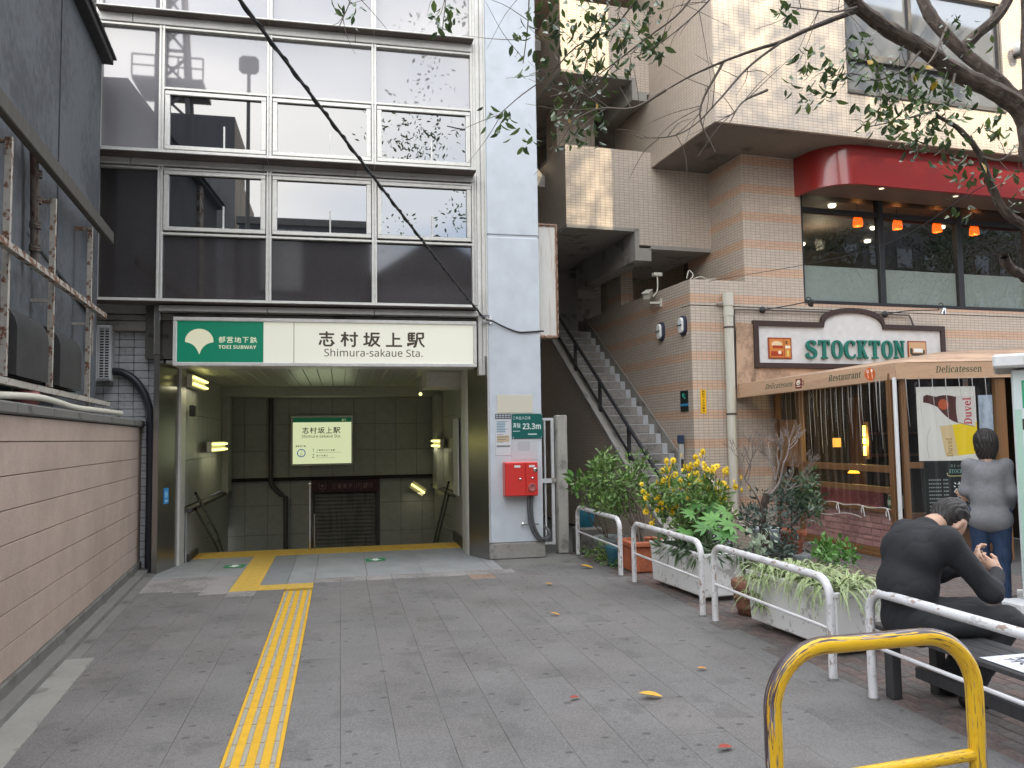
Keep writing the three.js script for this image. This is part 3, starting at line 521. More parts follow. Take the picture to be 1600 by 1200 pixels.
  part(S, 'stair_flight', steps, M.paleSlabB); part(S, 'stair_pit', bx(-2.3, 2.0, -2.6, -2.4, -16.4, -12.5), M.concreteDark); part(S, 'stair_pit', bx(-2.2, 1.9, -2.4, -0.04, -12.66, -12.6), M.concreteDark);
  part(S, 'drain_pipe', tube([[-1.3, 2.45, -15.9], [-1.3, 1.0, -15.9], [-1.28, 0.8, -15.88], [-1.05, 0.55, -15.9], [-1.02, 0.4, -15.9], [-1.02, -2.4, -15.9]], 0.045, 40, 10), M.aluDark);
  part(S, 'poster', plateUV(bx(1.775, 1.80, 0.75, 1.95, -12.78, -12.28, 0.002), -0.1, 1.1, 0, 3), std([0.66, 0.66, 0.62], 0.5));
  part(S, 'shutter_housing', bx(1.25, 1.82, 2.40, 2.64, -12.5, -11.75, 0.01), M.cream);
  part(S, 'small_speaker', bx(-2.06, -1.99, 2.0, 2.16, -11.95, -11.8, 0.01), M.black);
  // handrails
  const hr = (name, pts, r, m) => part(S, name, tube(pts, r, 0, 8, false), m);
  for (const dy of [0, -0.22]) { hr('handrail', [[-1.97, 0.93 + dy, -11.85], [-1.97, 0.93 + dy, -12.5], [-1.97, 0.93 + dy - 1.9, -15.85]], 0.02, dy ? M.steel : M.steelBright); hr('handrail', [[1.72, 0.93 + dy, -12.95], [1.72, 0.85 + dy - 1.6, -15.85]], 0.02, M.steel); }
  for (let i = 0; i < 5; i++) { const z = -12.0 - i * 0.7, y = 0.93 - Math.max(0, (-12.5 - z)) * 0.567; part(S, 'rail_bracket', [bar([-2.06, y - 0.07, z], [-1.97, y - 0.02, z], 0.009), bar([-2.06, y - 0.3, z], [-1.97, y - 0.24, z], 0.009)], M.steelBright); if (i > 1) part(S, 'rail_bracket', [bar([1.84, y - 0.1, z], [1.72, y - 0.04, z], 0.009), bar([1.84, y - 0.34, z], [1.72, y - 0.28, z], 0.009)], M.steelBright); }
  part(S, 'handrail', [bar([-0.45, 0, -12.5], [-0.45, 0.97, -12.5], 0.024, 0.024, 12), new THREE.SphereGeometry(0.034, 12, 8).translate(-0.45, 0.985, -12.5), ...[tube([[-0.45, 0.93, -12.5], [-0.43, -1.0, -15.8]], 0.02, 4, 8)]], M.steelBright);
  part(S, 'handrail', bar([-0.385, 0, -12.56], [-0.385, 0.52, -12.56], 0.018), M.steel);
  // fluorescent lamps
  const glow = std([0.9, 0.9, 0.7], 0.4, { emissive: C(1, 0.94, 0.30), emissiveIntensity: 0.75 });
  const lamp = (x, y, z, dx, dy, dz, n, label, power, nx, housing = true) => {
    const L = Math.hypot(dx, dy, dz), t = thing('fluorescent_lamp', label, 'lamp', [x, y, z]);
    const a = new THREE.Vector3(x - dx / 2, y - dy / 2, z - dz / 2), b = new THREE.Vector3(x + dx / 2, y + dy / 2, z + dz / 2), out = new THREE.Vector3(nx, 0, nx ? 0 : 1);
    const hA = a.clone().addScaledVector(out, -0.06), hB = b.clone().addScaledVector(out, -0.06);
    part(t, 'lamp_housing', rod(hA.toArray(), hB.toArray(), 0.07, 0.16), M.cream);
    for (let i = 0; i < n; i++) { const o = new THREE.Vector3(0, (n > 1 ? (i - 0.5) * 0.09 : 0), 0); part(t, 'tube', bar(a.clone().add(o), b.clone().add(o), 0.018, 0.018, 10), glow); }
    const l = new THREE.RectAreaLight(C(1, 0.95, 0.62), power, L, 0.12); l.name = 'lamp_light';
    l.position.set(nx * 0.01, -0.085, nx ? 0 : 0.02); if (nx) l.rotation.set(-Math.PI / 2, 0, Math.PI / 2); else l.rotation.set(-Math.PI / 2, 0, 0); t.add(l);
  };
  lamp(-1.94, 2.48, -12.0, 0, 0, 1.1, 2, 'twin tube fluorescent lamp high on the left stairway wall under the ceiling', 1.7, 1);
  lamp(-1.92, 1.56, -13.8, 0, 0, 1.5, 2, 'twin tube fluorescent lamp halfway up the left stairway wall', 1.7, 1);
  lamp(1.70, 1.55, -14.6, 0, 0, 1.1, 2, 'fluorescent lamp halfway up the right stairway wall', 1.7, -1);
  lamp(1.50, 0.66, -15.85, 0.26, -0.18, 0.0, 1, 'small slanting lamp low in the far right corner of the stairway', 1.0, 0);
  { const t = thing('spot_lamp', 'tiny round lamp glowing under the beige box at the ceiling', 'lamp', [1.3, 2.38, -13.2]); part(t, 'bulb', new THREE.SphereGeometry(0.028, 12, 8).translate(1.3, 2.38, -13.2), glow); part(t, 'lamp_holder', bar([1.3, 2.62, -13.2], [1.3, 2.4, -13.2], 0.012), M.cream); }
  // lit station board on the back wall
  const board = canvasTex(768, 624, (c, w, h) => {
    c.fillStyle = '#eef4d6'; c.fillRect(0, 0, w, h); c.fillStyle = '#0b4a35'; c.fillRect(0, 0, w, 62);
    c.fillStyle = '#cfd8b0'; fitText(c, 'A1', 640, 50, 60, 46, 'sans-serif');
    c.strokeStyle = c.fillStyle = '#23281a'; kanjiRow(c, '志村坂上駅', 118, 128, 92, 103, 90, 9); fitText(c, 'Shimura-sakaue Sta.', 112, 272, 520, 56);
    c.fillStyle = '#404632'; kanjiRow(c, '都営地下鉄', 36, 372, 24, 27, 24, 2.5); c.strokeStyle = '#2b4fa8'; c.lineWidth = 11; c.beginPath(); c.arc(110, 478, 50, 0, 7); c.stroke(); c.fillStyle = '#2b3a66'; fitText(c, 'I', 105, 472, 12, 44); fitText(c, '21', 86, 514, 46, 42);
    c.fillStyle = c.strokeStyle = '#20261a'; fitText(c, '1', 254, 470, 26, 72); fitText(c, '2', 248, 544, 36, 72);
    kanjiRow(c, '三東京行口下地都', 308, 430, 24, 31, 26, 2.6); kanjiRow(c, '地下行東口', 308, 504, 24, 31, 26, 2.6); c.fillRect(300, 546, 250, 3); c.fillRect(300, 472, 330, 3);
  });
  const t = thing('station_board', 'lit pale green station name board on the dark back wall of the stairway', 'sign', [-0.34, 1.16, -15.9]);
  part(t, 'board_frame', [bx(-0.93, 0.25, 1.15, 1.19, -16, -15.84, 0.006), bx(-0.93, 0.25, 2.075, 2.115, -16, -15.84, 0.006), bx(-0.93, -0.89, 1.19, 2.075, -16, -15.84, 0.006), bx(0.21, 0.25, 1.19, 2.075, -16, -15.84, 0.006)], M.aluPale);
  part(t, 'lit_face', plate(-0.89, 0.21, 1.19, 2.075, -15.95, -15.86, 0.001), std([0.5, 0.5, 0.5], 0.35, { map: board, emissive: C(0.97, 1, 0.80), emissiveMap: board, emissiveIntensity: 0.24 }));
  const l = new THREE.RectAreaLight(C(0.85, 1, 0.6), 0.3, 1.1, 0.88); l.name = 'board_light'; l.position.set(0, 0.47, 0.08); t.add(l); l.lookAt(-0.34, 1.63, 0);
}
// ---------------------------------------------------------------- lit sign over the entrance
{
  const face = canvasTex(2048, 312, (c, w, h) => {
    c.fillStyle = '#f6f5e8'; c.fillRect(0, 0, w, h);
    c.fillStyle = '#0c8264'; c.fillRect(0, 0, 566, h);
    c.fillStyle = '#efeccf'; c.beginPath(); c.moveTo(52, 158); c.arc(143, 150, 92, Math.PI * 1.0, Math.PI * 2.0); c.lineTo(236, 160); c.quadraticCurveTo(166, 168, 146, 250); c.lineTo(141, 250); c.quadraticCurveTo(120, 168, 50, 160); c.fill();
    c.strokeStyle = c.fillStyle = '#efeccf'; kanjiRow(c, '都営地下鉄', 268, 114, 46, 52, 48, 5.5); fitText(c, 'TOEI SUBWAY', 268, 208, 250, 38, 'sans-serif', 'bold');
    c.fillStyle = '#8e8b78'; c.fillRect(769, 0, 5, h);
    c.strokeStyle = '#453a30'; kanjiRow(c, '志村坂上駅', 934, 62, 124, 158, 124, 14.5); c.fillStyle = '#453a30'; fitText(c, 'Shimura-sakaue Sta.', 976, 260, 706, 80, 'sans-serif');
  });
  const t = thing('station_sign', 'long lit station name sign with green panel above the entrance', 'sign', [-0.12, 2.6, -10.7]);
  part(t, 'sign_frame', [bx(-2.055, 1.81, 2.598, 2.648, -11.0, -10.6, 0.008), bx(-2.055, 1.81, 3.172, 3.222, -11.0, -10.6, 0.008), bx(-2.055, -2.008, 2.648, 3.172, -11.0, -10.6, 0.008), bx(1.763, 1.81, 2.648, 3.172, -11.0, -10.6, 0.008)], M.aluPale);
  part(t, 'lit_face', plate(-2.008, 1.763, 2.648, 3.172, -10.9, -10.625, 0.001), std([0.62, 0.62, 0.62], 0.3, { map: face, emissive: C(1, 0.99, 0.90), emissiveMap: face, emissiveIntensity: 0.13 }));
  const l = new THREE.RectAreaLight(C(1, 0.98, 0.84), 0.15, 3.7, 0.5); l.name = 'sign_light'; l.position.set(0, 0.31, 0.13); t.add(l); l.lookAt(-0.12, 2.6, 5);
}
// ---------------------------------------------------------------- block wall and old building on the left (turned frame)
{
  const w = thing('block_wall', 'low pinkish beige painted block wall with dark coping along the left side', 'wall', [-1.75, 0, -5.5], true);
  part(w, 'wall_core', bx(-1.95, -1.668, 0, 1.84, -11.28, 0.6), std([0.17, 0.12, 0.10], 0.95));
  const H = [0.14, 0.35, 0.565, 0.785, 1.005, 1.225, 1.445, 1.665, 1.84];
  for (let k = 0; k + 1 < H.length; k++) { let z = -11.27; let n = 0; while (z < 0.5) { const e = 0.6; part(w, 'block', bx(-1.70, -1.65 + rr(-0.0015, 0.0015), H[k] + 0.003, H[k + 1] - 0.003, z + 0.0004, e - 0.0004, 0.003), M.blockWall); z = e; n++; } }
  part(w, 'footing', bx(-1.97, -1.63, -0.03, 0.14, -11.3, 0.6, 0.012), M.concreteDark);
  let z = -11.32; while (z < 0.6) { const e = z + 0.9; part(w, 'coping', bx(-2.0, -1.615, 1.845, 1.925, z + 0.002, e - 0.002, 0.012), M.concreteDark); z = e; }
}
{
  const b = thing('plastered_building', 'old building with dark grey stained plaster wall behind the block wall', 'building', [-4, 0, -5], true);
  const bb = new THREE.PlaneGeometry(1, 1); bb.dispose();
  part(b, 'wall', [bx(-7, -2.08, 0, 6.42, -10.62, -8.72, 0.01), bx(-7, -2.084, 0, 6.42, -8.72, -4.9)], M.plaster);
  part(b, 'eave', [bx(-2.1, -1.96, 6.36, 6.44, -10.68, -4.85, 0.006), bx(-7.1, -1.93, 6.44, 6.47, -10.72, -4.8, 0.004)], M.hood);
  part(b, 'wall_crack_strip', bx(-2.083, -2.07, 3.2, 6.3, -8.75, -8.70), M.plaster);
  part(b, 'downpipe', [bar([-2.0, 6.47, -9.25], [-2.0, 9, -9.25], 0.035), tube([[-2.02, 4.25, -7.55], [-2.0, 4.1, -7.6], [-1.99, 3.15, -7.66]], 0.035, 20, 10), ...[3.3, 3.5, 3.72, 3.95].map((y) => lathe([[0.046, 0], [0.046, 0.06]], -1.99, y, -7.64, 12))], M.rustDark);
  part(b, 'window_edge', bx(-2.09, -2.02, 3.75, 7, -6.5, -6.25, 0.01), M.rust);
  // rusty frame of a former awning
  const R = (a, c, w = 0.035, m = M.rust, n = 'frame_bar') => part(b, n, rod(a, c, w), m);
  for (const [y0, y1, z] of [[2.15, 3.95, -6.66], [2.15, 3.85, -7.92], [2.02, 3.98, -9.4]]) { R([-1.92, y0, z], [-1.92, y1, z], 0.045); R([-2.1, y1 - 0.03, z], [-1.92, y1 - 0.03, z]); R([-2.1, 2.92, z], [-1.92, 2.92, z], 0.03); }
  R([-1.87, 3.09, -5.2], [-1.87, 3.09, -9.95], 0.05); R([-1.89, 2.11, -5.2], [-1.89, 2.10, -10.35], 0.05);
  R([-2.1, 3.5, -7.7], [-2.05, 3.12, -10.2], 0.03, M.hood, 'conduit'); R([-2.0, 3.12, -9.95], [-2.0, 2.65, -9.95], 0.03);
  part(b, 'timber_beam', bx(-1.93, -1.86, 4.02, 4.16, -10.36, -4.5, 0.008), std([0.10, 0.095, 0.085], 0.9, { map: again(T.wood, 2, 0.4) }));
  const hood = (z0, z1) => { const pts = [[-2.08, 0]]; const a = [[-2.085, 2.2], [-1.84, 2.16]]; for (let i = 0; i <= 8; i++) { const t = i / 8 * Math.PI / 2; a.push([-2.0 + 0.16 * Math.cos(t), 2.50 + 0.2 * Math.sin(t)]); } a.push([-2.085, 2.7]); const g = prism(a, -z1, -z0, 0.006); g.rotateY(0); const p = g.attributes.position; for (let i = 0; i < p.count; i++) p.setZ(i, -p.getZ(i)); const ix = []; const q = g.index ? g.toNonIndexed() : g; const pp = q.attributes.position; for (let i = 0; i < pp.count; i += 3) { const x = pp.getX(i), y = pp.getY(i), zz = pp.getZ(i); pp.setXYZ(i, pp.getX(i + 1), pp.getY(i + 1), pp.getZ(i + 1)); pp.setXYZ(i + 1, x, y, zz); } q.computeVertexNormals(); part(b, 'vent_hood', tri(q), M.hood); part(b, 'vent_opening', bx(-2.05, -1.88, 2.15, 2.158, z0 + 0.02, z1 - 0.02), M.dark); };
  hood(-8.75, -7.95); hood(-7.55, -6.7);
}
solo('plastic_pipe', tube([[-1.93, 1.99, -6.2], [-1.82, 2.02, -7.2], [-1.80, 1.985, -8.3], [-1.76, 1.985, -9.0], [-1.74, 1.99, -9.9], [-1.73, 1.99, -10.25]], 0.028, 40, 10), M.cream, 'cream plastic pipe lying along the dark coping of the left wall', 'pipe', null, true);
solo('red_cloth', (() => { const g = new THREE.SphereGeometry(0.16, 16, 10); g.scale(0.6, 0.7, 1.1); const p = g.attributes.position; for (let i = 0; i < p.count; i++) { const k = 1 + 0.3 * (fbm(p.getX(i) * 2 + 5, p.getZ(i) * 2 + 5, 3, 3, 4) - 0.5); p.setXYZ(i, p.getX(i) * k, p.getY(i) * k, p.getZ(i) * k); } g.computeVertexNormals(); g.translate(-1.95, 2.03, -7.35); return tri(g); })(), std([0.30, 0.11, 0.11], 0.9), 'faded red bundle on the wall coping under the vent hoods', 'bundle', null, true);
{
  const t = thing('vent_unit', 'white louvred outdoor unit at the end of the dark plastered building', 'outdoor unit', [-2.9, 2.4, -10.92]);
  part(t, 'casing', bx(-3.02, -2.845, 2.43, 3.14, -11.07, -10.9, 0.01), M.whiteClean);
  for (let i = 0; i < 18; i++) part(t, 'louvre', rod([-2.97, 2.50 + i * 0.034, -10.888], [-2.87, 2.50 + i * 0.034, -10.888], 0.02, 0.014), M.whiteClean);
  part(t, 'louvre_frame', [bx(-2.99, -2.975, 2.46, 3.11, -10.9, -10.876, 0.003), bx(-2.868, -2.853, 2.46, 3.11, -10.9, -10.876, 0.003), bx(-2.975, -2.868, 3.095, 3.11, -10.9, -10.876), bx(-2.975, -2.868, 2.46, 2.475, -10.9, -10.876), bx(-2.925, -2.915, 2.46, 3.11, -10.9, -10.874)], M.whiteClean);
  part(t, 'louvre_back', bx(-2.975, -2.868, 2.475, 3.095, -10.9, -10.898), M.dark);
  part(t, 'bracket', bx(-3.02, -2.85, 2.37, 2.42, -11.05, -10.92, 0.004), M.concreteDark);
}
solo('drain_pipe', tube([[-2.86, 2.56, -11.0], [-2.72, 2.54, -11.0], [-2.56, 2.42, -11.0], [-2.44, 2.2, -11.0], [-2.39, 1.9, -11.0], [-2.38, 1.2, -11.0], [-2.38, 0, -11.0]], 0.05, 70, 14), M.blackPipe, 'black pipe bending out of the white louvred unit down the tiles', 'pipe');
solo('drain_pipe', lathe([[0.0, 0], [0.042, 0], [0.042, 1.9], [0.036, 2.2], [0.02, 2.42], [0, 2.43]], -2.285, 0, -11.0, 14), M.blackPipe, 'straight black pipe standing against the steel entrance jamb', 'pipe');
{
  const t = canvasTex(128, 192, (c, w, h) => { c.fillStyle = '#2e8fd0'; c.fillRect(0, 0, w, h); c.strokeStyle = '#bfe3f5'; c.lineWidth = 10; c.beginPath(); c.arc(64, 80, 34, 0, 7); c.stroke(); c.fillStyle = '#bfe3f5'; c.beginPath(); c.arc(64, 80, 14, 0, 7); c.fill(); c.fillRect(24, 146, 80, 10); c.fillRect(34, 164, 60, 8); });
  const q = mk(plate(-0.075, 0.075, 0, 0.2, -0.002, 0.002, 0.0005), std(0xffffff, 0.5, { map: t })); q.name = 'blue_sticker'; q.position.set(-2.195, 0.855, -11.05); q.rotation.y = 79.5 * Math.PI / 180; scene.add(q);
  tag(q, 'small blue sticker with a round mark on the left steel jamb', 'sticker');
}
// ---------------------------------------------------------------- things on the pale pillar
{
  const t = thing('hydrant_box', 'red steel fire box with round sounder on the pale pillar', 'fire box', [2.39, 0.85, -10.6]);
  part(t, 'casing', bx(2.165, 2.62, 0.85, 1.31, -10.71, -10.54, 0.008), M.red);
  part(t, 'door', bx(2.17, 2.445, 0.857, 1.303, -10.54, -10.528, 0.006), M.red); part(t, 'door', bx(2.451, 2.615, 0.857, 1.303, -10.54, -10.528, 0.006), M.red);
  part(t, 'lock', lathe([[0, 0], [0.014, 0], [0.014, 0.01], [0, 0.012]], 0, 0, 0, 12).rotateX(Math.PI / 2).translate(2.37, 1.08, -10.528), M.steelBright); part(t, 'lock', lathe([[0, 0], [0.014, 0], [0.014, 0.01], [0, 0.012]], 0, 0, 0, 12).rotateX(Math.PI / 2).translate(2.54, 1.09, -10.528), M.steelBright);
  part(t, 'sounder', [lathe([[0, 0.004], [0.036, 0.012], [0.05, 0.02], [0.056, 0.012], [0.056, 0]], 0, 0, 0, 24).rotateX(Math.PI / 2).translate(2.535, 0.965, -10.53)], std([0.35, 0.10, 0.09], 0.5));
  part(t, 'gauge', lathe([[0, 0.012], [0.028, 0.012], [0.032, 0]], 0, 0, 0, 20).rotateX(Math.PI / 2).translate(2.585, 1.20, -10.53), M.steelBright);
  for (const [a, b] of [[2.29, 2.375], [2.495, 2.575]]) part(t, 'name_plate', bx(a, b, 1.235, 1.265, -10.53, -10.524, 0.001), M.whiteClean);
}
{
  const g = (o) => tube([[2.50 + o, 0.86, -10.6], [2.50 + o, 0.66, -10.62], [2.53 + o, 0.45, -10.64], [2.62 + o, 0.28, -10.66], [2.70 + o, 0.25, -10.68], [2.80, 0.22 + o, -10.8]], 0.021, 40, 10);
  solo('cable_hose', [g(0), g(0.045), tube([[2.74, 0.42, -10.72], [2.79, 0.36, -10.66], [2.80, 0.28, -10.66], [2.74, 0.22, -10.68]], 0.02, 20, 8)], std([0.10, 0.10, 0.105], 0.6), 'grey corrugated cable hoses hanging out of the red fire box', 'cable hose');
  solo('hose_clamp', [rod([2.42, 0.46, -10.63], [2.64, 0.46, -10.63], 0.018), rod([2.42, 0.44, -10.69], [2.42, 0.48, -10.63], 0.018)], M.steelBright, 'small metal clamp bar holding the grey hoses on the pillar', 'clamp');
}
{
  const t = canvasTex(384, 256, (c, w, h) => {
    c.fillStyle = '#0d5c55'; c.fillRect(0, 0, w, h); c.strokeStyle = c.fillStyle = '#d4ddd8';
    kanjiRow(c, 'この出入口は', 10, 24, 34, 38, 36, 4); kanjiRow(c, '海抜', 12, 92, 46, 50, 56, 6); fitText(c, '23.3m', 132, 160, 236, 84, 'sans-serif', 'bold'); c.fillRect(12, 176, 90, 6); c.fillRect(200, 206, 110, 12);
  });
  const q = thing('sea_level_sign', 'green enamel sign reading 23.3m on the pale pillar', 'sign', [2.5, 1.62, -10.69]);
  part(q, 'plate', plate(2.30, 2.735, 1.625, 1.965, -10.698, -10.688, 0.001), std(0xffffff, 0.4, { map: t }));
  part(q, 'bolt', [[2.32, 1.95], [2.715, 1.95], [2.32, 1.64], [2.715, 1.64]].map(([x, y]) => new THREE.SphereGeometry(0.008, 8, 6).translate(x, y, -10.687)), M.steelBright);
}
{
  const paper = (name, label, x0, x1, y0, y1, draw, z = -10.695) => { const t = canvasTex(128, 192, draw); solo(name, plate(x0, x1, y0, y1, z - 0.004, z, 0.0008), std(0xffffff, 0.75, { map: t }), label, 'notice'); };
  paper('blank_notice', 'blank yellowed paper on the pillar above the green sign', 2.10, 2.60, 1.975, 2.225, (c, w, h) => { c.fillStyle = '#cfc9b6'; c.fillRect(0, 0, w, h); c.fillStyle = '#c2bba6'; c.fillRect(0, h - 8, w, 8); });
  paper('timetable_notice', 'narrow printed notice left of the green sign on the pillar', 2.07, 2.29, 1.40, 1.965, (c, w, h) => {
    c.fillStyle = '#c9ccce'; c.fillRect(0, 0, w, h); c.fillStyle = '#4b4e52'; c.fillRect(0, 0, w, 24); c.fillStyle = '#aeb3b6'; for (let i = 0; i < 5; i++) c.fillRect(6 + i * 24, 4, 18, 6), c.fillRect(6 + i * 24, 14, 18, 5);
    c.fillStyle = '#9fb2bd'; c.fillRect(10, 36, 70, 50); c.fillStyle = '#b9a88a'; c.fillRect(12, 100, 100, 30); c.fillStyle = '#666'; for (let i = 0; i < 9; i++) c.fillRect(14, 34 + i * 12, 90 - (i % 3) * 20, 2); c.fillStyle = '#777'; c.fillRect(10, 146, 108, 8);
  });
  paper('paper_sheet', 'pale grey paper below the green sign on the pillar', 2.295, 2.66, 1.335, 1.615, (c, w, h) => { c.fillStyle = '#bfc1c4'; c.fillRect(0, 0, w, h); c.fillStyle = '#b2b3b6'; c.fillRect(30, 20, 60, 90); });
  solo('cable_bracket', [rod([1.86, 3.32, -10.70], [2.02, 3.32, -10.70], 0.02), rod([2.02, 3.32, -10.70], [2.02, 3.20, -10.68], 0.02), rod([1.9, 3.22, -10.69], [2.02, 3.22, -10.69], 0.02)], M.steelBright, 'small metal bracket holding the overhead cable beside the sign', 'bracket');
}
{
  const end = new THREE.Vector3(1.93, 3.27, -10.66), A = new THREE.Vector3(-0.615, 4.412, -5.072), dir = end.clone().sub(A);
  const pts = []; for (let i = 0; i <= 10; i++) { const t = -0.6 + 1.6 * i / 10, q = A.clone().addScaledVector(dir, t); q.y += -0.10 * (1 - t) * t * 1.2; pts.push(q); }
  const c = new THREE.CatmullRomCurve3(pts), spiral = []; for (let i = 0; i <= 260; i++) { const t = i / 260, q = c.getPoint(t), a = t * 190; q.x += 0.0145 * Math.cos(a); q.y += 0.0145 * Math.sin(a); spiral.push(q); }
  solo('overhead_cable', [new THREE.TubeGeometry(c, 60, 0.0125, 8), new THREE.TubeGeometry(new THREE.CatmullRomCurve3(spiral), 900, 0.007, 5)], M.rubber, 'black overhead cable slanting across the glass front to the entrance sign', 'cable');
  solo('pillar_cable', tube([[1.95, 3.26, -10.66], [2.05, 3.24, -10.67], [2.2, 3.17, -10.68], [2.4, 3.10, -10.685], [2.55, 3.10, -10.685], [2.72, 3.115, -10.69], [2.78, 3.12, -10.72]], 0.011, 40, 8), M.rubber, 'thin dark cable running across the pale pillar', 'cable');
}
// ---------------------------------------------------------------- gap between the pillar and the stairs
{
  const t = thing('rusty_sign_box', 'white sign box with rusty edges projecting beside the pale pillar', 'sign box', [2.92, 3.06, -10.95]);
  const face = tex(128, 512, (u, v) => { const k = smoothstep(0.5 * fbm(u, v, 3, 4, 130, 2) + 0.5 * fbm(u, v, 12, 3, 131, 3), 0.55, 0.68) * 0.6, e = (u > 0.94 || v > 0.985 || v < 0.012) ? 0.85 * smoothstep(fbm(u, v, 20, 3, 133), 0.2, 0.5) : 0, q = Math.max(k * 0.55, e), n = 0.92 + 0.12 * fbm(u, v, 20, 3, 134); return [lerp(0.64 * n, 0.34, q), lerp(0.62 * n, 0.15, q), lerp(0.57 * n, 0.06, q)]; });
  part(t, 'panel', plate(2.77, 3.03, 3.07, 4.67, -11.02, -10.9, 0.004), std(0xffffff, 0.5, { map: face }));
  part(t, 'rusty_frame', [bx(3.03, 3.05, 3.06, 4.69, -11.03, -10.88, 0.004), bx(2.76, 3.03, 4.67, 4.695, -11.03, -10.88, 0.004), bx(2.76, 3.03, 3.045, 3.07, -11.03, -10.88, 0.004)], std([0.8, 0.6, 0.5], 0.85, { map: again(T.rust, 3) }));
}
{
  const t = thing('narrow_gate', 'narrow white pipe gate beside the pale pillar', 'gate', [2.85, 0, -11.05]);
  const f = [[2.77, 2.77], [2.965, 2.965]];
  part(t, 'gate_frame', [rod([2.76, 0.12, -11.05], [2.76, 1.91, -11.05], 0.035), rod([2.965, 0.12, -11.05], [2.965, 1.91, -11.05], 0.04), rod([2.76, 1.895, -11.05], [2.965, 1.895, -11.05], 0.035), rod([2.76, 0.14, -11.05], [2.965, 0.14, -11.05], 0.03)], M.whiteClean);
  part(t, 'gate_bar', bar([2.855, 0.14, -11.05], [2.855, 1.89, -11.05], 0.014), M.whiteClean);
  part(t, 'cross_bar', rod([2.74, 1.02, -11.04], [3.0, 1.02, -11.04], 0.045, 0.06), M.whiteClean);
  part(t, 'latch', [bx(2.94, 3.04, 1.0, 1.06, -11.02, -10.99, 0.004)], M.rust);
  const p = thing('gate_post', 'plain concrete post right of the narrow white gate', 'post', [3.08, 0, -11.0]);
  part(p, 'post', bx(3.0, 3.155, 0, 1.95, -11.08, -10.92, 0.015), std([0.40, 0.385, 0.35], 0.85, { map: again(T.conc, 0.9) }));
  const g = thing('gap_wall', 'dark wall deep in the gap behind the narrow gate', 'wall', [2.9, 0, -15]); part(g, 'wall', bx(2.71, 5.0, 0, 14, -16.6, -16.3), M.concrete);
}
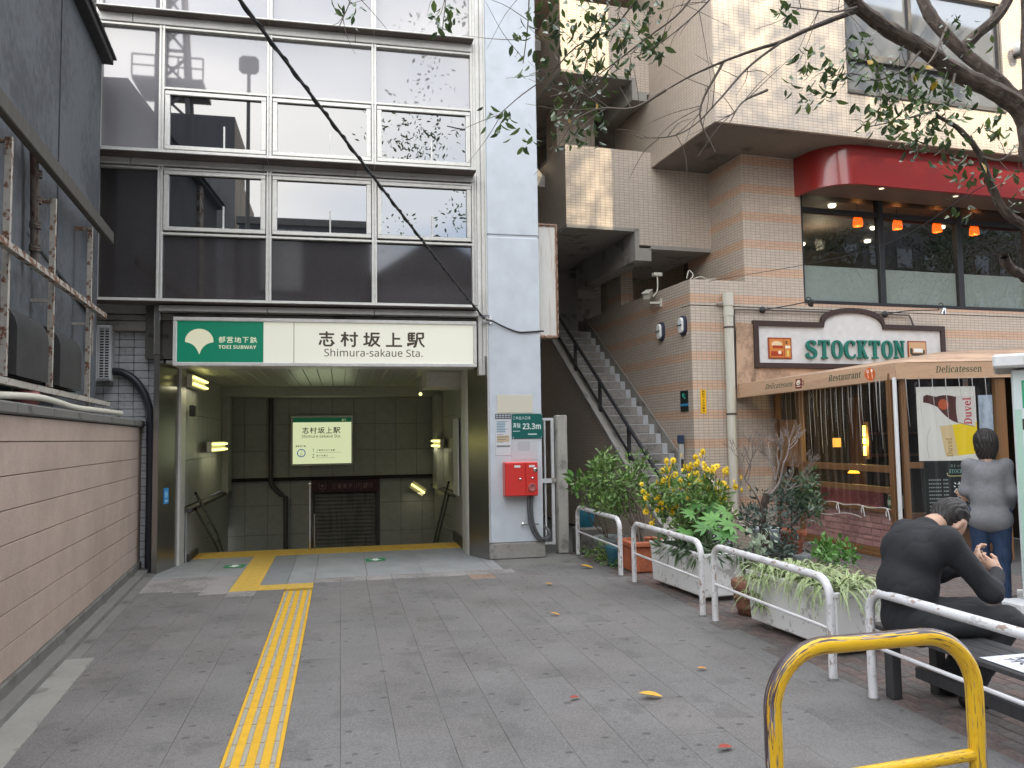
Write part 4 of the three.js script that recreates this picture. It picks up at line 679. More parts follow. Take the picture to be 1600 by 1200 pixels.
// ---------------------------------------------------------------- tiled apartment building on the right (turned frame)
const apt = thing('apartment_building', 'beige tiled apartment building with orange bands and cantilevered upper floors', 'building', [8, 0, -12], true);
const bandPhase = 3.776 - 0.94 * 4;      // courses 0-2 of every ten are orange; one band begins at y = 3.776
for (const t of [T.band]) t.offset.y = -bandPhase / 0.94;
{
  const S = apt, Zf = -11.35, Zb = -12.378, XL = 6.4;
  // ground floor front, with parapet top and a recessed joint
  part(S, 'front_wall', [bx(XL, 15.5, 0, 3.72, Zf - 0.3, Zf), bx(XL, 8.555, 3.735, 4.15, Zf - 0.3, Zf), bx(8.555, 15.5, 3.735, 3.83, Zf - 0.3, Zf)], M.band);
  part(S, 'wall_joint', bx(XL + 0.005, 15.4, 3.72, 3.735, Zf - 0.3, Zf - 0.012), M.dark);
  part(S, 'stair_side_wall', [bx(XL, XL + 0.25, 0, 3.72, -18.5, Zf - 0.3), bx(XL, XL + 0.25, 3.735, 4.15, -18.5, Zf - 0.3), bx(XL + 0.004, XL + 0.25, 3.72, 3.735, -18.5, Zf - 0.3)], M.band);
  part(S, 'low_stair_wall', (() => { const g = prism([[0, 0], [1.75, 0], [0, 1.27]], 0, 0.05, 0.004); g.rotateY(-Math.PI / 2); g.translate(XL + 0.05, 0, Zf); return tri(g); })(), M.tileShaded);
  part(S, 'wall_pier', bx(XL, XL + 0.25, 4.15, 4.95, -14.7, -14.0), M.band);
  part(S, 'corridor_wall', [bx(XL + 0.26, 9.5, 3.0, 9, -15.6, -15.2), bx(5.3, XL, 3.6, 9, -17.4, -16.9), bx(4.2, 7.3, 9.6, 9.8, -16, Zb - 0.4)], M.tileShaded);
  // striped pier between the parapet and the window
  part(S, 'striped_pier', bx(7.42, 8.555, 4.15, 6.32, -13.2, Zf - 0.002), M.band);
  // balcony
  const lip = M.concrete;
  part(S, 'balcony_front', [bx(4.69, 6.02, 5.21, 6.59, Zb - 0.15, Zb), bx(6.02, 7.42, 4.93, 6.59, Zb - 0.15, Zb)], M.tile);
  part(S, 'balcony_side', bx(4.69, 4.84, 5.21, 6.59, -16, Zb - 0.15), M.tile);
  part(S, 'balcony_floor', [bx(4.69, 5.97, 5.16, 5.21, -16, Zb + 0.006), bx(5.94, 6.02, 4.66, 5.21, Zb - 0.14, Zb + 0.006), bx(6.02, 6.245, 4.66, 4.88, -15.2, Zb + 0.006), bx(6.245, 7.42, 4.87, 4.93, -16, Zb + 0.006), bx(5.94, 6.02, 4.66, 5.16, -15.2, Zb - 0.14)], lip);
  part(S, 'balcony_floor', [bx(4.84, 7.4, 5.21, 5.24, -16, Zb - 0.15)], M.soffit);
  part(S, 'stairwell_wall', [bx(4.2, 5.0, 0, 14, -18.8, -16.2), bx(5.0, 9.4, 0, 14, -19.2, -18.0)], M.concrete);
  part(S, 'corridor_slab', [bx(4.2, 9.4, 5.0, 5.155, -19.2, -16.01), bx(4.2, 9.4, 7.66, 7.84, -19.2, -16.01), bx(7.44, 9.4, 6.0, 6.2, -16.0, -13.22)], M.concrete);
  // the floor above: second balcony and what is behind
  part(S, 'balcony_front', [bx(4.64, 6.02, 7.90, 9.15, Zb - 0.15, Zb), bx(6.02, 7.42, 7.66, 9.15, Zb - 0.15, Zb)], M.tile);
  part(S, 'balcony_side', bx(4.64, 4.79, 7.90, 9.15, -16, Zb - 0.15), M.tile);
  part(S, 'balcony_floor', [bx(4.64, 6.0, 7.85, 7.90, -16, Zb + 0.006), bx(5.96, 6.04, 7.50, 7.90, Zb - 0.14, Zb + 0.006), bx(6.04, 6.24, 7.50, 7.66, -15.2, Zb + 0.006), bx(5.96, 6.04, 7.50, 7.85, -15.4, Zb - 0.14), bx(6.24, 7.42, 7.62, 7.66, -16, Zb + 0.006)], lip);
  part(S, 'back_wall', bx(5.0, 5.75, 6.6, 7.9, -14.2, -13.6), M.tile);
  part(S, 'stair_slope', (() => { const g = prism([[0, 0], [1.2, 0.9], [1.2, 1.05], [0, 0.18]], 0, 0.25, 0); g.rotateY(Math.PI / 2); g.translate(4.35, 6.1, -13.2); return tri(g); })(), M.concrete);
  part(S, 'stair_slope', (() => { const g = prism([[0, 0], [1.2, 0.9], [1.2, 1.05], [0, 0.18]], 0, 0.25, 0); g.rotateY(Math.PI / 2); g.translate(4.32, 8.6, -13.2); return tri(g); })(), M.concrete);
  part(S, 'balcony_front', bx(4.62, 7.42, 10.3, 11.6, Zb - 0.15, Zb), M.tile); part(S, 'balcony_side', bx(4.62, 4.77, 10.3, 11.6, -16, Zb - 0.15), M.tile); part(S, 'balcony_floor', bx(4.62, 7.42, 10.25, 10.3, -16, Zb + 0.004), lip);
  // cantilevered block
  const b = [6.283, 6.315, -10.256];
  part(S, 'upper_block', [bx(b[0], 8.69, b[1], 12, Zb - 1.5, b[2], 0.006), bx(8.69, 11.9, b[1], 7.05, Zb - 1.5, b[2], 0.006), bx(11.9, 16.5, b[1], 12, Zb - 1.5, b[2], 0.006), bx(8.69, 11.9, 8.95, 12, Zb - 1.5, b[2], 0.006)], M.tile);
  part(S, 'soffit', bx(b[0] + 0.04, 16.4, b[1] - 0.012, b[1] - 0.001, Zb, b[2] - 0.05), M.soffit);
  // window of the upper floor
  const w = part(S, 'window', [bx(8.69, 11.9, 7.05, 7.12, -10.4, -10.29, 0.004), bx(8.69, 8.75, 7.12, 8.95, -10.4, -10.29, 0.004), bx(9.98, 10.05, 7.12, 8.95, -10.4, -10.29, 0.004), bx(11.85, 11.9, 7.12, 8.95, -10.4, -10.29, 0.004), bx(8.75, 11.85, 7.60, 7.72, -10.4, -10.27, 0.004), bx(9.35, 9.38, 7.12, 7.6, -10.38, -10.3), bx(10.7, 10.73, 7.12, 7.6, -10.38, -10.3), bx(8.69, 11.9, 7.02, 7.05, -10.35, -10.23, 0.003)], M.aluDark);
  const wg = phys([0.16, 0.17, 0.18], 0.03, { ior: 2.2 });
  for (const [x0, x1, y0, y1] of [[8.75, 9.98, 7.72, 8.95], [10.05, 11.85, 7.72, 8.95], [8.75, 9.35, 7.12, 7.6], [9.38, 9.98, 7.12, 7.6], [10.05, 10.7, 7.12, 7.6], [10.73, 11.85, 7.12, 7.6]]) part(w, 'pane', bx(x0, x1, y0, y1, -10.37, -10.35), wg);
  part(S, 'narrow_window', [bx(12.55, 12.62, 7.6, 9.4, -10.27, -10.23, 0.004), bx(12.62, 13.6, 7.6, 7.68, -10.27, -10.23, 0.004)], M.redBand);
  part(S, 'window_pane', bx(12.62, 13.6, 7.68, 9.4, -10.262, -10.248), phys([0.03, 0.025, 0.02], 0.05, { ior: 2 }));
  const ls = thing('eyeball_lamp', 'small white outdoor lamp high on the tiled wall behind the branches', 'lamp', [12.2, 8.1, -10.2], true);
  part(ls, 'lamp_globe', new THREE.SphereGeometry(0.1, 16, 12).translate(12.15, 8.15, -10.14), M.whiteClean); part(ls, 'lamp_base', lathe([[0, 0], [0.08, 0], [0.09, 0.05], [0, 0.06]], 12.15, 8.0, -10.16, 14), M.black);
}
{
  // red curved canopy over the restaurant window
  const pts = [], y0 = 5.655, y1 = 6.3, P = []; const zw = -11.35, zq = -10.5, x0 = 8.44;
  P.push([x0, zw]); P.push([x0 + 0.01, zw + 0.12]); for (let i = 0; i <= 10; i++) { const a = i / 10 * Math.PI / 2; P.push([x0 + 0.02 + 0.62 * (1 - Math.cos(a)), zw + 0.23 + 0.62 * Math.sin(a)]); } P.push([15.5, zq]);
  const s = P.concat([[15.5, zq - 0.07]]); for (let i = P.length - 2; i >= 0; i--) s.push([P[i][0] + 0.07, Math.min(P[i][1] - (i > 6 ? 0.07 : 0.02), zq - 0.07)]);
  const sh = new THREE.Shape(); s.forEach(([x, z], i) => (i ? sh.lineTo(x, -z) : sh.moveTo(x, -z)));
  const g = new THREE.ExtrudeGeometry(sh, { depth: y1 - y0, bevelEnabled: false }); g.rotateX(-Math.PI / 2); g.translate(0, y0, 0);
  const t = thing('red_canopy', 'glossy red curved fascia above the restaurant windows', 'canopy', [11, 5.6, -10.9], true);
  const sm = toCreasedNormals(g, 0.6); part(t, 'fascia', tri(sm), M.redBand);
  const ce = P.concat([[15.5, zw]]); const c2 = new THREE.Shape(); ce.forEach(([x, z], i) => (i ? c2.lineTo(x, -z) : c2.moveTo(x, -z))); const q = new THREE.ExtrudeGeometry(c2, { depth: 0.02, bevelEnabled: false }); q.rotateX(-Math.PI / 2); q.translate(0.04, y0 + 0.06, -0.03);
  part(t, 'canopy_ceiling', tri(q), std([0.12, 0.09, 0.08], 0.6));
  const glow = std([0.8, 0.7, 0.5], 0.4, { emissive: C(1, 0.85, 0.55), emissiveIntensity: 0.8 });
  for (const [x, z] of [[9.7, -10.75], [11.3, -10.8]]) { const d = thing('downlight', x < 10 ? 'small round downlight in the canopy ceiling above the left window' : 'small round downlight in the canopy ceiling above the middle window', 'lamp', [x, 5.7, z], true); part(d, 'lens', lathe([[0, 0], [0.035, 0], [0.04, 0.012]], x, y0 + 0.045, z, 14), glow); part(d, 'rim', lathe([[0.042, 0], [0.055, 0], [0.055, 0.012]], x, y0 + 0.046, z, 14), M.whiteClean); }
}
{
  // restaurant window and the room behind it
  const S = apt, Z = -11.42, x0 = 8.56, x1 = 15.4, yb = 3.84, yt = 5.75;
  const fr = [[8.56, 8.60], [10.16, 10.27], [11.88, 12.0], [13.5, 13.62]];
  const w = part(S, 'restaurant_window', [...fr.map(([a, b]) => bx(a, b, yb, yt, Z - 0.06, Z + 0.05, 0.005)), bx(x0, x1, yb, yb + 0.05, Z - 0.06, Z + 0.06, 0.005), bx(x0, x1, 5.42, 5.50, Z - 0.06, Z + 0.04, 0.005), bx(x0, x1, yt, 6.3, Z - 0.3, Z + 0.0)], M.black);
  const glass = phys([0.86, 0.88, 0.88], 0.0, { transmission: 1, thickness: 0, ior: 1.75 }), film = new THREE.MeshPhysicalMaterial({ color: C(0.70, 0.74, 0.69), roughness: 0.3, transmission: 0.25, thickness: 0 });
  for (let i = 0; i < 3; i++) { const a = fr[i][1], b = fr[i + 1][0]; part(w, 'pane', bx(a, b, yb + 0.05, 5.42, Z - 0.012, Z - 0.004), glass); part(w, 'pane', bx(a, b, 5.5, yt, Z - 0.012, Z - 0.004), glass); part(w, 'frosted_film', bx(a + 0.01, b - 0.01, yb + 0.06, 4.50, Z - 0.024, Z - 0.016), film); }
  part(w, 'pane', bx(13.62, x1, yb + 0.05, yt, Z - 0.012, Z - 0.004), glass);
  part(S, 'dining_room', [bx(x0, x1 + 0.1, yb - 0.2, yb, -16, Z - 0.07), bx(x0, x1 + 0.1, 6.0, 6.1, -16, Z - 0.31), bx(x0, x1 + 0.1, yb, 6, -16.2, -16), bx(x0 - 0.12, x0 - 0.002, yb, 6, -16, Z - 0.07), bx(x1 + 0.1, x1 + 0.2, yb, 6, -16, Z - 0.07)], std([0.13, 0.10, 0.085], 0.7));
  const spots = [[9.2, 5.95, -13.0], [10.1, 5.95, -14.2], [9.0, 5.95, -14.6], [10.9, 5.95, -15.2], [12.2, 5.95, -13.8], [11.6, 5.95, -15.4], [12.9, 5.95, -14.8], [13.6, 5.95, -13.4], [10.2, 5.95, -12.6]];
  const glow = std([0.9, 0.85, 0.7], 0.4, { emissive: C(1, 0.88, 0.6), emissiveIntensity: 3 });
  spots.forEach(([x, y, z], i) => { const d = thing('ceiling_spot', 'tiny warm ceiling light inside the upstairs dining room', 'lamp', [x, y, z], true, 'ceiling lights in the upstairs dining room'); part(d, 'lens', lathe([[0, 0], [0.06, 0], [0.07, 0.02], [0.07, 0.05]], x, y, z, 12), glow); });
  const pl = new THREE.PointLight(C(1, 0.82, 0.55), 0.6); pl.name = 'dining_room_light'; pl.shadow.radius = 6; pl.position.copy(toW(11, 5.6, -14)); scene.add(pl);
  const shade = new THREE.MeshPhysicalMaterial({ color: C(0.85, 0.22, 0.02), roughness: 0.4, emissive: C(1, 0.2, 0.01), emissiveIntensity: 0.45, transmission: 0.3, thickness: 0, side: THREE.DoubleSide });
  const ords = ['leftmost', 'second from left', 'third from left', 'rightmost'];
  [10.52, 11.43, 12.375, 13.29].forEach((x, i) => {
    const d = thing('pendant_lamp', ords[i] + ' of the four orange pendant lamps behind the restaurant glass', 'pendant lamp', [x, 5.55, -12.3], true, 'orange pendant lamps in a row');
    part(d, 'lamp_shade', lathe([[0.088, 0], [0.092, 0.05], [0.085, 0.12], [0.06, 0.19], [0.03, 0.215], [0, 0.22]], x, 5.52, -12.3, 20), shade); part(d, 'cord', bar([x, 5.73, -12.3], [x, 6.0, -12.3], 0.006), M.black);
    const l = new THREE.PointLight(C(1, 0.45, 0.12), 0.05); l.name = 'pendant_light'; l.position.set(0, 0.02, 0); d.add(l);
  });
}
// ---------------------------------------------------------------- outdoor staircase
{
  const t = thing('outdoor_staircase', 'steep tiled outdoor staircase rising between dark wall and striped wall', 'staircase', [6, 0, -13], true);
  const rise = 0.1665, run = 0.2345, z0 = -10.35, n = 23, xl = 5.55, xr = 6.38;
  const tread = std([0.30, 0.28, 0.255], 0.8, { map: again(T.blotch, 1.2) }), nose = std([0.50, 0.51, 0.52], 0.7, { map: T.grain });
  for (let i = 0; i < n; i++) {
    const y = rise * (i + 1), z = z0 - run * i, s = part(t, 'step', bx(xl, xr - 0.1, Math.max(0, y - rise - 0.1), y, z - run, z, 0.004), tread);
    const k = 5, wdt = (xr - 0.1 - xl) / k; for (let j = 0; j < k; j++) part(s, 'tile', bx(xl + j * wdt + 0.004, xl + (j + 1) * wdt - 0.004, y - rise + 0.03, y - 0.012, z, z + 0.006, 0.002), tread);
    part(s, 'nosing', bx(xl, xr - 0.1, y - 0.008, y + 0.006, z - 0.05, z + 0.012, 0.003), nose);
    part(t, 'step_end', bx(xr - 0.1, xr, Math.max(0, y - rise - 0.1), y + 0.004, z - run, z + 0.004, 0.004), nose);
  }
  const slope = (x0, x1, dy, h, zs, ze, m, name) => { const a = [[-zs, rise + (z0 - zs) / run * rise + dy], [-ze, rise + (z0 - ze) / run * rise + dy]]; const g = prism([[a[0][0], Math.max(0, a[0][1] - h)], [a[1][0], Math.max(0, a[1][1] - h)], [a[1][0], a[1][1]], [a[0][0], Math.max(0.02, a[0][1])]], 0, x1 - x0, 0.004); g.rotateY(Math.PI / 2); g.translate(x0, 0, 0); return part(t, name, tri(g), m); };
  slope(xr - 0.005, xr + 0.018, 0.13, 0.35, -10.2, -15.9, M.concrete, 'stringer');
  slope(5.36, 5.54, 0.02, 6, -10.3, -15.9, M.tileShaded, 'side_wall'); slope(5.33, 5.56, 0.10, 0.085, -10.2, -15.9, M.concrete, 'wall_cap');
  part(t, 'landing', bx(4.9, 6.4, 3.6, rise * 23, -18, z0 - run * 23), M.concrete);
  part(t, 'landing_wall', bx(4.6, 5.36, 0, 6, -17.2, -15.9), M.tileShaded);
  const H = (z, d) => rise + (z0 - z) / run * rise + d;
  part(t, 'handrail', tube([[5.45, H(-10.5, 0.62), -10.5], [5.45, H(-16, 0.62), -16]], 0.03, 2, 10), M.black);
  part(t, 'handrail', tube([[5.45, H(-10.5, 0.2), -10.5], [5.45, H(-16, 0.2), -16]], 0.025, 2, 10), M.black);
  for (let z = -10.6; z > -16; z -= 1.15) part(t, 'rail_post', rod([5.45, H(z, 0.05), z], [5.45, H(z, 0.62), z], 0.05), M.black);
}
// ---------------------------------------------------------------- fittings on the striped wall
{
  const c = thing('security_camera', 'cream security camera on a bracket high on the stair wall', 'camera', [6.3, 3.95, -12.45], true);
  part(c, 'camera_body', (() => { const g = bx(-0.055, 0.055, -0.05, 0.05, -0.16, 0.16, 0.008); g.rotateX(0.35); g.rotateY(-0.7); g.translate(6.2, 4.08, -12.45); return g; })(), M.cream);
  part(c, 'sun_shield', (() => { const g = bx(-0.065, 0.065, 0.052, 0.062, -0.16, 0.2, 0.003); g.rotateX(0.35); g.rotateY(-0.7); g.translate(6.2, 4.085, -12.45); return g; })(), M.cream);
  part(c, 'bracket', [rod([6.4, 3.93, -12.35], [6.2, 3.93, -12.4], 0.035), rod([6.395, 3.86, -12.35], [6.395, 4.0, -12.35], 0.05), tube([[6.22, 4.02, -12.3], [6.3, 4.12, -12.3], [6.34, 4.3, -12.35], [6.36, 4.42, -12.4]], 0.012, 12, 6)], M.cream);
  part(c, 'junction_box', bx(6.28, 6.44, 4.40, 4.46, -12.45, -12.35, 0.006), M.cream);
  for (const [z, l] of [[-12.34, 'oval bulkhead lamp on the stair wall, the farther of the pair'], [-11.57, 'oval bulkhead lamp on the stair wall, nearest the corner']]) {
    const b = thing('bulkhead_lamp', l, 'lamp', [6.4, 3.3, z], true, 'oval bulkhead lamps on the stair wall');
    const cap = (r, h, d) => { const s = new THREE.Shape(); s.absarc(0, h, r, 0, Math.PI); s.absarc(0, -h, r, Math.PI, 2 * Math.PI); const g = new THREE.ExtrudeGeometry(s, { depth: d, bevelEnabled: true, bevelSize: 0.012, bevelThickness: 0.02, bevelSegments: 3, curveSegments: 12 }); g.rotateY(-Math.PI / 2); return g; };
    part(b, 'lamp_body', cap(0.085, 0.065, 0.03).translate(6.4, 3.425, z), std([0.025, 0.03, 0.055], 0.4));
    part(b, 'diffuser', cap(0.052, 0.065, 0.03).translate(6.362, 3.425, z), phys([0.78, 0.78, 0.75], 0.3)); part(b, 'cross_guard', rod([6.305, 3.425, z - 0.075], [6.305, 3.425, z + 0.075], 0.014), std([0.025, 0.03, 0.055], 0.4));
  }
  const t1 = canvasTex(160, 256, (c2, w, h) => { c2.fillStyle = '#1a2422'; c2.fillRect(0, 0, w, h); c2.fillStyle = '#35b79a'; c2.beginPath(); c2.moveTo(44, 34); c2.lineTo(96, 34); c2.lineTo(80, 52); c2.lineTo(116, 92); c2.lineTo(98, 108); c2.lineTo(64, 70); c2.lineTo(44, 88); c2.fill(); c2.fillRect(104, 46, 16, 16); c2.fillStyle = '#3b8fc4'; c2.fillRect(0, 160, w, 26); c2.fillStyle = '#16405c'; c2.fillRect(0, 186, w, 6); });
  const sg = thing('arrow_sign', 'black sign with teal arrow and blue stripe on the stair wall', 'sign', [6.39, 2.0, -11.62], true);
  const gp = bx(6.38, 6.398, 2.02, 2.36, -11.74, -11.5, 0.002); { const p = gp.attributes.position, u = gp.attributes.uv; for (let i = 0; i < p.count; i++) u.setXY(i, (p.getZ(i) + 11.74) / 0.24, (p.getY(i) - 2.02) / 0.34); }
  part(sg, 'plate', gp, std(0xffffff, 0.35, { map: t1 }));
  const t2 = canvasTex(64, 256, (c2, w, h) => { c2.fillStyle = '#e9b409'; c2.fillRect(0, 0, w, h); c2.strokeStyle = '#3a2c06'; [...'防犯カメラ作動中'].forEach((k, i) => kanji(c2, k, 16, 8 + i * 30, 30, 26, 4)); });
  solo('yellow_notice', plate(6.53, 6.63, 1.98, 2.36, -11.35, -11.342, 0.001), std(0xffffff, 0.5, { map: t2 }), 'narrow yellow vertical notice on the striped wall corner', 'notice', null, true);
  const ic = thing('intercom_post', 'slim grey and black post with blue top at the foot of the stairs', 'post', [6.3, 0, -11.6], true);
  part(ic, 'post', bx(6.27, 6.35, 0, 1.5, -11.66, -11.6, 0.006), std([0.42, 0.42, 0.4], 0.5)); part(ic, 'post_head', bx(6.262, 6.358, 1.5, 1.64, -11.67, -11.59, 0.01), std([0.03, 0.05, 0.10], 0.4)); part(ic, 'slot', bx(6.29, 6.335, 1.0, 1.25, -11.6, -11.596), M.black);
  const dp = thing('downpipe', 'thick cream downpipe on the striped wall beside the terrace', 'downpipe', [7.02, 0, -11.28], true);
  part(dp, 'pipe', bar([7.03, 0, -11.26], [7.03, 3.78, -11.26], 0.075, 0.075, 20), M.cream); part(dp, 'pipe_collar', [bar([7.03, 3.72, -11.26], [7.03, 3.93, -11.26], 0.088, 0.088, 20), bar([7.03, 3.55, -11.26], [7.03, 3.65, -11.26], 0.084, 0.084, 20)], M.cream);
  for (const y of [1.95, 3.35]) part(dp, 'pipe_clip', lathe([[0.08, 0], [0.08, 0.03]], 7.03, y, -11.26, 20), M.rustDark);
  part(dp, 'stub_pipe', bar([7.03, 3.8, -11.26], [6.85, 3.74, -11.3], 0.02), M.rust);
  solo('wire_coil', [tube([[6.36, 4.16, -11.38], [6.42, 4.3, -11.4], [6.48, 4.22, -11.38], [6.42, 4.15, -11.36]], 0.008, 20, 6), tube([[6.5, 4.17, -11.4], [6.62, 4.2, -11.38], [6.75, 4.17, -11.4], [6.9, 4.18, -11.38]], 0.008, 20, 6)], M.cream, 'loose pale wire coiled on the parapet corner', 'wire', null, true);
}
solo('thin_wire', tube([toW(6.75, 4.13, -11.38).toArray(), [5.6, 3.62, -7.6], [4.55, 3.42, -4.75]], 0.0035, 30, 5), M.rubber, 'thin dark wire strung from the parapet across the restaurant window to the tree', 'wire');
// ---------------------------------------------------------------- restaurant terrace: awning, timber frame, clear sheets, brick base
const PX = 7.0, PZ = -8.98, FD = [0.977, 0.2115];                       // the terrace corner and the direction of its front

const front = (g) => { g.rotateY(-Math.atan2(FD[1], FD[0])); g.translate(PX, 0, PZ); return g; };         // from front coordinates (x along, z out)
const terrace = thing('restaurant_terrace', 'timber terrace with clear plastic sheets and beige awning lettered Delicatessen Restaurant', 'terrace', [7.0, 0, -9]);
{
  const S = terrace, A = [6.27, -11.80], B = [6.98, -8.92], E = [6.98 + FD[0] * 3.2, -8.92 + FD[1] * 3.2];
  const wall = (X, Y) => toW(X, Y, -11.33).toArray();
  const dark = '#3d4a34';
  const side = canvasTex(2048, 150, (c, w, h) => {
    c.fillStyle = '#b8977a'; c.fillRect(0, 0, w, h); const q = rng(3); for (let i = 0; i < 500; i++) { c.fillStyle = 'rgba(120,85,55,' + (q() * 0.05).toFixed(3) + ')'; c.fillRect(q() * w, q() * h, 20 + q() * 90, 3 + q() * 20); }
    c.fillStyle = dark; const it = (s, x0, x1, y, sz) => { c.save(); c.translate(x0, y); c.transform(1, 0, -0.2, 1, 0, 0); fitText(c, s, 0, 0, x1 - x0, sz, 'serif', 'bold'); c.restore(); };
    it('Delicatessen', 430, 826, 96, 76); it('Restaurant', 1292, 1672, 96, 86);
    c.fillStyle = '#6b2a22'; c.fillRect(866, 30, 84, 98); c.fillStyle = '#d8cbb6'; c.beginPath(); c.arc(906, 66, 27, 0, 7); c.fill(); c.fillStyle = '#6b2a22'; c.fillRect(890, 70, 34, 6); c.fillStyle = '#d8cbb6'; c.fillRect(880, 100, 56, 10); c.strokeStyle = '#6b2a22'; c.lineWidth = 8; c.strokeRect(950, 58, 26, 32);
    c.fillStyle = '#c95d24'; c.beginPath(); c.ellipse(1775, 74, 58, 62, 0, 0, 7); c.fill(); c.fillStyle = '#ece2d2'; c.fillRect(1750, 34, 5, 80); for (const k of [-12, 0, 12]) c.fillRect(1750 + k, 28, 4, 28); c.fillRect(1744, 52, 18, 8); c.beginPath(); c.ellipse(1797, 42, 11, 17, 0, 0, 7); c.fill(); c.fillRect(1794, 42, 6, 72);
  });
  const frontT = canvasTex(2048, 140, (c, w, h) => { c.fillStyle = '#b8977a'; c.fillRect(0, 0, w, h); const q = rng(4); for (let i = 0; i < 500; i++) { c.fillStyle = 'rgba(120,85,55,' + (q() * 0.05).toFixed(3) + ')'; c.fillRect(q() * w, q() * h, 20 + q() * 90, 3 + q() * 20); } c.fillStyle = dark; c.save(); c.translate(322, 92); c.transform(1, 0, -0.2, 1, 0, 0); fitText(c, 'Delicatessen', 0, 0, 380, 78, 'serif', 'bold'); c.restore(); });
  const cloth = (t) => std(0xffffff, 0.9, { map: t, bumpMap: again(T.rough, 4, 0.4), bumpScale: 0.004, side: THREE.DoubleSide });
  const a0 = [A[0], 2.225, A[1]], a1 = [A[0] + 0.03, 2.45, A[1] + 0.01], b0 = [B[0], 2.318, B[1]], b1 = [B[0] - 0.01, 2.53, B[1] - 0.01], e0 = [E[0], 2.335, E[1]], e1 = [E[0], 2.55, E[1]];
  const aw = part(S, 'awning', [quad(b1, e1, wall(15, 3.25), wall(11.36, 3.05)), quad(a1, b1, wall(11.36, 3.05), wall(7.5, 2.64))].map((g) => tri(g)), M.canvas);
  part(aw, 'side_valance', quad(a0, b0, b1, a1), cloth(side)); part(aw, 'front_valance', quad(b0, e0, e1, b1), cloth(frontT));
  part(aw, 'valance_seam', [tube([b0, b1], 0.006, 1, 6), tube([a1, b1, e1], 0.006, 2, 6, false), tube([a0, b0, e0], 0.007, 2, 6, false)], M.canvas);
  part(aw, 'awning_flap', [quad(wall(7.13, 2.22), wall(7.5, 2.44), wall(7.47, 3.44), wall(7.16, 3.46)), quad(wall(7.3, 2.30), wall(9.4, 2.55), wall(9.4, 2.74), wall(7.49, 2.71))].map((g) => { g.translate(0.02, 0, 0.06); return tri(g); }), M.canvas);
  // timber frame of the side
  const X = 7.0, z0 = PZ, z1 = -11.86, tr = (n, y0, y1, d = 0.05) => part(S, n, bx(X - d, X + 0.01, y0, y1, z1, z0 - 0.08, 0.004), M.woodTrim);
  tr('rail', 1.115, 1.205); tr('rail', 0.845, 0.925, 0.045); tr('sill', 0.585, 0.645, 0.06); tr('base_board', 0.0, 0.11, 0.07);
  part(S, 'base_board', bx(X - 0.09, X - 0.02, 0.0, 0.05, z1, z0, 0.004), M.woodTrim);
  for (const [za, zb] of [[-9.10, -9.02], [-11.2, -11.1], [-11.86, -11.78]]) part(S, 'post', bx(X - 0.055, X + 0.03, 0, 2.4, za, zb, 0.005), M.woodTrim);
  part(S, 'corner_post', front(bx(0.06, 0.13, 0, 2.4, -0.05, 0.02, 0.004)), M.woodTrim);
  part(S, 'corner_pole', bar([6.965, 0, -8.95], [6.965, 2.34, -8.95], 0.026, 0.026, 14), M.whiteClean);
  // brick base: every brick a piece
  const bed = part(S, 'brick_base', bx(X - 0.012, X + 0.1, 0.11, 0.585, z1, z0 - 0.1), M.mortar);
  const bm = [M.brick, std([0.46, 0.27, 0.235], 0.8, { map: again(T.blotch, 1.1) }), std([0.37, 0.20, 0.18], 0.8, { map: T.blotch })], q = rng(21);
  let y = 0.112; for (let k = 0; y < 0.57; k++) { const h = [0.085, 0.06, 0.1, 0.075, 0.1, 0.05][k % 6]; let z = z0 - 0.1 - q() * 0.1; while (z > z1) { const l = 0.14 + 0.14 * q(), e = Math.max(z - l, z1); part(bed, 'brick', bx(X - 0.026 - 0.003 * q(), X - 0.01, y + 0.004, Math.min(y + h, 0.582) - 0.004, e + 0.004, z - 0.004, 0.004), bm[Math.floor(q() * 3)]); z = e; } y += h; }
  // slatted wooden screen in the far bay
  for (let i = 0; i < 15; i++) part(S, 'screen_slat', bx(X - 0.01, X + 0.02, 1.21, 1.86, -11.76 + i * 0.04, -11.735 + i * 0.04, 0.002), std([0.40, 0.22, 0.10], 0.7, { map: again(T.wood, 3, 0.5) }));
  // inside: back wall, floor, bench, lights
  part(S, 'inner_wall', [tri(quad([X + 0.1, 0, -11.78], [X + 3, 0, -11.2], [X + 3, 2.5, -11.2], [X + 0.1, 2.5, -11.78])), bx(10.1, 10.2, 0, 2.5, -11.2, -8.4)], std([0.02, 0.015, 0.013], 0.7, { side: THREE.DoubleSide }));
  part(S, 'inner_shelf', [bx(8.2, 9.4, 1.25, 1.29, -11.4, -11.15), bx(8.2, 9.4, 1.6, 1.64, -11.4, -11.15), bx(8.0, 8.05, 0, 2.2, -11.4, -11.1)], M.woodDark);
  const vinyl = phys([0.93, 0.93, 0.92], 0.04, { transmission: 1, thickness: 0, ior: 1.5, side: THREE.DoubleSide });
  const sheet = (u0, u1, y0, y1, map, seed, amp = 0.02) => {
    const nu = 90, nv = 14, g = new THREE.PlaneGeometry(1, 1, nu, nv), p = g.attributes.position;
    for (let i = 0; i < p.count; i++) { const s = p.getX(i) + 0.5, t = p.getY(i) + 0.5, u = lerp(u0, u1, s), f = Math.pow(t, 0.7); const n = (vnoise(u * 7 + seed, t * 0.8, 999, 999, seed) - 0.5) * 2; const o = amp * (0.25 + f) * (Math.pow(Math.abs(Math.sin(u * 17 + seed + n)), 6) + 0.4 * n); const w = map(u, o); p.setXYZ(i, w[0], lerp(y0, y1, t) - (t > 0.99 ? 0 : 0), w[1]); }
    g.computeVertexNormals(); return g;
  };
  part(S, 'clear_sheet', sheet(z1, z0, 0.5, 2.36, (u, o) => [X - 0.085 - o, u], 5, 0.034), vinyl);
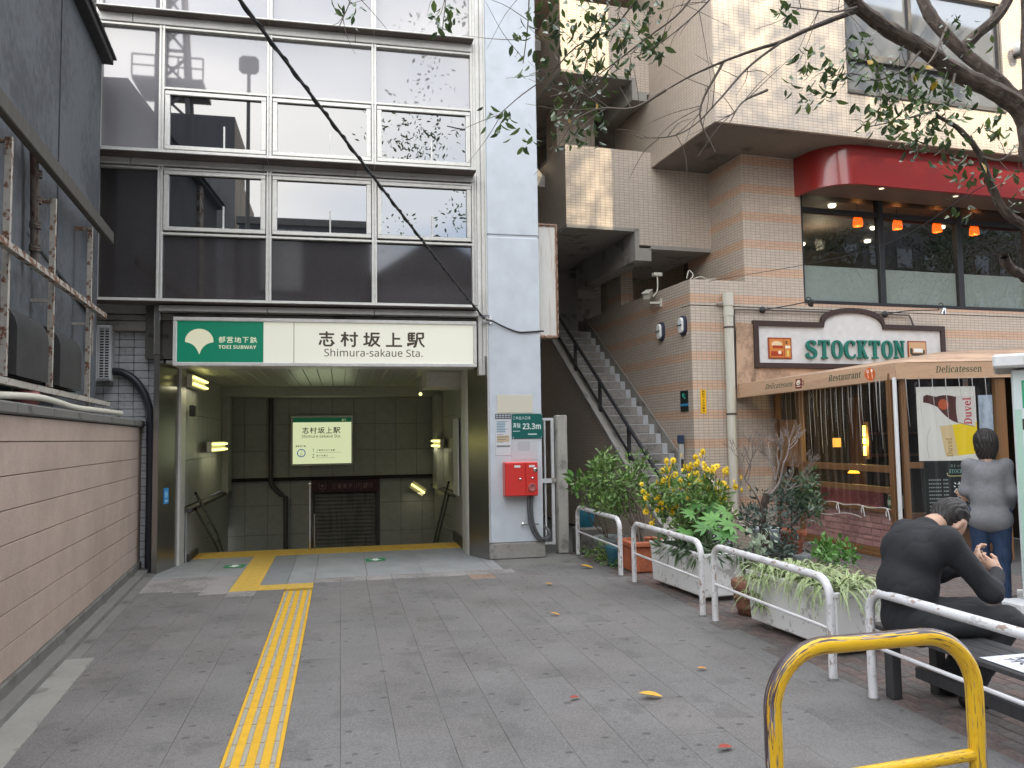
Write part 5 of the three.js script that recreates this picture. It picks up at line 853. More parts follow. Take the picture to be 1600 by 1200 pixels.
  part(S, 'clear_sheet', sheet(0.02, 1.30, 0.45, 2.34, (u, o) => [PX + FD[0] * u - FD[1] * (0.05 + o), PZ + FD[1] * u + FD[0] * (0.05 + o)], 9, 0.014), vinyl);
  const qf = rng(33), folds = [], fm = new THREE.MeshPhysicalMaterial({ color: C(0.85, 0.84, 0.82), roughness: 0.3, transmission: 0.72, thickness: 0 });
  for (let i = 0; i < 20; i++) { const z = lerp(z0 - 0.1, z1 + 0.2, (i + 0.7 * qf()) / 22), l = 0.35 + 0.75 * qf(), w = 0.03 * (qf() - 0.5); folds.push(limb([[X - 0.118, 2.33, z], [X - 0.124, 2.33 - l * 0.5, z + w], [X - 0.112, 2.33 - l, z + 1.6 * w]], 0.008, 0.0015, 8, 5)); }
  for (let i = 0; i < 7; i++) { const u = 0.1 + i * 0.17, o = 0.075, f = (y, du) => [PX + FD[0] * (u + du) - FD[1] * o, y, PZ + FD[1] * (u + du) + FD[0] * o], l = 0.25 + 0.5 * qf(); folds.push(limb([f(2.33, 0), f(2.33 - l * 0.5, 0.01), f(2.33 - l, 0.03)], 0.006, 0.0015, 8, 5)); }
  part(S, 'sheet_folds', folds, fm, { kind: 'stuff' });
  const cord = std([0.62, 0.60, 0.56], 0.8), cy = (z) => 0.66 - 0.03 * Math.sin((z0 - z) * 2.0) + (z0 - z) * 0.0;
  const line = []; for (let i = 0; i <= 24; i++) { const z = lerp(z0 - 0.02, z1 + 0.6, i / 24); line.push([X - 0.14, 0.655 + 0.012 * Math.sin(i * 1.1) , z]); }
  part(S, 'tie_cord', tube(line, 0.006, 80, 6), cord);
  const line2 = []; for (let i = 0; i <= 20; i++) { const z = lerp(z0 - 0.6, z1 + 0.5, i / 20); line2.push([X - 0.14, 0.50 + 0.03 * Math.sin(i * 0.5), z]); } part(S, 'tie_cord', tube(line2, 0.005, 60, 6), cord);
  for (const z of [-9.05, -9.55, -10.1, -10.6]) part(S, 'cord_knot', [tube([[X - 0.14, 0.655, z], [X - 0.15, 0.6, z + 0.03], [X - 0.15, 0.52, z + 0.05]], 0.007, 10, 5), tube([[X - 0.14, 0.655, z], [X - 0.15, 0.61, z - 0.02], [X - 0.15, 0.56, z - 0.01]], 0.007, 10, 5), new THREE.SphereGeometry(0.016, 8, 6).translate(X - 0.14, 0.65, z)], cord);
  part(S, 'front_rail', front(bx(0.1, 1.35, 1.17, 1.25, -0.06, -0.01, 0.004)), M.woodTrim); part(S, 'door_post', front(bx(1.27, 1.40, 0, 2.4, -0.05, 0.03, 0.005)), M.woodTrim);
  part(S, 'front_base', front(bx(0.1, 1.3, 0, 0.6, -0.12, -0.02, 0.004)), M.woodDark);
}
{
  const t = thing('bench_seat', 'burgundy upholstered bench back behind the plastic sheet', 'bench', [7.3, 0, -10.2]);
  part(t, 'backrest', bx(7.14, 7.26, 0.45, 0.90, -11.0, -9.62, 0.03), std([0.33, 0.09, 0.095], 0.75, { map: T.blotch })); part(t, 'seat', bx(7.26, 7.7, 0.3, 0.45, -11.0, -9.62, 0.03), std([0.25, 0.07, 0.075], 0.75));
  const j = thing('green_jar', 'green labelled jar on the terrace sill beside the corner pole', 'jar', [7.1, 0.65, -9.2]);
  part(j, 'glass', lathe([[0, 0], [0.06, 0], [0.065, 0.02], [0.065, 0.13], [0.05, 0.15], [0, 0.15]], 7.1, 0.65, -9.25, 18), phys([0.06, 0.2, 0.12], 0.2)); part(j, 'label_band', lathe([[0.067, 0.04], [0.067, 0.10]], 7.1, 0.65, -9.25, 18), std([0.45, 0.5, 0.4], 0.6)); part(j, 'lid', lathe([[0.052, 0.15], [0.052, 0.17], [0, 0.172]], 7.1, 0.65, -9.25, 18), M.cream);
  const j2 = thing('white_jar', 'small pale jar on the sill closest to the corner pole', 'jar', [7.1, 0.65, -9.1]); part(j2, 'glass', lathe([[0, 0], [0.045, 0], [0.05, 0.02], [0.05, 0.14], [0.03, 0.17], [0, 0.17]], 7.1, 0.65, -9.1, 16), phys([0.4, 0.42, 0.4], 0.25)); part(j2, 'lid', lathe([[0.03, 0.17], [0.03, 0.19], [0, 0.19]], 7.1, 0.65, -9.1, 12), M.black);
  const n = thing('tube_lamp', 'upright glowing yellow tube lamp inside the dark terrace', 'lamp', [7.6, 1.2, -10.5]);
  const gm = std([1, 0.8, 0.2], 0.4, { emissive: C(1, 0.78, 0.10), emissiveIntensity: 1.6 });
  part(n, 'tube', [bar([7.62, 1.30, -10.5], [7.62, 1.44, -10.5], 0.022), bar([7.62, 1.47, -10.5], [7.62, 1.56, -10.5], 0.022), bar([7.62, 1.58, -10.5], [7.62, 1.74, -10.5], 0.022)], gm); part(n, 'lamp_back', bx(7.64, 7.68, 1.24, 1.8, -10.56, -10.44, 0.005), M.woodDark);
  const l = new THREE.PointLight(C(1, 0.75, 0.25), 0.35); l.name = 'tube_light'; l.position.set(-0.06, 0.3, 0.06); n.add(l);
  const o = thing('amber_lamp', 'small amber glow of a table lamp low inside the terrace', 'lamp', [7.7, 1.0, -10.9]); part(o, 'lamp_shade', lathe([[0.05, 0], [0.09, 0.0], [0.05, 0.05], [0, 0.055]], 7.7, 1.02, -10.9, 14), std([0.8, 0.4, 0.05], 0.5, { emissive: C(1, 0.45, 0.03), emissiveIntensity: 0.9 })); part(o, 'stem', bar([7.7, 0.75, -10.9], [7.7, 1.02, -10.9], 0.01), M.black);
  const o2 = thing('amber_sign', 'small amber lit sign on the dark wall left of the tube lamp', 'sign', [7.5, 1.4, -10.9]); part(o2, 'lit_face', bx(7.42, 7.56, 1.42, 1.56, -11.0, -10.98, 0.004), std([0.4, 0.2, 0.05], 0.5, { emissive: C(0.9, 0.42, 0.06), emissiveIntensity: 0.35, emissiveMap: T.blotch }));
}
{
  // posters on the terrace front
  const beer = canvasTex(512, 620, (c, w, h) => {
    c.fillStyle = '#d9d7d0'; c.fillRect(0, 0, w, h);
    c.fillStyle = '#e8c916'; c.beginPath(); c.moveTo(300, 320); c.lineTo(w, 300); c.lineTo(w, h - 60); c.lineTo(330, h - 40); c.fill(); c.fillStyle = '#d0b98a'; c.beginPath(); c.moveTo(190, 330); c.lineTo(300, 320); c.lineTo(340, h - 40); c.lineTo(230, h - 40); c.fill();
    c.strokeStyle = '#b9b4a8'; c.lineWidth = 5; c.beginPath(); c.moveTo(110, 340); c.bezierCurveTo(60, 420, 70, 540, 90, 600); c.stroke();
    c.fillStyle = '#4a221c'; c.beginPath(); c.moveTo(60, 80); c.lineTo(90, 66); c.lineTo(170, 84); c.quadraticCurveTo(250, 60, 330, 84); c.lineTo(500, 100); c.lineTo(490, 340); c.lineTo(330, 300); c.quadraticCurveTo(250, 270, 180, 170); c.lineTo(100, 138); c.lineTo(56, 130); c.fill();
    c.fillStyle = '#b4522c'; c.beginPath(); c.ellipse(232, 150, 46, 44, 0.3, 0, 7); c.fill(); c.fillStyle = '#cfcac4'; c.beginPath(); c.moveTo(346, 76); c.lineTo(500, 84); c.lineTo(500, 340); c.lineTo(350, 300); c.quadraticCurveTo(330, 190, 346, 76); c.fill();
    c.save(); c.translate(470, 322); c.rotate(-Math.PI / 2); c.fillStyle = '#b0202a'; fitText(c, 'Duvel', 0, 0, 230, 92, 'serif', 'bold'); c.restore();
    c.save(); c.translate(290, 590); c.rotate(-Math.PI / 2); c.fillStyle = '#a07c3e'; fitText(c, 'Duvel', 0, 0, 160, 66, 'serif', 'bold'); c.restore();
  });
  const p = thing('beer_poster', 'white and yellow beer poster hanging behind the clear sheet at the terrace corner', 'poster', [7.3, 1.26, -8.85]);
  part(p, 'sheet', front(plate(0.26, 1.02, 1.265, 2.215, 0.004, 0.01, 0.001)), std(0xffffff, 0.55, { map: beer }));
  const bb = canvasTex(420, 560, (c, w, h) => {
    c.fillStyle = '#101513'; c.fillRect(0, 0, w, h); c.strokeStyle = c.fillStyle = '#9fb5ad'; kanjiRow(c, 'ストックトン', 216, 24, 24, 28, 26, 3); c.fillStyle = '#7fa89c'; fitText(c, 'STOCKTON', 204, 100, 190, 46, 'serif', 'bold'); c.strokeStyle = '#d9d08a'; c.lineWidth = 6; c.beginPath(); c.moveTo(190, 96); c.quadraticCurveTo(180, 128, 240, 124); c.lineTo(380, 122); c.stroke();
    c.strokeStyle = '#dfe6e2'; kanji(c, '洋', 234, 170, 100, 100, 9); c.strokeStyle = '#9cc6cf'; kanji(c, '食', 240, 290, 90, 96, 9);
    c.fillStyle = '#8a9590'; for (let i = 0; i < 12; i++) { for (let k = 0; k < 6; k++) c.fillRect(30 + k * 18, 150 + i * 32, 13, 12); c.fillRect(152, 150 + i * 32, 12, 12); c.fillRect(168, 150 + i * 32, 26, 12); } c.fillStyle = '#5c6a64'; for (let i = 0; i < 6; i++) c.fillRect(350, 250 + i * 30, 50, 8);
  });
  const b = thing('menu_board', 'black menu board with chalk white lettering under the beer poster', 'menu board', [7.5, 0.4, -8.8]);
  part(b, 'board', front(plate(0.31, 0.95, 0.42, 1.255, 0.014, 0.03, 0.003)), std(0xffffff, 0.5, { map: bb }));
  solo('small_poster', front(plate(1.06, 1.24, 1.55, 2.1, -0.005, 0.003, 0.001)), std([0.42, 0.5, 0.6], 0.5, { map: T.blotch }), 'small pale blue poster between beer poster and wooden door post', 'poster');
}
// ---------------------------------------------------------------- restaurant name board and its lamps
{
  const t = thing('restaurant_sign', 'white shop board with arched top and green STOCKTON lettering', 'sign', [9.4, 2.7, -11.3], true), Z = -11.3;
  const outline = (i, f) => { const p = [[7.49 + i, 2.72 + i], [11.36 - i, 2.99 - 0.27 + i], [11.36 - i, 3.49 - i], [10.08 - i * 0.4, 3.49 - i]]; const n = 14; for (let k = 1; k < n; k++) { const a = k / n * Math.PI; p.push([9.44 + (0.64 - i * 0.4) * Math.cos(a), 3.49 - i + (0.265) * Math.pow(Math.sin(a), 0.8)]); } p.push([8.80 + i * 0.4, 3.49 - i], [7.49 + i, 3.49 - i]); return p; };
  const frame = new THREE.Shape(outline(0).map((q) => new THREE.Vector2(...q))); frame.holes.push(new THREE.Path(outline(0.075).map((q) => new THREE.Vector2(...q))));
  const fg = new THREE.ExtrudeGeometry(frame, { depth: 0.06, bevelEnabled: true, bevelSize: 0.006, bevelThickness: 0.012, bevelSegments: 2 }); fg.translate(0, 0, Z);
  part(t, 'frame', tri(fg), std([0.045, 0.026, 0.022], 0.45));
  part(t, 'board', prism(outline(0.03), Z - 0.02, Z + 0.03), std([0.68, 0.67, 0.66], 0.6, { map: again(T.grain, 0.5) }));
  const font = await new FontLoader().loadAsync('fonts/droid/droid_serif_bold.typeface.json');
  const gm = std([0.012, 0.155, 0.115], 0.4), word = 'STOCKTON', x0 = 8.44, step = (10.49 - 8.44) / 8;
  [...word].forEach((ch, i) => {
    const g = new TextGeometry(ch, { font, size: 0.3, depth: 0.03, curveSegments: 6, bevelEnabled: true, bevelSize: 0.004, bevelThickness: 0.005, bevelSegments: 1 });
    g.computeBoundingBox(); const b = g.boundingBox, w = step * 0.86; g.translate(-b.min.x, -b.min.y, 0); g.scale(w / (b.max.x - b.min.x), 0.315 / (b.max.y - b.min.y), 1); g.translate(x0 + i * step + step * 0.07, 2.875 + i * 0.004, Z + 0.045);
    part(t, 'letter', tri(g), gm);
  });
  const pic = (seed) => canvasTex(192, 160, (c, w, h) => {
    c.fillStyle = '#8e3a22'; c.fillRect(0, 0, w, h); c.fillStyle = seed ? '#c9a27a' : '#c8803e'; c.fillRect(10, 10, w - 20, h - 20);
    if (!seed) { c.fillStyle = '#e0c9a0'; c.beginPath(); c.ellipse(70, 50, 44, 24, 0, 0, 7); c.fill(); c.fillStyle = '#a33a1e'; c.fillRect(36, 60, 84, 22); c.fillRect(20, 104, 100, 38); c.fillStyle = '#e9dcc0'; c.beginPath(); c.arc(92, 112, 14, 0, 7); c.fill(); c.fillStyle = '#8e3a22'; c.fillRect(126, 10, 6, h - 20); c.fillStyle = '#5a3a22'; c.fillRect(142, 24, 14, 26); c.fillStyle = '#d8c46a'; c.fillRect(150, 96, 18, 42); c.fillStyle = '#e7e2d0'; c.fillRect(138, 60, 40, 20); }
    else { c.fillStyle = '#3c3a30'; c.fillRect(20, 60, 26, 50); c.fillRect(30, 100, 130, 22); c.fillStyle = '#dfe3df'; c.fillRect(58, 62, 92, 30); c.fillStyle = '#55503f'; c.fillRect(150, 74, 22, 34); c.fillStyle = '#8a6a48'; c.fillRect(24, 126, 140, 10); }
  });
  part(t, 'picture_tile', plate(7.75, 8.2, 2.87, 3.22, Z + 0.032, Z + 0.05, 0.006), std(0xffffff, 0.4, { map: pic(0) }));
  part(t, 'picture_tile', plate(10.56, 10.96, 2.88, 3.22, Z + 0.032, Z + 0.05, 0.006), std(0xffffff, 0.4, { map: pic(1) }));
  const cond = thing('lamp_conduit', 'thin dark conduit pipe arching above the shop board', 'conduit', [9, 3.6, -11.3], true);
  part(cond, 'pipe', tube([[7.17, 2.4, -11.31], [7.17, 3.5, -11.31], [7.2, 3.63, -11.31], [7.32, 3.675, -11.31], [9, 3.685, -11.31], [10.5, 3.685, -11.31], [10.68, 3.66, -11.31], [10.75, 3.5, -11.31]], 0.014, 90, 8), std([0.10, 0.09, 0.085], 0.5));
  [[7.7, 8.34, 'spot lamp on a thin arm above the left end of the shop board'], [10.15, 11.02, 'spot lamp on a thin arm above the right end of the shop board']].forEach(([x, xe, l], i) => {
    const s = thing('sign_lamp', l, 'lamp', [x, 3.68, -11.2], true);
    part(s, 'base', lathe([[0, 0], [0.055, 0.0], [0.06, 0.025], [0.03, 0.05], [0, 0.05]], 0, 0, 0, 16).rotateX(Math.PI / 2).translate(x, 3.68, -11.32), M.black);
    part(s, 'arm', tube([[x, 3.68, -11.28], [x + 0.3, 3.72, -11.1], [xe - 0.02, i ? 3.73 : 3.78, -10.95]], 0.009, 12, 6), M.black);
    part(s, 'lamp_head', (() => { const g = lathe([[0, 0.1], [0.03, 0.1], [0.035, 0.05], [0.05, 0], [0.045, 0.0], [0.03, 0.05]], 0, 0, 0, 16); g.rotateX(i ? 0.3 : 0.9); g.translate(xe, i ? 3.66 : 3.72, -10.92); return g; })(), i ? M.steelBright : M.black);
    part(s, 'yoke', tube([[xe - 0.06, 3.72, -10.95], [xe - 0.04, 3.84, -10.95], [xe + 0.03, 3.84, -10.95], [xe + 0.05, 3.74, -10.93]], 0.008, 12, 6), M.black);
  });
}
// ---------------------------------------------------------------- railings, barrier, bench, booth
function rounded(a, b, h, r, n = 6) {          // an upside-down U between two feet
  const A = new THREE.Vector3(...a), B = new THREE.Vector3(...b), d = B.clone().sub(A).normalize(), p = [A.clone()], y = A.y + h;
  p.push(new THREE.Vector3(A.x, y - r, A.z));
  for (let i = 1; i <= n; i++) { const t = i / n * Math.PI / 2; p.push(A.clone().addScaledVector(d, r * (1 - Math.cos(t))).setY(y - r + r * Math.sin(t))); }
  for (let i = 0; i <= n; i++) { const t = i / n * Math.PI / 2; p.push(B.clone().addScaledVector(d, -r + r * Math.sin(t)).setY(y - r + r * Math.cos(t))); }
  p.push(B.clone()); return p;
}
{
  const t = thing('white_railing', 'white pipe railing in front of the leafy shrub, farthest of the row', 'railing', [3.22, 0, -9.0], false, 'white pipe railings along the plants');
  part(t, 'top_rail', tube(rounded([3.22, 0, -9.0], [3.22, 0, -10.72], 0.665, 0.13), 0.028, 90, 14, false), M.whitePipe);
  part(t, 'middle_rail', bar([3.22, 0.33, -9.0], [3.22, 0.33, -10.72], 0.0125, 0.0125, 10), M.whitePipe);
  for (const z of [-9.0, -10.72]) part(t, 'foot_collar', lathe([[0.036, 0], [0.034, 0.012], [0.03, 0.014]], 3.22, 0, z, 14), M.gutter);
  const mk2 = (z, label, s = 1) => copyOf(t, label, 3.22, 0, z, (rnd() - 0.5) * 0.01);
  mk2(-6.83, 'white pipe railing in front of the trough with yellow flowers'); mk2(-4.87, 'white pipe railing in front of the trough of striped grass plants'); mk2(-2.74, 'white pipe railing beside the seated man and the dark bench, nearest of the row');
}
{
  const t = thing('yellow_barrier', 'worn yellow pipe barrier with black scuffed paint in the right foreground', 'barrier', [1.8, 0, -2.47]);
  const hg = tube(rounded([1.40, 0, -2.465], [2.20, 0, -2.485], 0.93, 0.2, 10), 0.0295, 160, 24, false), hp = hg.attributes.position, hn = hg.attributes.normal, hu = hg.attributes.uv;
  for (let i = 0; i < hp.count; i++) { const o = new THREE.Vector2(hp.getX(i) - 1.8, Math.max(0, hp.getY(i) - 0.6)).normalize(), c = clamp(hn.getX(i) * o.x + hn.getY(i) * o.y, -1, 1), a = Math.acos(c) / Math.PI * 0.5 * (hn.getZ(i) < 0 ? 1 : -1); hu.setY(i, 0.5 + a); }
  part(t, 'hoop', hg, M.yellowPaint);
  part(t, 'cross_bar', tube([[1.40, 0.485, -2.465], [1.80, 0.497, -2.475], [2.20, 0.51, -2.485]], 0.021, 12, 14), M.yellowPaint);
}
{
  const grey = std([0.06, 0.062, 0.068], 0.5, { map: again(T.wood, 1.5, 0.5) });
  const t = thing('slatted_bench', 'dark grey slatted bench behind the railing with the seated man', 'bench', [3.52, 0, -3.6]);
  for (let i = 0; i < 4; i++) part(t, 'slat', bx(3.33 + i * 0.1, 3.42 + i * 0.1, 0.395, 0.425, -4.62, -2.6, 0.005), grey);
  for (const z of [-4.45, -2.85]) for (const x of [3.36, 3.68]) part(t, 'leg', bx(x - 0.035, x + 0.035, 0, 0.36, z - 0.035, z + 0.035, 0.005), grey);
  for (const z of [-4.45, -2.85]) part(t, 'bearer', bx(3.34, 3.72, 0.345, 0.394, z - 0.03, z + 0.03, 0.004), grey); part(t, 'stretcher', bx(3.49, 3.55, 0.12, 0.19, -4.42, -2.88, 0.005), grey);
  const sheet = canvasTex(420, 300, (c, w, h) => { c.fillStyle = '#d9dbe4'; c.fillRect(0, 0, w, h); c.strokeStyle = '#15161c'; kanji(c, '禁', 40, 70, 130, 150, 13); kanji(c, '煙', 230, 70, 150, 150, 13); });
  const q = mk(quad([3.36, 0.43, -3.75], [3.36, 0.43, -3.28], [3.68, 0.43, -3.28], [3.68, 0.43, -3.75]), std(0xffffff, 0.35, { map: sheet })); q.name = 'paper_notice'; q.rotation.y = 0; scene.add(q); tag(q, 'white laminated no smoking notice lying on the dark bench', 'notice');
}
{
  const t = thing('photo_booth', 'white booth with canopy top and green lettering at the right edge', 'booth', [6.12, 0, -6.2]); t.rotation.y = -0.77; t.position.x = 6.06; OFF.set(t, new THREE.Vector3(6.10, 0, -6.2));
  const g = canvasTex(256, 640, (c, w, h) => {
    c.fillStyle = '#c9d3d2'; c.fillRect(0, 0, w, h); c.fillStyle = '#a9c8b8'; c.fillRect(0, 120, 18, h); c.strokeStyle = '#1f9b6c'; c.lineWidth = 6; c.strokeRect(24, 34, 76, 80); kanji(c, '写', 34, 42, 58, 62, 8); c.strokeStyle = '#1f9b6c'; c.lineWidth = 6; c.strokeRect(112, 34, 76, 80); kanji(c, '証', 122, 42, 58, 62, 8);
    c.fillStyle = '#2a2a22'; c.fillRect(18, 150, w - 30, 34); c.strokeStyle = '#e8e27a'; kanjiRow(c, 'デジタ', 24, 154, 26, 30, 26, 4); c.fillStyle = '#b9bccb'; c.fillRect(40, 210, 190, 300);
  });
  part(t, 'body', bx(6.10, 7.4, 0.06, 2.2, -7.0, -6.2, 0.015), std([0.62, 0.66, 0.66], 0.4));
  part(t, 'front_panel', plate(6.112, 6.9, 0.3, 2.19, -6.2, -6.19, 0.001), std(0xffffff, 0.35, { map: g }));
  part(t, 'canopy', bx(5.96, 7.6, 2.215, 2.34, -7.1, -6.05, 0.02), M.whiteClean); part(t, 'canopy_panel', bx(6.2, 7.5, 2.235, 2.305, -6.05, -6.044), M.cream); part(t, 'plinth', bx(6.05, 7.45, 0, 0.06, -7.05, -6.1, 0.008), M.whiteClean);
}
solo('weight_block', bx(5.9, 6.08, 0, 0.11, -6.3, -6.05, 0.02), M.whiteClean, 'small white block on the ground at the foot of the booth', 'block');
// ---------------------------------------------------------------- pots, troughs and plants
const troughMat = std([0.78, 0.77, 0.75], 0.7, { map: again(T.chip, 0.55), bumpMap: T.rough, bumpScale: 0.002 });
function trough(base, label) {
  const t = new THREE.Group(); t.name = numbered('planter_trough'); t.position.set(...base); t.rotation.y = PHI; scene.add(t); tag(t, label, 'planter', 'white planter troughs');
  const L = 1.15, W = 0.47, H = 0.46, g = bx(0, W, 0.045, H, -L, 0, 0.012), p = g.attributes.position;
  for (let i = 0; i < p.count; i++) { const k = (H - p.getY(i)) / H * 0.022; p.setX(i, p.getX(i) + (p.getX(i) < W / 2 ? k : -k)); p.setZ(i, p.getZ(i) + (p.getZ(i) < -L / 2 ? k : -k)); }
  const b = mk(g, troughMat); b.name = 'trough_body'; t.add(b);
  const r = mk(merge([bx(-0.006, 0.04, H - 0.03, H + 0.012, -L - 0.006, 0.006, 0.006), bx(W - 0.04, W + 0.006, H - 0.03, H + 0.012, -L - 0.006, 0.006, 0.006), bx(0.04, W - 0.04, H - 0.03, H + 0.011, -0.04, 0.006, 0.006), bx(0.04, W - 0.04, H - 0.03, H + 0.011, -L - 0.006, -L + 0.04, 0.006)]), troughMat); r.name = 'rim'; t.add(r);
  const s = mk(bx(0.04, W - 0.04, H - 0.02, H + 0.002, -L + 0.04, -0.04), M.soil); s.name = 'soil'; t.add(s);
  const f = mk(merge([bx(0.08, W - 0.08, 0, 0.046, -L + 0.1, -L + 0.25), bx(0.08, W - 0.08, 0, 0.046, -0.25, -0.1)]), M.concreteDark); f.name = 'foot'; t.add(f);
  return t;
}
trough([3.47, 0, -7.33], 'white concrete trough planted with yellow flowers and broad leaves');
trough([3.545, 0, -5.3], 'white concrete trough full of striped grass like plants');
function pot(name, label, x, y, z, prof, m, soilR, soilY, group) { const t = thing(name, label, 'pot', [x, y, z], false, group); part(t, 'pot_body', lathe(prof, x, y, z, 28), m); part(t, 'soil', lathe([[soilR, soilY], [0, soilY + 0.005]], x, y, z, 20), M.soil); return t; }
{
  const t = thing('square_pot', 'square orange terracotta pot between the two farthest railings', 'pot', [3.62, 0, -9.3]);
  const g = bx(3.40, 3.84, 0, 0.32, -9.52, -9.08, 0.02), p = g.attributes.position; for (let i = 0; i < p.count; i++) { const k = 1 - (0.32 - p.getY(i)) * 0.35; p.setX(i, 3.62 + (p.getX(i) - 3.62) * k); p.setZ(i, -9.3 + (p.getZ(i) + 9.3) * k); }
  part(t, 'pot_body', g, M.terracotta); part(t, 'rim', [bx(3.37, 3.43, 0.31, 0.375, -9.55, -9.05, 0.012), bx(3.81, 3.87, 0.31, 0.375, -9.55, -9.05, 0.012), bx(3.43, 3.81, 0.31, 0.374, -9.55, -9.49, 0.012), bx(3.43, 3.81, 0.31, 0.374, -9.11, -9.05, 0.012)], M.terracotta); part(t, 'soil', bx(3.43, 3.81, 0.3, 0.33, -9.49, -9.11), M.soil);
}
pot('round_pot', 'round orange terracotta pot before the brick base of the terrace', 4.99, 0.30, -8.23, [[0, 0], [0.105, 0], [0.14, 0.2], [0.16, 0.2], [0.165, 0.255], [0.145, 0.26], [0.135, 0.22]], M.terracotta, 0.137, 0.225);
solo('pot_stand', lathe([[0, 0], [0.2, 0], [0.2, 0.28], [0.17, 0.3], [0, 0.3]], 4.99, 0, -8.23, 20), M.potGrey, 'grey upturned tub under the round orange pot', 'tub');
pot('barrel_pot', 'brown ringed clay pot squeezed between the two white troughs', 3.66, 0, -6.78, [[0, 0], [0.10, 0], [0.115, 0.06], [0.125, 0.065], [0.12, 0.075], [0.135, 0.15], [0.145, 0.155], [0.138, 0.165], [0.145, 0.24], [0.16, 0.25], [0.16, 0.31], [0.14, 0.32], [0.13, 0.27]], M.clayBrown, 0.13, 0.28);
pot('glazed_bowl', 'grey glazed bowl with blue rim behind the farthest railing', 3.55, 0.0, -10.3, [[0, 0], [0.14, 0], [0.22, 0.22], [0.23, 0.3], [0.2, 0.3], [0.18, 0.22]], M.potGrey, 0.19, 0.26);
pot('blue_pot', 'small blue green pot on the ground left of the square orange pot', 3.42, 0, -9.72, [[0, 0], [0.10, 0], [0.135, 0.22], [0.14, 0.25], [0.12, 0.25], [0.115, 0.2]], M.potBlue, 0.12, 0.21);
solo('blue_bucket', lathe([[0, 0], [0.1, 0], [0.125, 0.26], [0.115, 0.26], [0.1, 0.02]], 3.42, 0.36, -10.95, 20), std([0.02, 0.16, 0.24], 0.4), 'teal bucket standing behind the concrete gate post', 'bucket');
solo('bucket_stand', bx(3.25, 3.6, 0, 0.36, -11.1, -10.75, 0.02), M.concreteDark, 'dark block carrying the teal bucket', 'block');
solo('plastic_tub', lathe([[0, 0], [0.14, 0], [0.17, 0.22], [0.18, 0.23], [0.17, 0.24], [0, 0.24]], 4.62, 0.36, -8.15, 20), std([0.5, 0.54, 0.58], 0.4), 'pale grey plastic tub left of the round orange pot', 'tub');
solo('tub_stand', bx(4.42, 4.8, 0, 0.36, -8.35, -7.95, 0.02), M.concreteDark, 'dark block under the pale grey plastic tub', 'block');

// one leaf, length 1 along +y, folded along the midrib and curling back
function leafGeo(w = 0.42, fold = 0.12, curl = 0.18, n = 3) {
  const pos = [], uv = [], W = (t) => w / 2 * Math.pow(Math.sin(Math.PI * Math.min(1, 0.04 + t * 0.96)), 0.75) * (1 - 0.25 * t);
  const P = (t, s) => [s * W(t), t, fold * Math.abs(s) * W(t) * 2 - curl * t * t];
  for (let i = 0; i < n; i++) for (const s of [-1, 1]) {
    const a = P(i / n, 0), b = P((i + 1) / n, 0), c = P(i / n, s), d = P((i + 1) / n, s), A = [0.5, i / n], B = [0.5, (i + 1) / n], Cc = [0.5 + s * 0.5, i / n], D = [0.5 + s * 0.5, (i + 1) / n];
    const t = s > 0 ? [[a, A], [c, Cc], [d, D], [a, A], [d, D], [b, B]] : [[a, A], [d, D], [c, Cc], [a, A], [b, B], [d, D]];
    for (const [q, u] of t) { pos.push(...q); uv.push(...u); }
  }
  const g = new THREE.BufferGeometry(); g.setAttribute('position', new THREE.BufferAttribute(new Float32Array(pos), 3)); g.setAttribute('uv', new THREE.BufferAttribute(new Float32Array(uv), 2)); g.computeVertexNormals(); return g;
}
const LG = leafGeo(), LGwide = leafGeo(0.62, 0.1, 0.14), LGthin = leafGeo(0.2, 0.1, 0.3);
const up = new THREE.Vector3(0, 1, 0);
// a mass of leaves: spots = [x, y, z, radius, count]; hang < 0 droops
function foliage(parent, spots, geo, m, size, hues, seed, hang = 0, shellBias = 0.5, name = 'foliage') {
  const q = rng(seed), n = spots.reduce((a, s) => a + s[4], 0), im = new THREE.InstancedMesh(geo, m, n), o = new THREE.Object3D(), c = new THREE.Color(), off = OFF.get(rootOf(parent)); let k = 0;
  for (const [x, y, z, r, cnt, ry = r] of spots) for (let i = 0; i < cnt; i++) {
    const a = q() * 6.283, b = Math.acos(2 * q() - 1), rad = Math.pow(q(), shellBias), d = new THREE.Vector3(Math.sin(b) * Math.cos(a), Math.cos(b), Math.sin(b) * Math.sin(a));
    o.position.set(x + d.x * r * rad - off.x, y + d.y * ry * rad - off.y, z + d.z * r * rad - off.z);
    const dir = d.clone().multiplyScalar(0.8).add(new THREE.Vector3(q() - 0.5, q() - 0.3 + hang, q() - 0.5)).normalize();
    o.quaternion.setFromUnitVectors(up, dir); o.rotateY(q() * 6.283); o.scale.setScalar(size * (0.6 + 0.7 * q())); o.updateMatrix(); im.setMatrixAt(k, o.matrix);
    const h = hues[Math.floor(q() * hues.length)], l = 0.75 + 0.5 * q(); im.setColorAt(k, c.setRGB(h[0] * l, h[1] * l, h[2] * l)); k++;
  }
  im.name = name; im.castShadow = im.receiveShadow = true; im.userData.kind = 'stuff'; parent.add(im); return im;
}
const green = leafMat([1, 1, 1], 0.3, 0.45);
const H = { mid: [[0.155, 0.27, 0.06], [0.12, 0.23, 0.05], [0.20, 0.32, 0.07]], dark: [[0.06, 0.11, 0.04], [0.08, 0.15, 0.045], [0.07, 0.12, 0.06]], grey: [[0.09, 0.13, 0.10], [0.06, 0.09, 0.065], [0.12, 0.16, 0.13]], bright: [[0.14, 0.32, 0.06], [0.11, 0.26, 0.05]] };
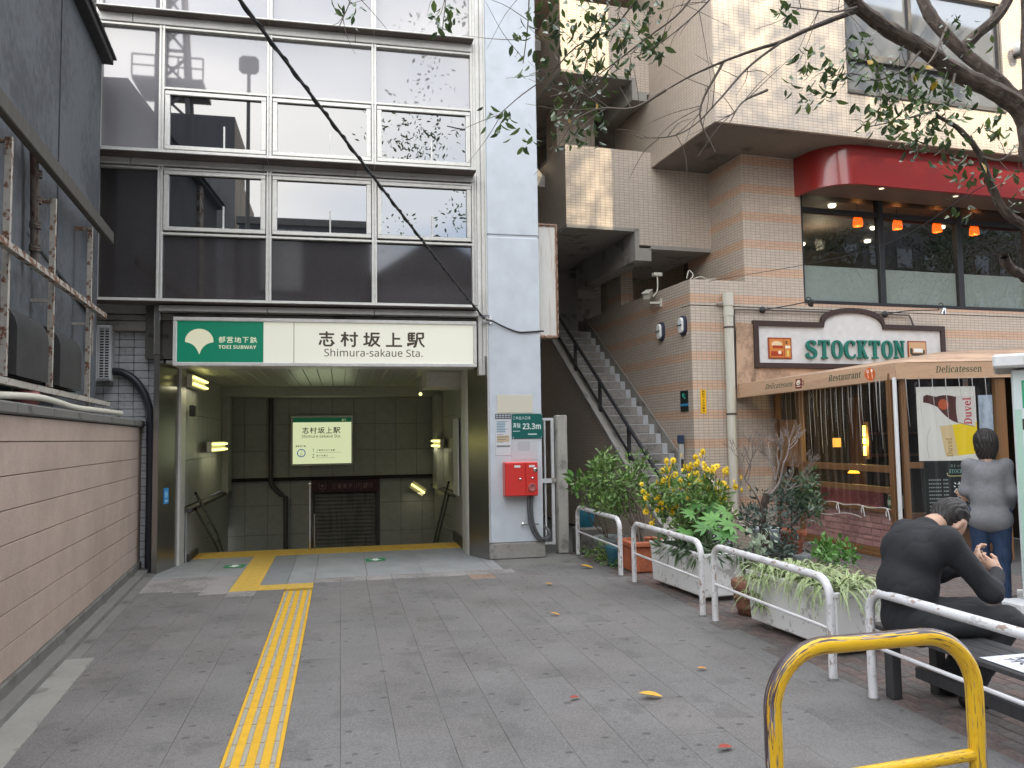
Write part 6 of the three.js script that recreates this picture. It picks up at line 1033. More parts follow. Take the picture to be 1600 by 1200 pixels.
function clumps(cx, cy, cz, rx, ry, rz, n, r, cnt, seed) { const q = rng(seed), out = []; for (let i = 0; i < n; i++) { const a = q() * 6.283, b = Math.acos(2 * q() - 1), s = 0.55 + 0.5 * q(); out.push([cx + rx * s * Math.sin(b) * Math.cos(a), cy + ry * s * Math.cos(b), cz + rz * s * Math.sin(b) * Math.sin(a), r * (0.7 + 0.6 * q()), cnt]); } return out; }
{
  const t = thing('leafy_shrub', 'tall leafy green shrub growing out of the square orange pot', 'shrub', [3.6, 0.34, -9.3]), q = rng(41);
  for (let i = 0; i < 7; i++) part(t, 'stem', limb([[3.6 + (q() - 0.5) * 0.1, 0.33, -9.3 + (q() - 0.5) * 0.1], [3.55 + (q() - 0.5) * 0.25, 0.7, -9.4 + (q() - 0.5) * 0.2], [3.4 + (q() - 0.5) * 0.7, 1.15 + q() * 0.3, -9.6 + (q() - 0.5) * 0.5]], 0.016, 0.005, 14, 6), M.twig);
  foliage(t, [...clumps(3.42, 1.06, -9.65, 0.42, 0.38, 0.4, 34, 0.13, 42, 42), [3.75, 1.33, -9.5, 0.16, 40], [3.3, 1.38, -9.7, 0.15, 40], [3.1, 1.0, -9.9, 0.18, 50]], LG, green, 0.075, H.mid, 43);
}
{
  const t = thing('trailing_plant', 'low feathery plant spilling from the glazed bowl by the gate post', 'plant', [3.5, 0.26, -10.3]), q = rng(45);
  for (let i = 0; i < 5; i++) part(t, 'stem', limb([[3.52, 0.25, -10.3], [3.4 + (q() - 0.5) * 0.3, 0.6, -10.35], [3.25 + (q() - 0.5) * 0.5, 0.95 + q() * 0.2, -10.4]], 0.008, 0.003, 10, 5), M.twig);
  foliage(t, [...clumps(3.42, 0.72, -10.3, 0.25, 0.32, 0.25, 18, 0.10, 40, 46)], LGthin, green, 0.085, H.mid, 47);
  foliage(t, [[3.12, 1.08, -10.4, 0.1, 14], [3.08, 0.92, -10.35, 0.08, 8]], LGwide, green, 0.14, H.bright, 48);
}
{
  const t = thing('ground_weeds', 'small weeds growing by the farthest railing post', 'weeds', [3.3, 0, -10.4]);
  foliage(t, [[3.25, 0.07, -10.5, 0.10, 60, 0.07], [3.28, 0.1, -10.15, 0.12, 90, 0.09], [3.3, 0.08, -9.75, 0.12, 80, 0.07], [3.35, 0.05, -9.55, 0.08, 40, 0.05], [3.3, 0.22, -9.95, 0.1, 60, 0.14]], LG, green, 0.045, H.mid, 49);
}
{
  const t = thing('yellow_flower_shrub', 'bushy shrub covered in yellow daisy like flowers in the white trough', 'shrub', [3.7, 0.46, -7.95]), q = rng(51);
  for (let i = 0; i < 8; i++) part(t, 'stem', limb([[3.68 + (q() - 0.5) * 0.2, 0.45, -8.0 + (q() - 0.5) * 0.3], [3.7 + (q() - 0.5) * 0.35, 0.8, -8.1 + (q() - 0.5) * 0.3], [3.72 + (q() - 0.5) * 0.8, 1.1 + q() * 0.25, -8.15 + (q() - 0.5) * 0.4]], 0.011, 0.004, 12, 6), M.twig);
  foliage(t, [...clumps(3.70, 0.88, -8.12, 0.46, 0.36, 0.3, 46, 0.13, 50, 52), [3.55, 0.6, -8.2, 0.2, 70], [3.95, 1.12, -8.15, 0.12, 30], [3.6, 1.22, -8.2, 0.12, 30]], LG, green, 0.068, H.mid, 53);
  const petals = []; for (let i = 0; i < 9; i++) { const g = LG.clone(); g.scale(0.062, 0.042, 0.02); g.rotateX(-0.25); g.translate(0, 0.006, 0); g.rotateZ(i / 9 * 6.283); petals.push(g); }
  const pg = merge(petals), cg = new THREE.SphereGeometry(0.011, 8, 6); cg.scale(1, 1, 0.6);
  const pm = std([0.82, 0.56, 0.012], 0.55, { side: THREE.DoubleSide }), cm = std([0.42, 0.22, 0.01], 0.8);
  const F = [[3.65, 1.42, -8.15], [3.79, 1.4, -8.12], [3.54, 1.35, -8.17], [3.85, 1.42, -8.1], [3.48, 1.26, -8.2], [3.67, 1.29, -8.15], [3.53, 1.19, -8.19], [3.78, 1.12, -8.14], [3.61, 1.15, -8.17], [3.48, 1.1, -8.21], [3.54, 1.05, -8.2], [3.68, 1.05, -8.17], [3.2, 1.12, -8.26], [3.28, 0.98, -8.26], [3.24, 0.88, -8.27], [3.39, 0.91, -8.24], [3.56, 0.88, -8.2], [3.85, 1.13, -8.12], [3.91, 1.27, -8.1], [3.95, 1.25, -8.09], [4.01, 1.3, -8.08], [4.08, 1.18, -8.07], [4.19, 1.13, -8.05], [3.99, 1.06, -8.1], [4.06, 0.95, -8.09], [3.53, 1.31, -8.18], [3.44, 1.16, -8.21], [3.28, 0.77, -8.27], [3.41, 0.84, -8.24], [4.09, 1.25, -8.06], [4.26, 1.04, -8.04], [3.73, 1.28, -8.14], [3.34, 1.02, -8.24], [3.82, 1.35, -8.12], [3.61, 1.1, -8.18], [3.56, 0.89, -8.2], [3.71, 1.0, -8.16], [3.75, 1.22, -8.14]];
  const all = []; F.forEach((f) => { all.push(f); for (let k = 0; k < 3; k++) if (q() < 0.6) all.push([f[0] + (q() - 0.5) * 0.14, f[1] + (q() - 0.6) * 0.14, f[2] + (q() - 0.5) * 0.12]); });
  all.forEach(([x, y, z]) => {
    const f = mk(pg, pm); f.name = 'flower'; f.position.set(x - 3.7, y - 0.46, z + 7.95 + 0.17 * (1.45 - y)); f.rotation.set(-0.5 + q() * 0.7, 0.3 + (q() - 0.5) * 1.6, q() * 6); f.scale.setScalar(0.62 + 0.32 * q()); t.add(f);
    const c = mk(cg, cm); c.name = 'flower_centre'; f.add(c);
    const s = mk(bar([0, 0, 0], [0, -0.09, -0.02], 0.002, 0.002, 4), M.twig); s.name = 'flower_stalk'; f.add(s); s.rotation.z = -f.rotation.z;
  });
}
{
  // broad hand-shaped leaves
  const lob = leafGeo(0.30, 0.08, 0.2, 4), hand = []; for (let i = 0; i < 8; i++) { const a = (i - 3.5) / 3.5 * 2.2, g = lob.clone(), l = 0.19 * (1 - 0.32 * Math.abs(a) / 2.2); g.scale(l * 1.15, l, l); g.rotateZ(a); g.translate(0, 0, 0); hand.push(g); }
  const hg = merge(hand), hm = [leafMat([0.10, 0.30, 0.04], 0.3, 0.5), leafMat([0.075, 0.24, 0.035], 0.3, 0.5), leafMat([0.13, 0.34, 0.05], 0.3, 0.5)];
  const t = thing('broad_leaf_plant', 'bright green plant with big hand shaped leaves in front of the yellow flowers', 'plant', [3.62, 0.46, -7.7]), q = rng(61);
  const L = [[3.55, 0.83, -7.72], [3.62, 0.70, -7.55], [3.74, 0.77, -7.6], [3.87, 0.72, -7.5], [3.68, 0.92, -7.85], [3.95, 0.84, -7.75], [3.47, 0.66, -7.7], [3.86, 0.88, -7.9], [4.0, 0.70, -7.65], [3.53, 0.98, -7.95], [3.78, 0.62, -7.42]];
  L.forEach(([x, y, z], i) => { const f = mk(hg, hm[i % 3]); f.name = 'leaf'; f.position.set(x - 3.62, y - 0.46, z + 7.7); f.rotation.set(-0.95 + (q() - 0.5) * 0.6, (q() - 0.5) * 1.0, (q() - 0.5) * 2 + Math.PI * (q() < 0.4 ? 0.9 : 0.1)); f.scale.setScalar(0.72 + 0.3 * q()); t.add(f); part(t, 'stalk', limb([[3.66 + (q() - 0.5) * 0.08, 0.46, -7.78], [(3.66 + x) / 2, (0.5 + y) / 2 + 0.06, (z - 7.78) / 2], [x, y, z]], 0.006, 0.0035, 10, 5), std([0.10, 0.2, 0.05], 0.6)); });
  const t2 = thing('trough_grass', 'dark green grassy growth hanging over the rim of the flower trough', 'plant', [3.65, 0.46, -7.8]);
  foliage(t2, [[3.46, 0.46, -7.5, 0.10, 60], [3.44, 0.46, -7.8, 0.1, 50], [3.42, 0.45, -8.1, 0.1, 50], [3.62, 0.48, -7.36, 0.1, 50], [3.85, 0.48, -7.38, 0.12, 60], [3.65, 0.5, -7.8, 0.25, 120, 0.1]], LGthin, green, 0.13, H.dark, 63, -0.4);
}
{
  // bare twiggy bush with grey-green leaves below
  const t = thing('bare_topped_bush', 'bush with bare grey twigs on top and dusty dark leaves below', 'bush', [4.48, 0, -7.95]), q = rng(71);
  part(t, 'trunk', limb([[4.48, 0, -7.95], [4.5, 0.4, -7.93], [4.45, 0.75, -7.9], [4.5, 1.0, -7.88]], 0.055, 0.035, 20, 10, 0.4), M.bark);
  const tips = [], grow = (p, d, l, r, lev) => {
    const e = p.clone().addScaledVector(d, l), mid = p.clone().lerp(e, 0.5).add(new THREE.Vector3((q() - 0.5) * l * 0.3, (q() - 0.5) * l * 0.2, (q() - 0.5) * l * 0.3));
    tips.push([[p.toArray(), mid.toArray(), e.toArray()], r, r * 0.65, lev]);
    if (lev < 5) { const n = lev < 1 ? 4 : 3; for (let i = 0; i < n; i++) { const nd = d.clone().add(new THREE.Vector3((q() - 0.5) * 1.4, (q() - 0.2) * 0.8, (q() - 0.5) * 1.4)).normalize(); grow(p.clone().lerp(e, i === 0 ? 1 : 0.45 + 0.5 * q()), nd, l * (0.5 + 0.25 * q()), r * 0.6, lev + 1); } }
  };
  grow(new THREE.Vector3(4.5, 0.95, -7.88), new THREE.Vector3(0.45, 0.85, 0.05).normalize(), 0.42, 0.017, 0);
  grow(new THREE.Vector3(4.46, 0.8, -7.9), new THREE.Vector3(-0.5, 0.8, 0.1).normalize(), 0.44, 0.013, 1);
  grow(new THREE.Vector3(4.5, 0.9, -7.9), new THREE.Vector3(0.85, 0.55, 0.2).normalize(), 0.40, 0.012, 1);
  for (const [p, a, b, l] of tips.filter((k) => k[3] < 2)) part(t, 'branch', limb(p, a, b, 6, 6), M.greyTwig);
  part(t, 'twigs', tips.filter((k) => k[3] >= 2).map(([p, a, b]) => limb(p, Math.max(a, 0.0022), Math.max(b, 0.0014), 3, 4)), M.greyTwig, { kind: 'stuff' });
  foliage(t, [...clumps(4.5, 0.62, -7.85, 0.32, 0.42, 0.3, 26, 0.11, 34, 72), ...clumps(4.85, 0.95, -7.85, 0.22, 0.25, 0.2, 12, 0.1, 30, 73)], LG, green, 0.062, H.grey, 74);
  foliage(t, clumps(4.95, 1.0, -7.8, 0.16, 0.28, 0.16, 12, 0.1, 30, 75), LG, green, 0.065, H.dark, 76);
  const t2 = thing('potted_shrub', 'dark leafed small shrub growing in the round orange pot', 'shrub', [4.99, 0.53, -8.23]); part(t2, 'stem', limb([[4.99, 0.53, -8.23], [5.0, 0.8, -8.22], [5.02, 1.1, -8.2]], 0.012, 0.006, 10, 6), M.twig);
  foliage(t2, [...clumps(5.05, 0.98, -8.18, 0.24, 0.28, 0.2, 12, 0.1, 26, 77)], LG, green, 0.06, H.dark, 78);
}
{
  // striped grass plants: each tuft a thing, each blade a real strip
  const white = std([0.52, 0.55, 0.36], 0.5, { side: THREE.DoubleSide });
  const bladeTex = tex(64, 8, (u) => (Math.abs(u - 0.5) < 0.26 ? [0.13, 0.25, 0.05] : [0.58, 0.60, 0.36]));
  const bm = new THREE.MeshPhysicalMaterial({ color: C(1, 1, 1), roughness: 0.45, map: bladeTex, transmission: 0.2, thickness: 0, side: THREE.DoubleSide });
  const blade = (q, x, y, z, len, a) => {
    const n = 7, pos = [], uv = [], up0 = 0.7 + 0.5 * q(), out = 0.5 + 0.8 * q(), w = 0.007 + 0.005 * q(), P = [];
    for (let i = 0; i <= n; i++) { const t = i / n, r = len * out * t * (1 - 0.15 * t), h = len * (up0 * t - 1.35 * t * t * (0.6 + 0.3 * out)); const ww = w * Math.pow(1 - t, 0.6) + 0.0008; const px = x + Math.cos(a) * r, pz = z + Math.sin(a) * r; P.push([[px - Math.sin(a) * ww, y + h, pz + Math.cos(a) * ww], [px + Math.sin(a) * ww, y + h, pz - Math.cos(a) * ww]]); }
    for (let i = 0; i < n; i++) { const [a0, b0] = P[i], [a1, b1] = P[i + 1]; for (const [v, u] of [[a0, 0], [b0, 1], [b1, 1], [a0, 0], [b1, 1], [a1, 0]]) { pos.push(...v); uv.push(u, i / n); } }
    const g = new THREE.BufferGeometry(); g.setAttribute('position', new THREE.BufferAttribute(new Float32Array(pos), 3)); g.setAttribute('uv', new THREE.BufferAttribute(new Float32Array(uv), 2)); g.computeVertexNormals(); return g;
  };
  const where = [[0.1, -1.0, 'at the far left corner of the second trough'], [0.33, -0.92, 'at the back corner of the second trough'], [0.12, -0.68, 'left of the middle of the second trough'], [0.34, -0.55, 'behind the middle of the second trough'], [0.12, -0.38, 'right of the middle of the second trough'], [0.34, -0.2, 'at the right rear of the second trough'], [0.13, -0.1, 'at the right end of the second trough nearest the railing post']];
  where.forEach(([lx, lz, l], i) => {
    const q = rng(80 + i), p = new THREE.Vector3(3.545 + lx * cP + lz * sP, 0.46, -5.3 - lx * sP + lz * cP), t = thing('striped_grass_plant', 'cream striped grass plant ' + l, 'plant', p.toArray(), false, 'striped grass plants in the trough'), gs = [];
    for (let k = 0; k < 100; k++) gs.push(blade(q, p.x + (q() - 0.5) * 0.12, 0.455, p.z + (q() - 0.5) * 0.14, 0.24 + 0.2 * q(), q() * 6.283));
    part(t, 'blades', gs, bm, { kind: 'stuff' });
  });
  const t3 = thing('hanging_grass_plant', 'striped grass offshoots hanging down the near corner of the second trough', 'plant', [3.46, 0.45, -6.3]), q = rng(90), gs = [];
  for (const [x, y, z] of [[3.46, 0.40, -6.33], [3.44, 0.26, -6.3], [3.45, 0.18, -6.2], [3.44, 0.42, -6.15]]) for (let k = 0; k < 26; k++) gs.push(blade(q, x, y, z, 0.13 + 0.1 * q(), q() * 6.283)); part(t3, 'blades', gs, bm, { kind: 'stuff' }); part(t3, 'runner', tube([[3.52, 0.47, -6.3], [3.45, 0.45, -6.3], [3.44, 0.3, -6.28], [3.45, 0.16, -6.2]], 0.004, 16, 5), white);
  const t4 = thing('young_leafy_plant', 'small bright green plant of toothed leaflets behind the striped grass', 'plant', [4.5, 0.2, -6.9]), q4 = rng(95);
  for (let i = 0; i < 9; i++) part(t4, 'stem', limb([[4.5, 0.1, -6.9], [4.45 + (q4() - 0.5) * 0.3, 0.4, -6.9 + (q4() - 0.5) * 0.2], [4.55 + (q4() - 0.5) * 0.45, 0.45 + q4() * 0.16, -6.85 + (q4() - 0.5) * 0.4]], 0.005, 0.002, 8, 5), std([0.1, 0.2, 0.05], 0.6));
  foliage(t4, clumps(4.56, 0.50, -6.85, 0.22, 0.12, 0.2, 14, 0.08, 20, 96), LGwide, green, 0.06, H.bright, 97);
  const t5 = thing('grey_leaf_plant', 'pale grey green plant with floppy rounded leaves beside the striped grass', 'plant', [3.62, 0.46, -6.48]), q5 = rng(99);
  for (let i = 0; i < 6; i++) part(t5, 'stem', limb([[3.64, 0.45, -6.46], [3.6 + (q5() - 0.5) * 0.15, 0.62, -6.48], [3.6 + (q5() - 0.5) * 0.3, 0.72 + q5() * 0.12, -6.5 + (q5() - 0.5) * 0.2]], 0.005, 0.003, 8, 5), std([0.2, 0.25, 0.15], 0.7));
  const gm = leafMat([0.30, 0.36, 0.26], 0.2, 0.7); for (let i = 0; i < 26; i++) { const f = mk(LGwide, gm); f.name = 'leaf'; f.position.set((q5() - 0.5) * 0.28, 0.10 + q5() * 0.26, (q5() - 0.5) * 0.22); f.rotation.set(2.4 + (q5() - 0.5) * 1.2, q5() * 6.28, (q5() - 0.5) * 1.2); f.scale.setScalar(0.05 + 0.04 * q5()); t5.add(f); }
}
{
  // fallen leaves
  const L = [[3.06, -9.58, 'yellow fallen leaf near the farthest railing', 0.16, 0], [1.97, -7.18, 'small orange fallen leaf in the middle of the paving', 0.09, 1], [2.3, -8.66, 'small brown orange fallen leaf near the pillar side of the paving', 0.09, 1], [1.47, -4.93, 'crumpled brown red fallen leaf on the paving', 0.08, 2], [1.97, -4.8, 'largest yellow fallen leaf in the foreground paving', 0.15, 0], [2.51, -5.29, 'small tan fallen leaf right of the largest yellow leaf', 0.08, 1], [2.01, -3.96, 'dark red fallen leaf left of the yellow barrier', 0.10, 2], [3.13, -5.16, 'pale yellow fallen leaf behind the yellow barrier', 0.09, 0]];
  const ms = [std([0.62, 0.36, 0.035], 0.6, { side: THREE.DoubleSide, map: T.leaf }), std([0.50, 0.24, 0.05], 0.7, { side: THREE.DoubleSide, map: T.leaf }), std([0.30, 0.05, 0.03], 0.7, { side: THREE.DoubleSide, map: T.leaf })];
  L.forEach(([x, z, l, s, k]) => { const g = leafGeo(0.5, 0.25, -0.12, 4); const q = mk(g, ms[k]); q.name = numbered('fallen_leaf'); q.position.set(x, 0.012, z); q.rotation.set(-Math.PI / 2 + 0.1, 0.05, rr(1.0, 2.2)); q.scale.setScalar(s); scene.add(q); tag(q, l, 'leaf'); });
}
// ---------------------------------------------------------------- people: smooth fields meshed by marching cubes
function smin(a, b, k) { const h = Math.max(k - Math.abs(a - b), 0) / k; return Math.min(a, b) - h * h * k * 0.25; }
// bones: [ax, ay, az, ra, bx, by, bz, rb, (flatten)]; returns geometry in the same coordinates
function flesh(bones, res = 72, k = 0.035, extra = null) {
  const lo = [1e9, 1e9, 1e9], hi = [-1e9, -1e9, -1e9];
  for (const b of bones) for (const o of [0, 4]) for (let i = 0; i < 3; i++) { lo[i] = Math.min(lo[i], b[o + i] - b[o + 3] - 0.05); hi[i] = Math.max(hi[i], b[o + i] + b[o + 3] + 0.05); }
  const mc = new MarchingCubes(res, M.black, false, false, 200000), half = res / 2, c = [0, 1, 2].map((i) => (lo[i] + hi[i]) / 2), h = [0, 1, 2].map((i) => (hi[i] - lo[i]) / 2 * 1.06);
  const B = bones.map((b) => { const d = [b[4] - b[0], b[5] - b[1], b[6] - b[2]]; return { b, d, l: d[0] * d[0] + d[1] * d[1] + d[2] * d[2] || 1e-9 }; });
  for (let z = 0; z < res; z++) for (let y = 0; y < res; y++) for (let x = 0; x < res; x++) {
    const px = c[0] + (x - half) / half * h[0], py = c[1] + (y - half) / half * h[1], pz = c[2] + (z - half) / half * h[2]; let v = 1e3;
    for (const { b, d, l } of B) {
      const t = clamp(((px - b[0]) * d[0] + (py - b[1]) * d[1] + (pz - b[2]) * d[2]) / l, 0, 1), ex = px - b[0] - d[0] * t, ey = py - b[1] - d[1] * t, ez = pz - b[2] - d[2] * t;
      const q = Math.sqrt(ex * ex + ey * ey + ez * ez) - (b[3] + (b[7] - b[3]) * t); v = v > 900 ? q : smin(v, q, b[8] ?? k);
    }
    if (extra) v = extra(v, px, py, pz);
    mc.field[x + y * res + z * res * res] = -v;
  }
  mc.isolation = 0; mc.update();
  const n = mc.count, p = new Float32Array(n * 3); for (let i = 0; i < n; i++) for (let a = 0; a < 3; a++) p[i * 3 + a] = c[a] + mc.positionArray[i * 3 + a] * h[a];
  let g = new THREE.BufferGeometry(); g.setAttribute('position', new THREE.BufferAttribute(p, 3)); g = mergeVertices(g, 1e-4); g.computeVertexNormals();
  return tri(toNon(g));
}
function toNon(g) { return g.index ? g.toNonIndexed() : g; }
// a head: local +x is the face; returns the fine-gridded skin geometry
function head(pos, pitch, yaw) {
  const g = flesh([[0.005, 0.02, 0, 0.088, -0.02, 0.045, 0, 0.09], [0.035, -0.045, 0, 0.062, 0.05, -0.075, 0, 0.042, 0.05], [0.09, 0.01, 0, 0.012, 0.103, -0.026, 0, 0.015, 0.02], [0.086, -0.058, 0.016, 0.009, 0.086, -0.058, -0.016, 0.009, 0.015], [-0.005, 0.012, 0.08, 0.018, -0.008, -0.03, 0.078, 0.012, 0.015], [-0.005, 0.012, -0.08, 0.018, -0.008, -0.03, -0.078, 0.012, 0.015]], 60, 0.05, (v, x, y, z) => { for (const s of [-1, 1]) { const d = Math.hypot(x - 0.096, y - 0.012, z - s * 0.034) - 0.016; v = Math.max(v, -smin(-v, d, 0.02) > v ? v : v); if (d < 0.004) v += 0.006 * (1 - d / 0.004) * 0.5; } return v; });
  g.rotateZ(pitch); g.rotateY(yaw); g.translate(...pos); return g;
}
function eyes(pos, pitch, yaw) { const gs = []; for (const s of [-1, 1]) gs.push(new THREE.SphereGeometry(0.011, 10, 8).translate(0.082, 0.012, s * 0.034)); const g = merge(gs); g.rotateZ(pitch); g.rotateY(yaw); g.translate(...pos); return g; }
// a hand: wrist at the origin, fingers along +y, palm facing +z; curl in radians
function hand(pos, quat, curl, side) {
  const b = [[0, 0, 0, 0.026, 0, 0.04, 0, 0.03], [-0.022, 0.03, 0, 0.016, -0.026, 0.085, 0, 0.013, 0.02], [0.024, 0.03, 0, 0.016, 0.028, 0.08, 0, 0.012, 0.02], [0, 0.04, 0, 0.018, 0, 0.09, 0, 0.014, 0.02]];
  [[-0.028, 0.085, 0.036], [-0.009, 0.092, 0.042], [0.011, 0.09, 0.039], [0.029, 0.08, 0.031]].forEach(([x, y, l]) => {
    let p = [x, y, 0], a = curl * 0.5; const r = [0.0095, 0.0085, 0.008]; for (let i = 0; i < 3; i++) { const L = l * [1, 0.75, 0.6][i], q = [p[0], p[1] + Math.cos(a) * L, p[2] + Math.sin(a) * L]; b.push([...p, r[i], ...q, r[i] * 0.92, 0.006]); p = q; a += curl * 0.7; }
  });
  b.push([side * 0.022, 0.02, 0.006, 0.014, side * 0.05, 0.055, 0.018, 0.0115, 0.012], [side * 0.05, 0.055, 0.018, 0.0115, side * 0.052, 0.088, 0.03, 0.009, 0.006]);
  const g = flesh(b, 56, 0.012); g.applyQuaternion(quat); g.translate(...pos); return g;
}
const skin = phys([0.50, 0.30, 0.21], 0.5, { sheen: 0.2 }), suit = std([0.014, 0.0145, 0.017], 0.85, { bumpMap: again(T.rough, 6), bumpScale: 0.0015 }), trouser = std([0.02, 0.0205, 0.022], 0.85, { bumpMap: again(T.rough, 6), bumpScale: 0.0015 }), hairM = std([0.018, 0.014, 0.012], 0.55, { bumpMap: again(T.streak, 14, 3), bumpScale: 0.003 });
const cloth = (amp, f, s) => (v, x, y, z) => { const a = vnoise(x * f * 0.5 + 40, (y * 0.55 + z) * f * 0.5 + 40, 999, 999, 7 + s), b = vnoise((x + y) * f * 0.35 + 60, (z - y * 0.4) * f * 0.8 + 60, 999, 999, 17 + s); return v + amp * (1.6 * (a - 0.5) + 2.6 * (Math.pow(1 - Math.abs(2 * b - 1), 3) - 0.25)); };
{
  // man in a dark suit, seated on the bench, bent forward, facing right
  const bx0 = [3.42, 0, -4.3], t = thing('person', 'person in black suit hunched forward on the dark bench, seen from behind', 'person', bx0), A = (a) => [a[0] + bx0[0], a[1], a[2] + bx0[2]];
  const pel = [-0.02, 0.53, 0], hipL = [0.0, 0.52, -0.10], hipR = [0.0, 0.52, 0.10], wa = [-0.05, 0.72, 0], ch = [0.03, 0.93, 0], nk = [0.15, 1.07, 0], hd = [0.285, 1.075, -0.02];
  const shL = [0.1, 1.0, -0.18], shR = [0.08, 1.0, 0.18], elL = [0.36, 0.74, -0.22], elR = [0.33, 0.70, 0.23], wrL = [0.53, 0.80, -0.06], wrR = [0.53, 0.79, 0.08], knL = [0.52, 0.50, -0.12], knR = [0.5, 0.5, 0.16], anL = [0.32, 0.09, -0.10], anR = [0.26, 0.09, 0.12];
  const bone = (a, ra, b, rb, k) => [...A(a), ra, ...A(b), rb, k ?? 0.05];
  const bodyG = [flesh([bone(pel, 0.1, wa, 0.1), bone(wa, 0.1, ch, 0.12), bone(ch, 0.11, nk, 0.055), bone(nk, 0.052, [0.21, 1.09, -0.01], 0.05), bone(ch, 0.09, shL, 0.05), bone(ch, 0.09, shR, 0.05), bone(shL, 0.045, elL, 0.036), bone(shR, 0.045, elR, 0.036), bone(elL, 0.036, wrL, 0.026), bone(elR, 0.036, wrR, 0.026), bone(hipL, 0.075, knL, 0.05), bone(hipR, 0.075, knR, 0.05), bone(knL, 0.048, anL, 0.034), bone(knR, 0.048, anR, 0.034)], 72, 0.05),
    head(A(hd), -0.75, 0.15), hand(A(wrL), new THREE.Quaternion().setFromEuler(new THREE.Euler(0.2, 1.2, -0.9)), 0.8, 1), hand(A(wrR), new THREE.Quaternion().setFromEuler(new THREE.Euler(-0.2, 1.9, -0.9)), 0.8, -1)];
  const body = part(t, 'body', bodyG, skin);
  part(t, 'eyes', eyes(A(hd), -0.75, 0.15), std([0.5, 0.5, 0.5], 0.2));
  part(t, 'suit_jacket', flesh([bone(pel, 0.155, wa, 0.155), bone([-0.03, 0.5, -0.05], 0.14, [-0.03, 0.5, 0.05], 0.14), bone(wa, 0.155, ch, 0.165), bone([-0.05, 0.72, -0.06], 0.12, [-0.05, 0.72, 0.06], 0.12), bone([-0.01, 0.92, -0.09], 0.12, [-0.01, 0.92, 0.09], 0.12), bone(ch, 0.14, [0.115, 1.035, 0], 0.085), bone(ch, 0.12, shL, 0.082), bone(ch, 0.12, shR, 0.082), bone(shL, 0.08, elL, 0.063), bone(shR, 0.08, elR, 0.063), bone(elL, 0.062, [0.49, 0.785, -0.09], 0.045), bone(elR, 0.062, [0.49, 0.775, 0.11], 0.045)], 96, 0.07, cloth(0.002, 22, 1)), suit);
  part(t, 'collar', flesh([bone([0.115, 1.05, -0.045], 0.03, [0.115, 1.05, 0.045], 0.03, 0.02), bone([0.14, 1.045, -0.06], 0.022, [0.2, 1.0, -0.05], 0.018, 0.02), bone([0.14, 1.045, 0.06], 0.022, [0.2, 1.0, 0.05], 0.018, 0.02)], 40, 0.02), std([0.55, 0.55, 0.58], 0.7));
  part(t, 'trousers', flesh([bone([-0.04, 0.52, -0.05], 0.13, [-0.04, 0.52, 0.05], 0.13), bone(hipL, 0.115, knL, 0.085), bone(hipR, 0.115, knR, 0.085), bone(knL, 0.082, [0.33, 0.12, -0.10], 0.062), bone(knR, 0.082, [0.27, 0.12, 0.12], 0.062)], 80, 0.05, cloth(0.0026, 22, 3)), trouser);
  for (const a of [anL, anR]) part(t, 'shoe', flesh([bone([a[0] - 0.03, 0.045, a[2]], 0.042, [a[0] + 0.1, 0.04, a[2]], 0.042), bone([a[0] + 0.1, 0.038, a[2]], 0.042, [a[0] + 0.2, 0.032, a[2]], 0.03), bone([a[0] - 0.02, 0.05, a[2]], 0.04, [a[0] - 0.01, 0.1, a[2]], 0.042)], 44, 0.03, (v, x, y) => Math.max(v, 0.006 - y)), std([0.012, 0.011, 0.011], 0.25));
  const hp = A(hd); const hg = flesh([[-0.035, 0.05, 0, 0.088, -0.02, 0.065, 0, 0.09], [-0.06, -0.02, 0, 0.06, -0.05, 0.02, 0, 0.08], [0.03, 0.085, 0, 0.05, -0.01, 0.08, 0, 0.07]], 48, 0.05, (v, x, y, z) => v + 0.0035 * Math.sin(z * 260 + x * 40 + 3 * Math.sin(y * 40)) + 0.002 * Math.sin(z * 410 - x * 90)); hg.rotateZ(-0.75); hg.rotateY(0.15); hg.translate(...hp); part(t, 'hair', hg, hairM);
}
